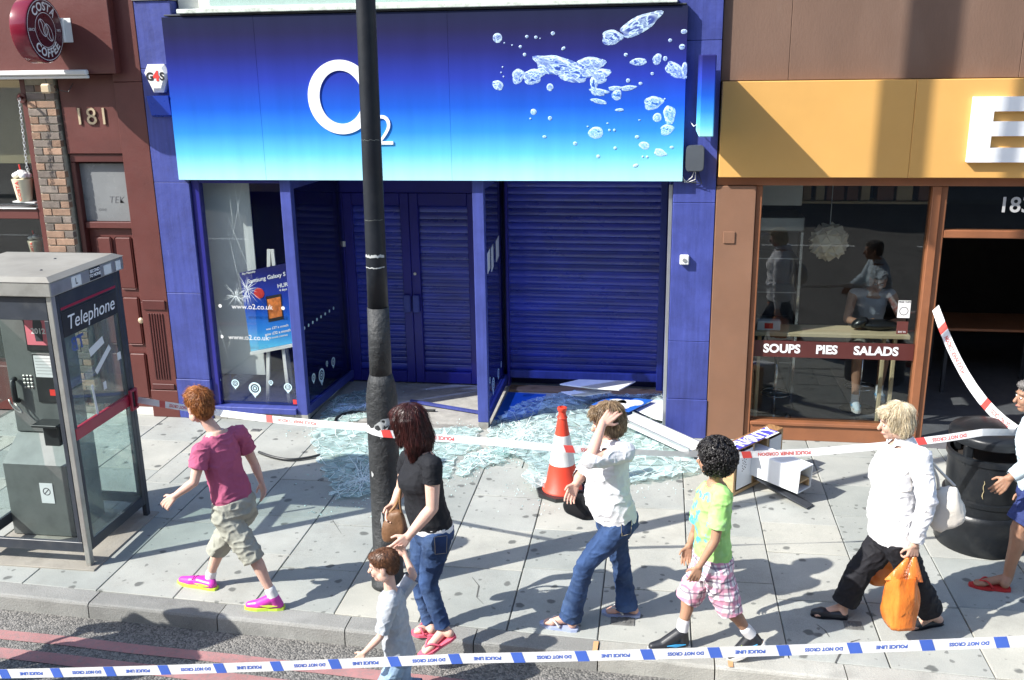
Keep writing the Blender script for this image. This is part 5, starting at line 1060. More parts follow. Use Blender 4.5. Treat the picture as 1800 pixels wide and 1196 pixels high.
while x < 3.1:
    w = q.uniform(.07, .2); h = q.uniform(.1, .3); box('stored_box', q.choice(('light_wood', 'brown_frame', 'cream', 'cab_wood')), sf, x, x + w, 11.53, 11.75, 1.981, 1.98 + h); x += w + q.uniform(.02, .08)
tb = thing('cafe_table', (3.5, 11.2, 0), 'brown wooden table standing inside the dark cafe doorway', 'table'); box('table_top', 'brown_frame', tb, 3.05, 4.2, 10.6, 11.3, .73, .76)
for x in (3.1, 4.1):
    for y in (10.65, 11.22): box('leg', 'dark_grey', tb, x, x + .04, y, y + .04, .013, .729)
# ------------------------------------------------------------------ people
def remesh(mb, voxel, it=3, fac=.5):
    me = bpy.data.meshes.new('tmp'); me.from_pydata(mb.v, [], mb.f); me.update(); o = bpy.data.objects.new('tmp', me); TMP.objects.link(o)
    r = o.modifiers.new('r', 'REMESH'); r.mode = 'VOXEL'; r.voxel_size = voxel
    if it: s = o.modifiers.new('s', 'SMOOTH'); s.factor = fac; s.iterations = it
    dg = TVL.depsgraph; TVL.update(); dg = TVL.depsgraph; out = bpy.data.meshes.new_from_object(o.evaluated_get(dg)); bpy.data.objects.remove(o); bpy.data.meshes.remove(me); return out
_ts = bpy.data.scenes.new('tmp_scene'); TMP = _ts.collection; TVL = _ts.view_layers[0]
def crease(me, amp, scale, seed, stretch=(1, 1, 1), soft=1., fold=False):
    n = len(me.vertices); co = np.empty(n * 3); me.vertices.foreach_get('co', co); no = np.empty(n * 3); me.vertices.foreach_get('normal', no); co = co.reshape(-1, 3); no = no.reshape(-1, 3); o = V((seed * 3.1, seed * 1.7, 0))
    d = np.empty(n); st = V(stretch)
    for i in range(n):
        x, y, z = co[i]
        if fold:
            p = V((x * .8 + z * .55, y * .8, z * 1.1 - x * .5)) * scale + o; a = noise.noise(p); r = max(0., 1 - abs(a) * 3.2); d[i] = r * r * 1.2 + .55 * noise.noise(p * .45) - .25
        else: p = V((x * st.x, y * st.y, z * st.z)) * scale + o; d[i] = 1 - 2 * abs(noise.noise(p)) + .5 * noise.noise(p * 2.3)
    co += no * (d * amp)[:, None]; me.vertices.foreach_set('co', co.ravel()); me.update()
def cut(me, c, n, rad, ahead=.14, arms=()):     # trim a hem: c on the hem plane, n pointing out of the garment
    bm = bmesh.new(); bm.from_mesh(me); fs = []
    for f in bm.faces:
        p = f.calc_center_median() - c; a = p.dot(n)
        if a < -.03 or a > ahead: continue
        r = p - n * a
        if r.length > rad or (f.normal.dot(r) < -.15 * r.length and f.normal.dot(n) < .5): continue
        if arms:
            q = p + c; bad = False
            for (s0, s1, rr_) in arms:
                t = max(0, min(1, (q - s0).dot(s1 - s0) / (s1 - s0).length_squared))
                if (q - s0.lerp(s1, t)).length < rr_: bad = True; break
            if bad: continue
        fs.append(f)
    vs_ = {v for f in fs for v in f.verts}; es = {x for f in fs for x in f.edges}
    if fs: bmesh.ops.bisect_plane(bm, geom=list(vs_) + list(es) + fs, plane_co=c, plane_no=n, clear_outer=True)
    bm.to_mesh(me); bm.free(); me.update()
def put(name, me, mat, parent=None, loc=None, **kw):
    off = wloc(parent) if parent is not None else V(loc); me.transform(Matrix.Translation(-off)); me.name = name; me.materials.clear(); me.materials.append(MT[mat]); me.shade_smooth()
    o = bpy.data.objects.new(name, me); COL.objects.link(o)
    if parent is not None: o.parent = parent
    else: o.location = off; WL[o.name] = off
    return tag(o, **kw)
def skinmat(name, col):
    m, nt, b = newmat(name); p = pos(nt); c = ramp(nt, noi(nt, p, 18, 4), [(.3, tuple(x * .9 for x in col)), (.7, (min(1, col[0] * 1.06), col[1] * 1.03, col[2] * 1.03))])
    nt.links.new(c, b.inputs['Base Color']); b.inputs['Roughness'].default_value = .55; b.inputs['Subsurface Weight'].default_value = .12; b.inputs['Subsurface Radius'].default_value = (.02, .008, .004); b.inputs['Subsurface Scale'].default_value = .5; b.inputs['Specular IOR Level'].default_value = .35
def hand(mb, W, D, N_, T, k, curl=.3):
    D = D.normalized(); N_ = (N_ - D * N_.dot(D)).normalized(); T = (T - D * T.dot(D) - N_ * T.dot(N_)).normalized()
    for o, l in ((.034, .92), (.0115, 1.), (-.0115, .95), (-.033, .76)):
        b0 = W + T * o * .45 * k; b1 = W + D * .082 * k + T * o * k; mb.cap(b0, .015 * k, b1, .0115 * k, 8); d = (D + T * o * 1.6).normalized(); p = b1
        for j, (sl_, r0, r1) in enumerate(((.042, .0098, .0088), (.026, .0088, .008), (.021, .008, .0065))):
            a = curl * (.7 + .4 * j) * (1.15 if o < 0 else .9); d = (d * math.cos(a) + N_ * math.sin(a)).normalized(); q = p + d * sl_ * l * k; mb.cap(p, r0 * k, q, r1 * k, 8); p = q
    b0 = W + D * .022 * k + T * .022 * k; d = (D * .6 + T * .75 + N_ * .35).normalized(); p = b0 + d * .047 * k; mb.cap(b0, .0145 * k, p, .0105 * k, 8); d = (D * .9 + T * .3 + N_ * .4).normalized(); mb.cap(p, .0105 * k, p + d * .033 * k, .008 * k, 8)
def frame(f): f = V(f).normalized(); s = ZP.cross(f).normalized(); return f, s, f.cross(s) * 1.0
def head(mb, c, hf, k, neck, nr=.05):
    F_, S_, U_ = frame(hf)
    E = lambda o, a: mb.ell(c + (F_ * o[0] + S_ * o[1] + U_ * o[2]) * k, (F_ * a[0] * k, S_ * a[1] * k, U_ * a[2] * k), 16, 11)
    E((-.012, 0, .028), (.098, .076, .09)); E((.026, 0, -.03), (.066, .061, .083)); E((.052, 0, -.088), (.032, .03, .026)); E((.06, .03, -.03), (.03, .024, .03)); E((.06, -.03, -.03), (.03, .024, .03))
    mb.cap(c + (F_ * .087 + U_ * .004) * k, .009 * k, c + (F_ * .108 - U_ * .032) * k, .0135 * k, 10); E((.082, 0, -.064), (.014, .024, .012)); E((.075, 0, .024), (.018, .045, .014))
    for s in (-1, 1): E((-.006, .076 * s, -.012), (.02, .009, .032)); E((.005, .06 * s, -.06), (.04, .02, .035))
    mb.cap(neck, nr * 1.12, c + (-F_ * .02 - U_ * .07) * k, nr * .95, 14)
    return F_, S_, U_
TORSO = [(-.17, .095, .085, -.005), (-.08, .155, .118, -.018), (.04, .166, .12, -.016), (.22, .157, .112, -.004), (.4, .141, .104, .004), (.6, .146, .115, .012), (.78, .152, .103, .006), (.91, .125, .078, 0), (1.0, .062, .058, 0)]
def torso_rings(J, k, off, t0, t1, wide=1., belly=0., bust=0.):
    P, N_ = J['pel'], J['neck']; sp = (J['hipL'] - J['hipR']).normalized(); ss = (J['shL'] - J['shR']).normalized(); out = []
    def prof(t):
        for a, b in zip(TORSO, TORSO[1:]):
            if t <= b[0]: u = (t - a[0]) / (b[0] - a[0]); return [a[i] + (b[i] - a[i]) * u for i in range(1, 4)]
        return TORSO[-1][1:]
    n = 14
    for i in range(n + 1):
        t = t0 + (t1 - t0) * i / n; w, d, fo = prof(t); ax = (N_ - P).normalized(); s = sp.lerp(ss, min(1, max(0, t))).normalized(); s = (s - ax * s.dot(ax)).normalized(); f = s.cross(ax)
        g_ = math.exp(-((t - .3) / .2) ** 2) * belly; h_ = math.exp(-((t - .66) / .1) ** 2) * bust; c = P + (N_ - P) * t + f * (fo + g_ * .6 + h_ * .6) * k
        out.append((c, s * (w * wide * k + g_ * .35 * k + off), f * (d * wide * k + g_ * .45 * k + h_ * .5 * k + off)))
    return out
def sole(mb, heel, toe, w, th, z0=0., ext=.02):
    d = (toe - heel); L = d.length; d /= L; s = d.cross(ZP).normalized(); up = s.cross(d)
    pr_ = [(-ext, .0), (-ext * .8, .55), (.02, .8), (L * .35, .78), (L * .68, 1.0), (L * .88, .85), (L + ext * .7, .4), (L + ext, 0)]
    out = [heel + d * x + s * w * y / 2 for x, y in pr_] + [heel + d * x - s * w * y / 2 for x, y in pr_[-2:0:-1]]
    mb.prism([p + up * z0 for p in out], up * th)
def person(label, J, k, skin, hk=1., loc=None, wide=1., belly=0., bust=0., arm=1., leg=1., feet='shoe', voxel=.005, palmL=None, palmR=None, thumbL=None, thumbR=None, curlL=.3, curlR=.3, nr=.047, group=None):
    mb = MB(); F_, S_, U_ = head(mb, J['head'], J['hf'], hk, J['neck'] + (J['pel'] - J['neck']).normalized() * .02, nr * k)
    mb.rings(torso_rings(J, k, 0, -.17, 1.0, wide, belly, bust))
    for s in 'LR':
        sh_, el, wr = J['sh' + s], J['el' + s], J['wr' + s]; a = arm * k
        mb.cap(J['neck'].lerp(sh_, .3) - ZP * .03 * k, .05 * k, sh_, .052 * a, 12); mb.cap(sh_, .052 * a, sh_.lerp(el, .45), .047 * a); mb.cap(sh_.lerp(el, .45), .047 * a, el, .038 * a); mb.cap(el, .038 * a, el.lerp(wr, .3), .039 * a); mb.cap(el.lerp(wr, .3), .039 * a, wr, .025 * a)
        D = J['hd' + s]; fw = (J['shL'] - J['shR']).cross(ZP).normalized(); side = (J['shL'] - J['shR']).normalized() * (-1 if s == 'L' else 1)
        hand(mb, wr, D, (palmL if s == 'L' else palmR) or side, (thumbL if s == 'L' else thumbR) or fw, k * (.95 if k > .8 else 1.0), curlL if s == 'L' else curlR)
        hp, kn, an = J['hip' + s], J['kn' + s], J['an' + s]; g_ = leg * k; back = -(J['toe' + s] - J['heel' + s]).normalized()
        mb.cap(hp, .085 * g_, hp.lerp(kn, .5), .073 * g_); mb.cap(hp.lerp(kn, .5), .073 * g_, kn, .052 * g_); mb.cap(kn, .052 * g_, kn.lerp(an, .3) + back * .012 * k, .053 * g_); mb.cap(kn.lerp(an, .3) + back * .012 * k, .053 * g_, kn.lerp(an, .7), .04 * g_); mb.cap(kn.lerp(an, .7), .04 * g_, an, .034 * g_)
        he, to = J['heel' + s], J['toe' + s]; up = ZP * .03 * k; mb.cap(an, .034 * k, he + up + (to - he).normalized() * .02, .031 * k); ball = he.lerp(to, .68) + ZP * .024 * k; mb.cap(an - up * .3, .033 * k, ball, .026 * k)
        sd_ = (to - he).cross(ZP).normalized()
        for q in (-.024, -.008, .01, .026): mb.cap(ball + sd_ * q * .6 * k, .024 * k, he.lerp(to, .93 - abs(q) * 2) + sd_ * q * k + ZP * .014 * k, .0125 * k, 8)
    base = J['heelL'].lerp(J['toeR'], .5); me = remesh(mb, voxel, 2)
    o = put('person', me, skin, loc=V((base.x, base.y, min(J['toeL'].z, J['toeR'].z))), label=label, cat='person', group=group)
    for s in (-1, 1):
        m = MB(); c = J['head'] + (F_ * .0845 + S_ * .031 * s - U_ * .002) * hk; m.ell(c, (F_ * .006 * hk, S_ * .013 * hk, U_ * .0065 * hk), 10, 6); e = m.build('eye', 'eye_white', o, smooth=True)
        m = MB(); m.ell(c + F_ * .0045 * hk, (F_ * .004 * hk, S_ * .006 * hk, U_ * .006 * hk), 8, 6); m.build('iris', 'black_print', e, smooth=True)
        m = MB(); m.cap(J['head'] + (F_ * .091 + S_ * .018 * s + U_ * .022) * hk, .004 * hk, J['head'] + (F_ * .083 + S_ * .046 * s + U_ * .022) * hk, .003 * hk, 6); m.build('eyebrow', 'brow', o)
    m = MB(); c = J['head'] + (F_ * .094 - U_ * .065) * hk; m.cap(c + S_ * .02 * hk - F_ * .01 * hk, .004 * hk, c, .006 * hk, 6); m.cap(c, .006 * hk, c - S_ * .02 * hk - F_ * .01 * hk, .004 * hk, 6); m.build('mouth', 'lips', o, smooth=True)
    return o
def top(o, J, k, mat, t0=.0, t1=.96, off=.012, sl=.45, wide=1., belly=0., bust=0., arm=1., name='shirt', amp=.005, loose=.016, seed=1, cuff=None, hang=0.):
    mb = MB(); R = torso_rings(J, k, off, t0, t1, wide, belly, bust); 
    if hang: R = [(c - ZP * 0, a * (1 + hang * max(0, .35 - i / len(R))), b * (1 + hang * max(0, .35 - i / len(R)))) for i, (c, a, b) in enumerate(R)]
    mb.rings(R)
    for s in 'LR': mb.cap(J['neck'].lerp(J['sh' + s], .35) - ZP * .035 * k, .05 * k + off * .6, J['sh' + s].lerp(J['neck'], .06), .050 * arm * k + off * .8, 12)
    me = remesh(mb, .0065 if k > .8 else .0055, 2); crease(me, amp * 1.1, 7, seed, fold=True); crease(me, amp * .8, 14, seed + 5, fold=True)
    ax = (J['neck'] - J['pel']).normalized(); c0_ = J['pel'] + (J['neck'] - J['pel']) * (t0 + .025); cut(me, c0_, -ax, .34 * k, .16); g_ = put(name, me, mat, o)
    if sl > .05:
        for s in 'LR':
            mb = MB(); sh_, el, wr = J['sh' + s], J['el' + s], J['wr' + s]; a = arm * k; st = J['neck'].lerp(sh_, .8) - ZP * .02 * k; r0 = .054 * a + off
            mb.cap(st, r0 * .92, sh_, r0, 14)
            if sl <= 1: e_ = sh_.lerp(el, sl); r1 = .047 * a + loose; mb.cap(sh_, r0, e_, r1, 16); n_ = (el - sh_).normalized()
            else: r1 = .031 * a + loose * (.9 if sl < 1.9 else .6); mb.cap(sh_, r0, el, .04 * a + loose, 16); e_ = el.lerp(wr, sl - 1); mb.cap(el, .04 * a + loose, e_, r1, 16); n_ = (wr - el).normalized()
            me = remesh(mb, .0055, 2); crease(me, amp * 1.3, 8, seed + 9, fold=True); crease(me, amp * .7, 17, seed + 6, fold=True); cut(me, e_, n_, r1 * 1.6, r1 * 1.6); put('sleeve', me, mat, g_)
    return g_
def legs_cloth(o, J, k, mat, t1=.12, end=.97, off=.012, r=(.092, .08, .062, .06, .066), name='trousers', amp=.004, seed=1, wide=1., belly=0., vs_=.008):
    mb = MB(); mb.rings(torso_rings(J, k, off, -.16, t1, wide, belly))
    for s in 'LR':
        hp, kn, an = J['hip' + s], J['kn' + s], J['an' + s]; P = [hp, hp.lerp(kn, .5), kn, kn.lerp(an, .5), kn.lerp(an, 1.0)]
        pts = P
        rr_ = [x * k for x in r]
        if end <= .62:         # knee length
            e = kn.lerp(an, (end - .5) * 2) if end > .5 else hp.lerp(kn, end * 2); pts = [hp, hp.lerp(kn, .5), e]; rr_ = [r[0] * k, r[1] * k, r[2] * k]
        else: pts[-1] = kn.lerp(an, end)
        for (a, b, x, y) in zip(pts, pts[1:], rr_, rr_[1:]):
            mb.cap(a, x, b, y, 16)
    me = remesh(mb, .0065 if k > .8 else .0055, 2); crease(me, amp * 1.0, 7, seed, fold=True); crease(me, amp * .8, 14, seed + 3, fold=True)
    for s in 'LR':
        hp, kn, an = J['hip' + s], J['kn' + s], J['an' + s]
        e_ = (hp.lerp(kn, end * 2) if end <= .5 else kn.lerp(an, (end - .5) * 2)) if end <= .62 else kn.lerp(an, end); cut(me, e_ if end <= .62 else e_, ((kn - hp) if end <= .5 else (an - kn)).normalized(), .15 * k, .16)
    return put(name, me, mat, o)
from mathutils.bvhtree import BVHTree
def strands(me, c, F_, S_, U_, hk, kind, mat, seed):
    q = random.Random(seed); vs_ = [v.co.copy() for v in me.vertices]; fs = [tuple(p.vertices) for p in me.polygons]; bvh = BVHTree.FromPolygons(vs_, fs); m = MB()
    crown = c + (U_ * .12 - F_ * .045) * hk; pol = [p for p in me.polygons]
    for _ in range(3600 if kind != 'long' else 4200):
        p = q.choice(pol); x = p.center.copy(); n = p.normal.copy(); P = []; L = {'short': .05, 'crop': .018, 'bob': .07, 'long': .10}[kind] * hk * q.uniform(.6, 1.3); st = 5; lift = q.uniform(.001, .005) + (q.random() ** 6) * .014; rd = V((q.gauss(0, .25), q.gauss(0, .25), q.gauss(0, .25)))
        if kind == 'crop': lift *= .4
        if (x - c).dot(F_) > .05 * hk: L *= .35
        for i in range(st):
            P.append(x + n * lift * (.4 + .25 * i)); r = x - crown; g_ = r.normalized() * 1.0 - ZP * (.5 if kind in ('short', 'crop') else 1.4) + rd
            if kind == 'short' and (x - c).dot(U_) > .05 * hk: g_ += F_ * 1.2
            g_ = (g_ - n * g_.dot(n)); g_ = g_.normalized() if g_.length > 1e-4 else U_
            y, nn, *_r2 = bvh.find_nearest(x + g_ * L / st)
            if y is None: break
            x = y; n = nn
        if len(P) == st: w = .00095 * hk; m.tube(P, [w, w * 1.1, w, w * .8, w * .3], 3, cap=False)
    return m
def hair(o, J, hk, mat, kind, seed=1, amp=.004):
    F_, S_, U_ = frame(J['hf']); c = J['head']; mb = MB(); E = lambda a, b: mb.ell(c + (F_ * a[0] + S_ * a[1] + U_ * a[2]) * hk, (F_ * b[0] * hk, S_ * b[1] * hk, U_ * b[2] * hk), 16, 11)
    q = random.Random(seed)
    if kind in ('short', 'bob', 'long', 'crop'):
        if kind == 'crop': E((-.018, 0, .042), (.098, .0785, .080)); E((-.052, 0, .002), (.058, .070, .07)); E((-.062, 0, -.035), (.036, .05, .035)); E((.05, 0, .075), (.038, .05, .028))
        else: E((-.020, 0, .046), (.098, .084, .083)); E((-.050, 0, .0), (.066, .077, .08)); E((-.06, 0, -.045), (.043, .058, .045))
        if kind == 'short':
            E((.05, 0, .085), (.05, .055, .035))
            for _ in range(60):
                a = q.uniform(0, 6.28); b = q.uniform(.1, 1.3); d = V((math.cos(a) * math.sin(b), math.sin(a) * math.sin(b), math.cos(b))); p = c + (F_ * (-.02 + d.x * .096) + S_ * d.y * .082 + U_ * (.046 + d.z * .08)) * hk; mb.cap(p, .009 * hk, p + (F_ * .02 + U_ * .012 * q.random() + S_ * q.uniform(-.01, .01)) * hk, .004, 6)
        if kind == 'bob':
            E((.045, 0, .072), (.055, .064, .035)); E((-.045, 0, -.025), (.066, .078, .08))
            for s in (-1, 1): E((.012, .068 * s, .01), (.05, .018, .065)); E((-.025, .07 * s, -.03), (.05, .018, .055))
            for i in range(9): mb.cap(c + (F_ * (.075 - .002 * i) + S_ * (-.05 + .0125 * i) + U_ * .085) * hk, .012 * hk, c + (F_ * .092 + S_ * (-.05 + .0125 * i) + U_ * .052) * hk, .006 * hk, 6)
        if kind == 'long':
            E((.045, 0, .075), (.055, .066, .04)); back = -F_ * .055 - U_ * .02
            for i in range(17):
                a = -1.5 + 3.0 * i / 16; p0 = c + (F_ * (-.02 - .06 * math.cos(a)) + S_ * .075 * math.sin(a) + U_ * .03) * hk; p1 = c + (F_ * (-.015 - .075 * math.cos(a) * .9) + S_ * .086 * math.sin(a) + U_ * -.11) * hk; p2 = p1 - ZP * (.10 + q.uniform(-.015, .03)) + (F_ * .01 - S_ * .02 * math.sin(a)) * hk; mb.cap(p0, .032 * hk, p1, .028 * hk, 8); mb.cap(p1, .028 * hk, p2, .011 * hk, 8)
            for s in (-1, 1): mb.cap(c + (F_ * .05 + S_ * .062 * s + U_ * .05) * hk, .022 * hk, c + (F_ * .045 + S_ * .082 * s - U_ * .09) * hk, .014 * hk, 8)
        me = remesh(mb, .006, 2); crease(me, amp * .6, 24, seed, (1, 1, .4)); h = strands(me, c, F_, S_, U_, hk, kind, mat, seed); ho = put('hair', me, mat, o); st_ = h.build('strands', mat, ho, smooth=True); st_['kind'] = 'stuff'; return ho
    if kind == 'curly':
        m = MB(); E2 = MB(); E2.ell(c + (F_ * -.025 + U_ * .035) * hk, (F_ * .11 * hk, S_ * .1 * hk, U_ * .105 * hk), 16, 11); E2.ell(c + (F_ * -.06 - U_ * .04) * hk, (F_ * .065 * hk, S_ * .09 * hk, U_ * .07 * hk), 16, 11); me0 = remesh(E2, .008, 1); crease(me0, .006, 40, 3)
        h = put('hair', me0, mat, o)
        for _ in range(620):
            a = q.uniform(0, 6.28); zz = q.uniform(-.85, 1); rr_ = math.sqrt(max(0, 1 - zz * zz)); d = V((math.cos(a) * rr_, math.sin(a) * rr_, zz))
            if d.x > .45 and zz < .45: continue
            p = c + (F_ * (-.03 + d.x * .118) + S_ * d.y * .108 + U_ * (.022 + d.z * .118)) * hk; dd = (F_ * d.x + S_ * d.y + U_ * d.z); u = dd.orthogonal().normalized(); v = dd.cross(u); R0 = q.uniform(.006, .012); ph = q.uniform(0, 6.28)
            m.tube([p + (u * math.cos(ph + t * 1.3) + v * math.sin(ph + t * 1.3)) * R0 + dd * (.003 * t + q.uniform(-.001, .001)) - ZP * .0012 * t for t in range(8)], [.0045, .005, .005, .005, .0045, .004, .003, .002], 5)
        b = m.build('curls', mat, h, smooth=True); b['kind'] = 'stuff'; return h
def shoes(o, J, k, kind, mats, names='shoe'):
    for s in 'LR':
        he, to, an = J['heel' + s], J['toe' + s], J['an' + s]; d = (to - he).normalized(); sd_ = d.cross(ZP).normalized(); L = (to - he).length; up = sd_.cross(d)
        if kind == 'flipflop':
            m = MB(); sole(m, he, to, .098 * k, .018, -.012, .022); so = m.build('flip_flop', mats[0], o); m = MB(); tp = he + d * L * .80 + up * .03 * k
            for q in (-1, 1): m.tube(smooth_path([tp + up * .002, he + d * L * .62 + sd_ * q * .03 * k + up * .052 * k, he + d * L * .42 + sd_ * q * .044 * k + up * .012], 5), .0065, 6)
            m.build('strap', mats[1], so, smooth=True)
        elif kind == 'flat':
            mb = MB(); u2 = up * .022 * k; mb.cap(he + u2 + d * .02, .034 * k, he + d * L * .45 + up * .018 * k, .03 * k); mb.cap(he + d * L * .45 + up * .016 * k, .028 * k, he + d * L * .72 + up * .026 * k, .040 * k); mb.cap(he + d * L * .72 + up * .026 * k, .040 * k, he + d * L * .92 + up * .022 * k, .028 * k); me = remesh(mb, .005, 3); put('shoe', me, mats[0], o)
            m = MB(); sole(m, he, to, .088 * k, .012, -.010, .01); m.build('sole', mats[1], o)
        else:
            mb = MB(); u2 = up * .035 * k; mb.cap(an - up * .01, .042 * k, he + u2 + d * .02, .040 * k); mb.cap(he + u2 + d * .02, .040 * k, he + d * L * .45 + up * .045 * k, .040 * k); mb.cap(an - up * .02 + d * .02, .040 * k, he + d * L * .66 + up * .034 * k, .041 * k); mb.cap(he + d * L * .66 + up * .032 * k, .042 * k, he + d * L * .95 + up * .026 * k, .030 * k); me = remesh(mb, .005, 3); sh_ = put('shoe', me, mats[0], o)
            m = MB(); sole(m, he, to, .098 * k, .024, -.004, .025); m.build('sole', mats[1], sh_)
            m = MB()
            for i in range(4): c = he + d * L * (.5 + .07 * i) + up * (.082 - .008 * i) * k; m.tube([c - sd_ * .03 * k - up * .008, c + up * .004, c + sd_ * .03 * k - up * .008], .0035, 5)
            m.build('laces', mats[2], sh_)
            for qq in (-1, 1): m = MB(); b0 = he + d * .015 + sd_ * qq * .040 * k + up * .045 * k; m.prism([b0, b0 + d * .07 * k - up * .012, b0 + d * .13 * k + up * .002, b0 + d * .07 * k + up * .006], sd_ * qq * .006); m.build('side_flash', mats[3], sh_)
            mb = MB(); mb.cap(an - up * .01, .040 * k, an + (J['kn' + s] - an).normalized() * .055 * k, .041 * k, 16); put('sock', remesh(mb, .005, 2), 'sock', o)
def S(x, y, Y): return fy(x, y, Y)
def mk(**kw):
    J = {}
    for n, v in kw.items(): J[n] = V(v) if not (isinstance(v, tuple) and len(v) == 3 and abs(v[0]) > 30) else S(*v)
    for s in 'LR':
        h = J['hd' + s]; J['hd' + s] = (h - J['wr' + s]).normalized()
    return J
skinmat('skin_pale', (.66, .43, .34)); skinmat('skin_pink', (.66, .40, .31)); skinmat('skin_tan', (.42, .24, .155)); skinmat('skin_old', (.58, .37, .28)); skinmat('skin_brown', (.36, .2, .13))
pm('eye_white', (.75, .74, .72), .3); pm('lips', (.45, .17, .15), .5); pm('brow', (.16, .1, .06), .8); pm('sock', (.72, .72, .72), .8, bump=.3, bs=200)
def hairmat(name, col, hi, rough=.4):
    m, nt, b = newmat(name); g_ = nt.nodes.new('ShaderNodeNewGeometry'); c = ramp(nt, g_.outputs['Random Per Island'], [(0, tuple(x * .55 for x in col)), (.55, col), (1, hi)]); c = mix(nt, 1., c, ramp(nt, noi(nt, pos(nt), 16, 4), [(.3, (.75,) * 3), (.7, (1.2,) * 3)]), 'MULTIPLY')
    nt.links.new(c, b.inputs['Base Color']); b.inputs['Roughness'].default_value = rough; b.inputs['Specular IOR Level'].default_value = .45
hairmat('hair_ginger', (.36, .125, .035), (.6, .27, .09)); hairmat('hair_auburn', (.045, .012, .012), (.13, .035, .03), .3); hairmat('hair_brown', (.10, .042, .02), (.2, .09, .045)); hairmat('hair_streak', (.2, .125, .065), (.6, .45, .28)); hairmat('hair_black', (.010, .008, .008), (.03, .026, .026)); hairmat('hair_blond', (.76, .63, .42), (.92, .86, .70)); hairmat('hair_grey', (.10, .09, .085), (.4, .38, .36))
pm('tee_pink', (.42, .105, .19), .85, var=.1, vs=6, bump=.3, bs=48, spec=.2); pm('cargo', (.36, .365, .31), .85, var=.12, vs=8, bump=.3, bs=48, spec=.2); pm('tee_black', (.013, .014, .018), .8, var=.2, bump=.3, bs=48, spec=.25); pm('tee_grey', (.40, .43, .47), .85, var=.12, vs=30, bump=.3, bs=48, spec=.2); pm('white_cloth', (.74, .74, .76), .85, var=.03, bump=.3, bs=48, spec=.2); pm('black_cloth', (.014, .014, .018), .75, var=.2, bump=.3, bs=48, spec=.25)
pm('denim', (.03, .06, .145), .8, var=.55, vs=5, dirt=.5, dcol=(.10, .16, .28), ds=4, bump=.3, bs=48, spec=.2); pm('denim_light', (.26, .37, .5), .8, var=.25, vs=8, bump=.3, bs=48, spec=.2); pm('pale_blue', (.56, .66, .72), .8, var=.06, vs=6, bump=.3, bs=48, spec=.2); pm('navy_cloth', (.035, .05, .16), .8, var=.2, vs=9, bump=.3, bs=48, spec=.2); pm('vest_grey', (.30, .32, .36), .8, var=.1)
pm('boot_magenta', (.56, .05, .40), .35, var=.12, vs=12); pm('lime', (.56, .75, .08), .4, var=.1); pm('flip_pink', (.78, .13, .2), .5, var=.06); pm('flip_blue', (.36, .42, .62), .5, var=.1); pm('flip_red', (.5, .03, .03), .5, var=.1); pm('shoe_black', (.02, .022, .028), .45, var=.2); pm('flash_blue', (.05, .36, .7), .4); pm('shoe_sole', (.6, .6, .58), .6, var=.1); pm('toe_polish', (.5, .05, .1), .3)
pm('bag_brown', (.17, .085, .04), .5, var=.3, vs=12, bump=.3, bs=60); pm('strap_tan', (.30, .16, .07), .5, var=.2); pm('bag_black', (.015, .016, .018), .3, var=.3, bump=.2, bs=30); pm('bag_cream', (.66, .62, .55), .6, var=.1, bump=.3, bs=40)
def bagmat():
    m, nt, b = newmat('bag_orange'); p = pos(nt); nt.links.new(ramp(nt, noi(nt, p, 9, 5), [(.3, (.74, .17, .025)), (.7, (.86, .28, .045))]), b.inputs['Base Color']); b.inputs['Roughness'].default_value = .3
    b.inputs['Transmission Weight'].default_value = .12; bp_ = N(nt, 'ShaderNodeBump', Strength=.5, Distance=.02); nt.links.new(noi(nt, pos(nt, (1, 1, .4)), 22, 4), bp_.inputs['Height']); nt.links.new(bp_.outputs[0], b.inputs['Normal'])
bagmat()
def plaid():
    m, nt, b = newmat('plaid'); p = pos(nt); s = nt.nodes.new('ShaderNodeSeparateXYZ'); nt.links.new(p, s.inputs[0]); c = None
    def band(sock, fq, ph, lo, col, base):
        a = nt.nodes.new('ShaderNodeMath'); a.operation = 'MULTIPLY_ADD'; a.inputs[1].default_value = fq; a.inputs[2].default_value = ph; nt.links.new(sock, a.inputs[0]); w = nt.nodes.new('ShaderNodeMath'); w.operation = 'SINE'; nt.links.new(a.outputs[0], w.inputs[0])
        return mix(nt, ramp(nt, w.outputs[0], [(lo, (0, 0, 0)), (lo + .08, (.75,) * 3)]), base, col)
    sm = nt.nodes.new('ShaderNodeMath'); sm.operation = 'ADD'; nt.links.new(s.outputs[0], sm.inputs[0]); nt.links.new(s.outputs[1], sm.inputs[1])
    c = band(s.outputs[2], 75, 0, .45, (.62, .22, .34), (.74, .70, .71)); c = band(sm.outputs[0], 80, 1, .5, (.60, .25, .38), c); c = band(s.outputs[2], 75, 2.4, .86, (.14, .10, .16), c); c = band(sm.outputs[0], 80, 3.6, .86, (.16, .13, .2), c)
    nt.links.new(c, b.inputs['Base Color']); b.inputs['Roughness'].default_value = .85
plaid()
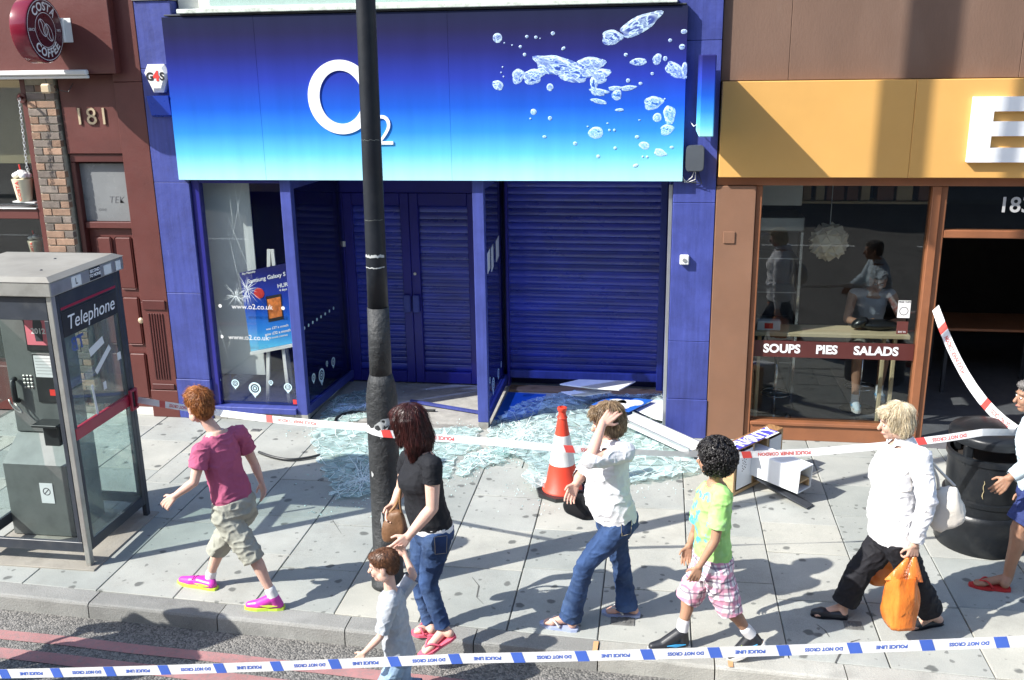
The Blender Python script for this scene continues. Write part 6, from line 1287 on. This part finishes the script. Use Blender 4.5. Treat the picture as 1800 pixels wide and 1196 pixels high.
def greentee():
    m, nt, b = newmat('tee_green'); p = pos(nt); c = ramp(nt, noi(nt, p, 6, 4), [(.3, (.30, .60, .16)), (.7, (.38, .70, .22))]); s = nt.nodes.new('ShaderNodeSeparateXYZ'); nt.links.new(p, s.inputs[0])
    f = ramp(nt, noi(nt, p, 17, 3, .5), [(.56, (0, 0, 0)), (.6, (.85,) * 3)]); x = nt.nodes.new('ShaderNodeMapRange'); nt.links.new(s.outputs[0], x.inputs[0]); x.inputs[1].default_value = GX - .01; x.inputs[2].default_value = GX - .04; k = nt.nodes.new('ShaderNodeMath'); k.operation = 'MULTIPLY'; nt.links.new(f, k.inputs[0]); nt.links.new(x.outputs[0], k.inputs[1])
    c = mix(nt, ramp(nt, noi(nt, p, 9, 3), [(.5, (0, 0, 0)), (.62, (.3,) * 3)]), c, (.5, .80, .42)); c = mix(nt, k.outputs[0], c, (.06, .42, .62)); nt.links.new(c, b.inputs['Base Color']); b.inputs['Roughness'].default_value = .85
GX = S(1250, 930, 5.47).x; greentee()

# --- boy in a pink tee shirt
J = mk(pel=(411, 890, 5.70), neck=(379, 757, 5.74), head=(350, 714, 5.75), hf=(-.78, .58, -.3), shL=(354, 795, 5.60), shR=(420, 762, 5.87), elL=(341, 848, 5.52), wrL=(306, 873, 5.47), hdL=(289, 889, 5.45), elR=(447, 815, 5.94), wrR=(459, 846, 5.92), hdR=(466, 873, 5.88), hipL=(396, 908, 5.62), hipR=(428, 899, 5.79), knL=(438, 968, 5.60), anL=(481, 1048, 5.59), heelL=gz(495, 1070), toeL=gz(436, 1069), knR=(384, 957, 5.82), anR=(369, 1017, 5.83), heelR=gz(377, 1036), toeR=gz(318, 1024))
o = person('ginger boy in a pink tee shirt, striding along by the phone box', J, .88, 'skin_pale', hk=.97, arm=.92, leg=.95, curlL=.55, curlR=.35)
hair(o, J, .99, 'hair_ginger', 'short', 3); top(o, J, .88, 'tee_pink', t0=-.05, sl=.55, seed=2, name='tee_shirt', loose=.02, off=.014, wide=.98); legs_cloth(o, J, .88, 'cargo', end=.60, r=(.105, .095, .088), name='shorts', seed=4, amp=.007, off=.016); shoes(o, J, .92, 'shoe', ('boot_magenta', 'lime', 'boot_magenta', 'lime'))

# --- woman in black top holding a child's hand
J = mk(pel=(757, 932, 5.42), neck=(739, 790, 5.44), head=(720, 746, 5.44), hf=(-.9, .3, -.32), shL=(760, 818, 5.27), shR=(718, 806, 5.60), elL=(760, 893, 5.22), wrL=(718, 943, 5.14), hdL=(701, 961, 5.10), elR=(706, 858, 5.66), wrR=(693, 884, 5.60), hdR=(688, 902, 5.57), hipL=(769, 948, 5.33), hipR=(746, 944, 5.51), knL=(752, 1026, 5.30), anL=(780, 1106, 5.29), heelL=S(795, 1118, 5.28), toeL=gz(740, 1151, .012), knR=(737, 1024, 5.50), anR=(757, 1100, 5.48), heelR=gz(764, 1114, .012), toeR=gz(728, 1111, .012))
WB = J
o = person('woman with long dark auburn hair in a black top and blue jeans', J, 1.0, 'skin_pale', belly=.02, bust=.03, arm=1.0, leg=.84, curlL=.6, curlR=.9)
hair(o, J, 1.03, 'hair_auburn', 'long', 5, .003); top(o, J, 1.0, 'tee_black', t0=.06, sl=.42, belly=.02, bust=.035, seed=3, name='top', off=.008, amp=.003, loose=.012, t1=.92); top(o, J, 1.0, 'white_cloth', t0=.035, t1=.10, sl=.0, belly=.02, seed=3, name='vest_hem', off=.0085, amp=.001, loose=-.03) if False else None
mb = MB(); mb.rings(torso_rings(J, 1., .0075, .02, .12, 1., .02)); put('vest_hem', remesh(mb, .007, 1), 'white_cloth', o)
legs_cloth(o, J, 1.0, 'denim', t1=.07, end=.93, r=(.09, .08, .059, .053, .051), name='jeans', seed=6, off=.006); shoes(o, J, .98, 'flipflop', ('flip_pink', 'flip_pink'))
# --- small boy
hp_ = S(700, 1158, 4.9)
J = mk(pel=(700, 1150, 4.9), neck=(686, 1036, 4.9), head=(674, 994, 4.9), hf=(-.97, -.12, -.16), shL=(688, 1060, 4.80), shR=(706, 1044, 5.0), elL=(668, 1120, 4.75), wrL=(640, 1148, 4.73), hdL=(629, 1162, 4.72), elR=(727, 1012, 5.05), wrR=(712, 977, 5.10), hdR=(704, 962, 5.10), hipL=hp_ + V((0, -.055, -.02)), hipR=hp_ + V((0, .055, -.02)), knL=hp_ + V((-.10, -.055, -.21)), anL=V((hp_.x - .06, 4.845, -.06)), heelL=V((hp_.x - .04, 4.845, -.112)), toeL=V((hp_.x - .20, 4.845, -.112)), knR=hp_ + V((.0, .055, -.22)), anR=V((hp_.x + .12, 4.955, -.05)), heelR=V((hp_.x + .15, 4.955, -.10)), toeR=V((hp_.x, 4.955, -.112)))
o = person('small boy in a grey tee shirt led by the hand along the road', J, .62, 'skin_pale', hk=.83, nr=.055, voxel=.0042, arm=.95, curlL=.4, curlR=.6)
hair(o, J, .86, 'hair_brown', 'crop', 7, .003); top(o, J, .62, 'tee_grey', t0=-.02, sl=.85, seed=5, name='tee_shirt', off=.014, wide=1.05, loose=.018); legs_cloth(o, J, .62, 'denim_light', r=(.1, .095, .085, .08, .078), name='jeans', seed=9, off=.01); shoes(o, J, .75, 'shoe', ('shoe_black', 'shoe_sole', 'sock', 'shoe_sole'))
# --- woman in white with a hand on her head
J = mk(pel=(1080, 912, 5.72), neck=(1069, 772, 5.74), head=(1068, 741, 5.74), hf=(-.97, -.08, -.28), shL=(1098, 796, 5.58), elL=(1037, 810, 5.46), wrL=(1059, 745, 5.62), hdL=(1088, 716, 5.69), shR=(1050, 794, 5.91), elR=(1020, 838, 5.96), wrR=(1013, 850, 5.90), hdR=(1003, 871, 5.86), hipL=(1090, 924, 5.63), hipR=(1072, 920, 5.84), knL=(1030, 990, 5.60), anL=(1003, 1084, 5.63), heelL=gz(1011, 1105, .012), toeL=gz(954, 1095, .012), knR=(1092, 990, 5.84), anR=(1102, 1066, 5.82), heelR=gz(1120, 1080, .012), toeR=gz(1063, 1076, .012))
WW = J
o = person('woman in a white top and jeans with her hand on her head', J, .98, 'skin_pink', hk=.96, belly=.05, bust=.03, wide=1.0, leg=.86, palmL=V((.1, 1, -.45)), thumbL=V((.6, 0, -.8)), curlL=.38, curlR=.4)
hair(o, J, .99, 'hair_streak', 'bob', 11, .004); top(o, J, .98, 'white_cloth', t0=.0, sl=1.12, belly=.055, bust=.035, seed=7, name='top', off=.011, wide=1.04, loose=.016); legs_cloth(o, J, .98, 'denim', t1=.08, end=1.02, r=(.094, .082, .062, .062, .078), name='jeans', seed=8, wide=1.02, off=.008, amp=.005); shoes(o, J, .98, 'flipflop', ('flip_blue', 'shoe_sole'))
# --- curly haired boy
J = mk(pel=(1250, 990, 5.47), neck=(1258, 846, 5.50), head=(1253, 806, 5.51), hf=(-.85, .5, -.12), shL=(1270, 872, 5.36), shR=(1243, 864, 5.64), elL=(1257, 950, 5.30), wrL=(1229, 996, 5.27), hdL=(1219, 1022, 5.26), elR=(1222, 935, 5.71), wrR=(1211, 960, 5.68), hdR=(1207, 977, 5.66), hipL=(1260, 1004, 5.39), hipR=(1240, 999, 5.55), knL=(1283, 1075, 5.38), anL=(1320, 1116, 5.40), heelL=S(1340, 1134, 5.40), toeL=gz(1286, 1159, .0), knR=(1208, 1054, 5.52), anR=(1199, 1108, 5.48), heelR=gz(1206, 1137), toeR=gz(1144, 1143))
o = person('boy with black curly hair in a green tee shirt and plaid shorts', J, .84, 'skin_tan', hk=.93, arm=.9, leg=.9, curlL=.45, curlR=.5)
hair(o, J, .95, 'hair_black', 'curly', 13); top(o, J, .84, 'tee_green', t0=-.06, sl=.72, seed=11, name='tee_shirt', off=.015, loose=.022, wide=.98); legs_cloth(o, J, .84, 'plaid', end=.50, r=(.11, .105, .10), name='shorts', seed=12, amp=.007, off=.018); shoes(o, J, .95, 'shoe', ('shoe_black', 'shoe_sole', 'lime', 'flash_blue'))
# --- older woman with shopping
J = mk(pel=(1568, 938, 5.93), neck=(1585, 776, 5.95), head=(1575, 741, 5.95), hf=(-1, -.06, -.16), shL=(1618, 806, 5.78), elL=(1630, 880, 5.71), wrL=(1608, 957, 5.69), hdL=(1602, 985, 5.69), shR=(1560, 800, 6.12), elR=(1546, 872, 6.17), wrR=(1546, 938, 6.15), hdR=(1546, 962, 6.15), hipL=(1580, 955, 5.84), hipR=(1558, 950, 6.03), knL=(1608, 1020, 5.85), anL=(1638, 1080, 5.88), heelL=gz(1654, 1096), toeL=gz(1594, 1106), knR=(1512, 1002, 6.02), anR=(1482, 1066, 5.99), heelR=gz(1487, 1087), toeR=gz(1427, 1081))
OW = J
o = person('older blonde woman in a white shirt carrying orange shopping bags', J, .99, 'skin_old', hk=.97, belly=.03, bust=.03, wide=1.0, leg=.9, curlL=1.15, curlR=1.15)
hair(o, J, .955, 'hair_blond', 'bob', 17, .002); top(o, J, .99, 'white_cloth', t0=-.07, sl=1.93, belly=.03, bust=.035, seed=15, name='shirt', off=.016, wide=1.02, loose=.018, amp=.006, hang=.3); legs_cloth(o, J, .99, 'black_cloth', end=.90, r=(.105, .095, .082, .082, .086), name='trousers', seed=16, wide=1.05, off=.008, amp=.006); shoes(o, J, .98, 'flat', ('shoe_black', 'shoe_black'))
def collar(o, J, k, mat, r=.062):
    F_, S_, U_ = frame((J['shL'] - J['shR']).cross(ZP)); c = J['neck'] + U_ * .012; m = MB()
    for s in (-1, 1):
        vs_ = []
        for i in range(9):
            a = s * (.35 + 2.75 * i / 8); d = F_ * math.cos(a) + S_ * math.sin(a); vs_ += [c + d * r * k + U_ * .03 * k, c + d * (r + .028) * k - U_ * (.012 + (.04 if i == 0 else 0)) * k]
        m.add(vs_, [(2 * i, 2 * i + 1, 2 * i + 3, 2 * i + 2) for i in range(8)])
    m.build('collar', mat, o, smooth=True)
collar(o, J, .99, 'white_cloth')
# --- man at the edge of the picture
J = mk(pel=(1828, 856, 6.6), neck=(1828, 731, 6.6), head=(1813, 696, 6.6), hf=(-1, -.1, -.05), shL=(1846, 752, 6.42), elL=(1816, 812, 6.36), wrL=(1774, 841, 6.33), hdL=(1757, 858, 6.32), shR=(1816, 750, 6.79), elR=(1810, 812, 6.84), wrR=(1800, 862, 6.8), hdR=(1796, 880, 6.79), hipL=(1832, 868, 6.51), hipR=(1818, 866, 6.69), knL=(1790, 930, 6.48), anL=(1772, 1014, 6.50), heelL=gz(1771, 1035, .012), toeL=gz(1708, 1027, .012), knR=(1860, 938, 6.70), anR=(1900, 1000, 6.72), heelR=gz(1906, 1012, .012), toeR=gz(1848, 1014, .012))
o = person('grey haired man in a pale blue jacket and navy shorts by the bin', J, 1.0, 'skin_brown', hk=.98, curlL=.5)
hair(o, J, 1.0, 'hair_grey', 'crop', 19, .003); top(o, J, 1.0, 'pale_blue', t0=-.05, sl=1.9, seed=21, name='jacket', off=.022, loose=.024, amp=.006); legs_cloth(o, J, 1.0, 'navy_cloth', end=.42, r=(.112, .108, .105), name='shorts', seed=22, amp=.006, off=.018); shoes(o, J, 1.0, 'flipflop', ('flip_red', 'flip_red'))
collar(o, J, 1.0, 'pale_blue')
# --- person sitting behind the cafe window
J = mk(pel=(2.12, 10.02, .84), neck=(2.15, 9.93, 1.33), head=(2.17, 9.84, 1.45), hf=(-.1, -1, -.55), shL=(2.33, 9.92, 1.27), shR=(1.96, 9.92, 1.27), elL=(2.40, 9.72, 1.06), wrL=(2.20, 9.56, 1.06), hdL=(2.10, 9.53, 1.06), elR=(1.88, 9.72, 1.06), wrR=(2.02, 9.56, 1.06), hdR=(2.12, 9.53, 1.05), hipL=(2.21, 10.0, .82), hipR=(2.03, 10.0, .82), knL=(2.26, 9.66, .74), anL=(2.24, 9.70, .34), heelL=(2.24, 9.74, .27), toeL=(2.24, 9.54, .27), knR=(1.99, 9.62, .72), anR=(1.99, 9.56, .27), heelR=(1.99, 9.6, .20), toeR=(1.99, 9.40, .20))
o = person('person in a grey vest sitting behind the cafe window', J, .98, 'skin_brown', curlL=.4, curlR=.4)
hair(o, J, 1.0, 'hair_black', 'crop', 23, .002); top(o, J, .98, 'vest_grey', t0=0, t1=.86, sl=0, seed=25, name='vest', loose=-.004, amp=.003); legs_cloth(o, J, .98, 'cargo', end=.46, r=(.105, .1, .09), name='shorts', seed=26); shoes(o, J, .95, 'shoe', ('pale_blue', 'shoe_sole', 'sock', 'flash_blue'))
bpy.data.scenes.remove(_ts)

# ------------------------------------------------------------------ pockets and stitching on the clothes
pm('denim_dark', (.022, .042, .11), .8, var=.3, vs=9, bump=.3, bs=48, spec=.2); pm('thread', (.35, .30, .22), .8); pm('cargo_pocket', (.33, .335, .285), .85, var=.1, vs=8)
def patch(who, part, cor, mat, name, th=.004, stitch=None):
    root = [x for x in COL.objects if x.parent is None and x.get('label', '').startswith(who)][0]; g_ = [x for x in COL.objects if x.parent == root and x.name.startswith(part)][0]; off = wloc(root)
    bvh = BVHTree.FromPolygons([v.co + off for v in g_.data.vertices], [tuple(p.vertices) for p in g_.data.polygons]); n = 7; vs_ = []
    for i in range(n):
        for j in range(n):
            u, w = i / (n - 1), j / (n - 1); x = (cor[0][0] * (1 - u) + cor[1][0] * u) * (1 - w) + (cor[3][0] * (1 - u) + cor[2][0] * u) * w; y = (cor[0][1] * (1 - u) + cor[1][1] * u) * (1 - w) + (cor[3][1] * (1 - u) + cor[2][1] * u) * w
            h, nn, *_r3 = bvh.ray_cast(CAM, ray(x, y).normalized())
            if h is None: return
            vs_.append(h + nn * th)
    m = MB(); m.add(vs_, [(i * n + j, (i + 1) * n + j, (i + 1) * n + j + 1, i * n + j + 1) for i in range(n - 1) for j in range(n - 1)]); po_ = m.build(name, mat, g_, smooth=True)
    if stitch:
        ring = [vs_[j] for j in range(n)] + [vs_[i * n + n - 1] for i in range(1, n)] + [vs_[(n - 1) * n + j] for j in range(n - 2, -1, -1)] + [vs_[i * n] for i in range(n - 2, -1, -1)]
        m = MB(); m.tube(ring, .0016, 4, cap=False); m.build('stitching', stitch, po_)
patch('woman with long dark', 'jeans', ((764, 945), (785, 942), (784, 972), (765, 974)), 'denim_dark', 'pocket', stitch='thread')
patch('woman in a white', 'jeans', ((1092, 918), (1110, 914), (1108, 938), (1093, 942)), 'denim_dark', 'pocket', stitch='thread')
patch('ginger boy', 'shorts', ((418, 935), (446, 926), (452, 958), (426, 968)), 'cargo_pocket', 'cargo_pocket', stitch='cargo')
patch('older blonde', 'shirt', ((1580, 835), (1600, 833), (1602, 862), (1582, 866)), 'white_cloth', 'breast_pocket', .003, 'bag_cream')
# ------------------------------------------------------------------ bags
def strap(name, pts, w, mat, parent): m = MB(); P = smooth_path([V(p) for p in pts], 6); m.tube(P, w, 6); return m.build(name, mat, parent, smooth=True)
def soft_bag(name, label, c, ax, mat, seed, amp=.012, group=None, taper=.35, pw=.6):
    m = MB(); m.ell((0, 0, 0), (XP, YP, ZP), 30, 20); me = m.mesh(name, mat, True)
    for v in me.vertices:
        u = [math.copysign(abs(x) ** pw, x) for x in v.co]; k = 1 - taper * max(0, (u[2] + .2) / 1.2); p = c + ax[0] * u[0] * k + ax[1] * u[1] * k + ax[2] * u[2]; n = (p - c).normalized()
        f = noise.noise(V((p.x * 26, p.y * 26, p.z * 7)) + V((seed, 0, 0))); v.co = p + n * amp * (f * .7 + .6 * noise.noise(p * 13 + V((seed, 3, 0))))
    off = c - ZP * ax[2].length; me.transform(Matrix.Translation(-off)); o = bpy.data.objects.new(name, me); COL.objects.link(o); o.location = off; WL[o.name] = off; me.shade_smooth(); return tag(o, label, 'bag', group)
hb = S(694, 925, 5.53); b1 = soft_bag('handbag', 'brown leather shoulder bag hanging in front of the woman in black', hb, (V((.085, 0, .02)), V((0, .045, 0)), V((0, 0, .105))), 'bag_brown', 3, .012, None, .3, .62)
strap('strap', [hb + V((-.03, 0, .09)), S(700, 880, 5.56), S(712, 838, 5.42), S(735, 800, 5.36), S(748, 795, 5.42)], .011, 'strap_tan', b1); strap('strap', [hb + V((.05, 0, .09)), S(703, 882, 5.50), S(706, 850, 5.45)], .008, 'strap_tan', b1)
hb = S(1020, 886, 5.93); b1 = soft_bag('handbag', 'black leather handbag on the far arm of the woman in white', hb, (V((.11, 0, -.03)), V((0, .06, 0)), V((.0, 0, .095))), 'bag_black', 5, .01); strap('strap', [hb + V((-.05, 0, .07)), S(1012, 858, 5.9), S(1024, 845, 5.98), hb + V((.06, 0, .07))], .007, 'bag_black', b1)
hb = S(1664, 892, 5.80); b1 = soft_bag('shoulder_bag', 'cream cloth shoulder bag behind the older woman', hb, (V((.10, 0, .04)), V((0, .075, 0)), V((-.02, 0, .135))), 'bag_cream', 7, .022); strap('strap', [hb + V((-.06, 0, .12)), S(1646, 835, 5.78), S(1622, 790, 5.80), S(1640, 815, 5.95), hb + V((.05, .05, .12))], .009, 'bag_cream', b1)
def carrier(label, hand_, c, w, d, h, seed, rz=.2):
    root = thing('carrier_bag', c, label, 'bag', 'orange plastic shopping bags'); m = MB(); n = 28; rows = 14; vs_ = []
    for i in range(rows + 1):
        t = i / rows; z = h * t; ww = w * (.90 + .18 * math.sin(t * 2.6)) * (1 - .30 * t ** 3); dd = d * (1.05 - .55 * t ** 2)
        for j in range(n):
            a = 2 * math.pi * j / n; x, y = math.copysign(abs(math.cos(a)) ** .6, math.cos(a)) * ww / 2, math.copysign(abs(math.sin(a)) ** .7, math.sin(a)) * dd / 2
            e = .010 * noise.noise(V((math.cos(a) * 1.5 + seed, math.sin(a) * 1.5, t * 2.2))) + (.004 + .016 * t) * noise.noise(V((math.cos(a) * 5, math.sin(a) * 5 + seed, t * 1.2))); p = V((x + e * math.cos(a) * 2, y + e * math.sin(a) * 2, z)); p.rotate(Matrix.Rotation(rz, 3, 'Z')); vs_.append(V(c) + p)
    m.add(vs_, [(i * n + j, i * n + (j + 1) % n, (i + 1) * n + (j + 1) % n, (i + 1) * n + j) for i in range(rows) for j in range(n)] + [tuple(range(n - 1, -1, -1))]); m.build('bag_body', 'bag_orange', root, smooth=True)
    for s in (-1, 1):
        m = MB(); a = V(c) + V((s * w * .24, -.01, h - .03)); vs_ = []
        for i in range(7):
            t = i / 6; p = a.lerp(hand_ + V((s * .012, 0, .0)), t); wd = .05 * (1 - t) + .014; vs_ += [p + V((-wd, -.006, 0)), p + V((wd, -.006, 0)), p + V((wd, .006, 0)), p + V((-wd, .006, 0))]
        m.add(vs_, [(4 * i + j, 4 * i + (j + 1) % 4, 4 * i + 4 + (j + 1) % 4, 4 * i + 4 + j) for i in range(6) for j in range(4)]); m.build('bag_handle', 'bag_orange', root, smooth=True)
hL = OW['wrL'] + OW['hdL'] * .085; bL = S(1581, 1100, 5.62); carrier('full orange carrier bag in the near hand of the older woman', hL, V((bL.x, 5.64, bL.z)), .20, .16, S(1590, 1012, 5.64).z - bL.z, 3)
hR = OW['wrR'] + OW['hdR'] * .085; bR = S(1546, 1020, 6.16); carrier('orange carrier bag in her far hand behind the black trousers', hR, V((bR.x, 6.17, bR.z)), .22, .16, S(1546, 975, 6.16).z - bR.z + .04, 6)
m = MB(); m.ell(V((2.12, 9.50, 1.075)), (V((.2, 0, 0)), V((0, .1, 0)), V((0, 0, .05))), 18, 10); m.ell(V((1.95, 9.46, 1.10)), (V((.08, 0, .03)), V((0, .06, 0)), V((0, 0, .05))), 14, 8); m.build('rucksack', 'bag_black', smooth=True, label='black rucksack lying on the window bar in front of the sitter', cat='bag')

def copy_tree(o, parent=None):
    c = o.copy(); COL.objects.link(c); c.parent = parent
    for ch in [x for x in COL.objects if x.parent == o]: copy_tree(ch, c)
    return c
src = [x for x in COL.objects if x.name.startswith('person') and x.parent is None]
for (i, x, y, rz, lab) in ((3, -4.60, 4.55, .1, 'walker out in the road whose shadow falls across the kerb by the phone box'), (1, -4.25, 4.42, -.2, 'second walker out in the road, beside the one shading the kerb')):
    c = copy_tree(src[i]); c.location = (x, y, -.113); c.rotation_euler = (0, 0, rz); c['label'] = lab
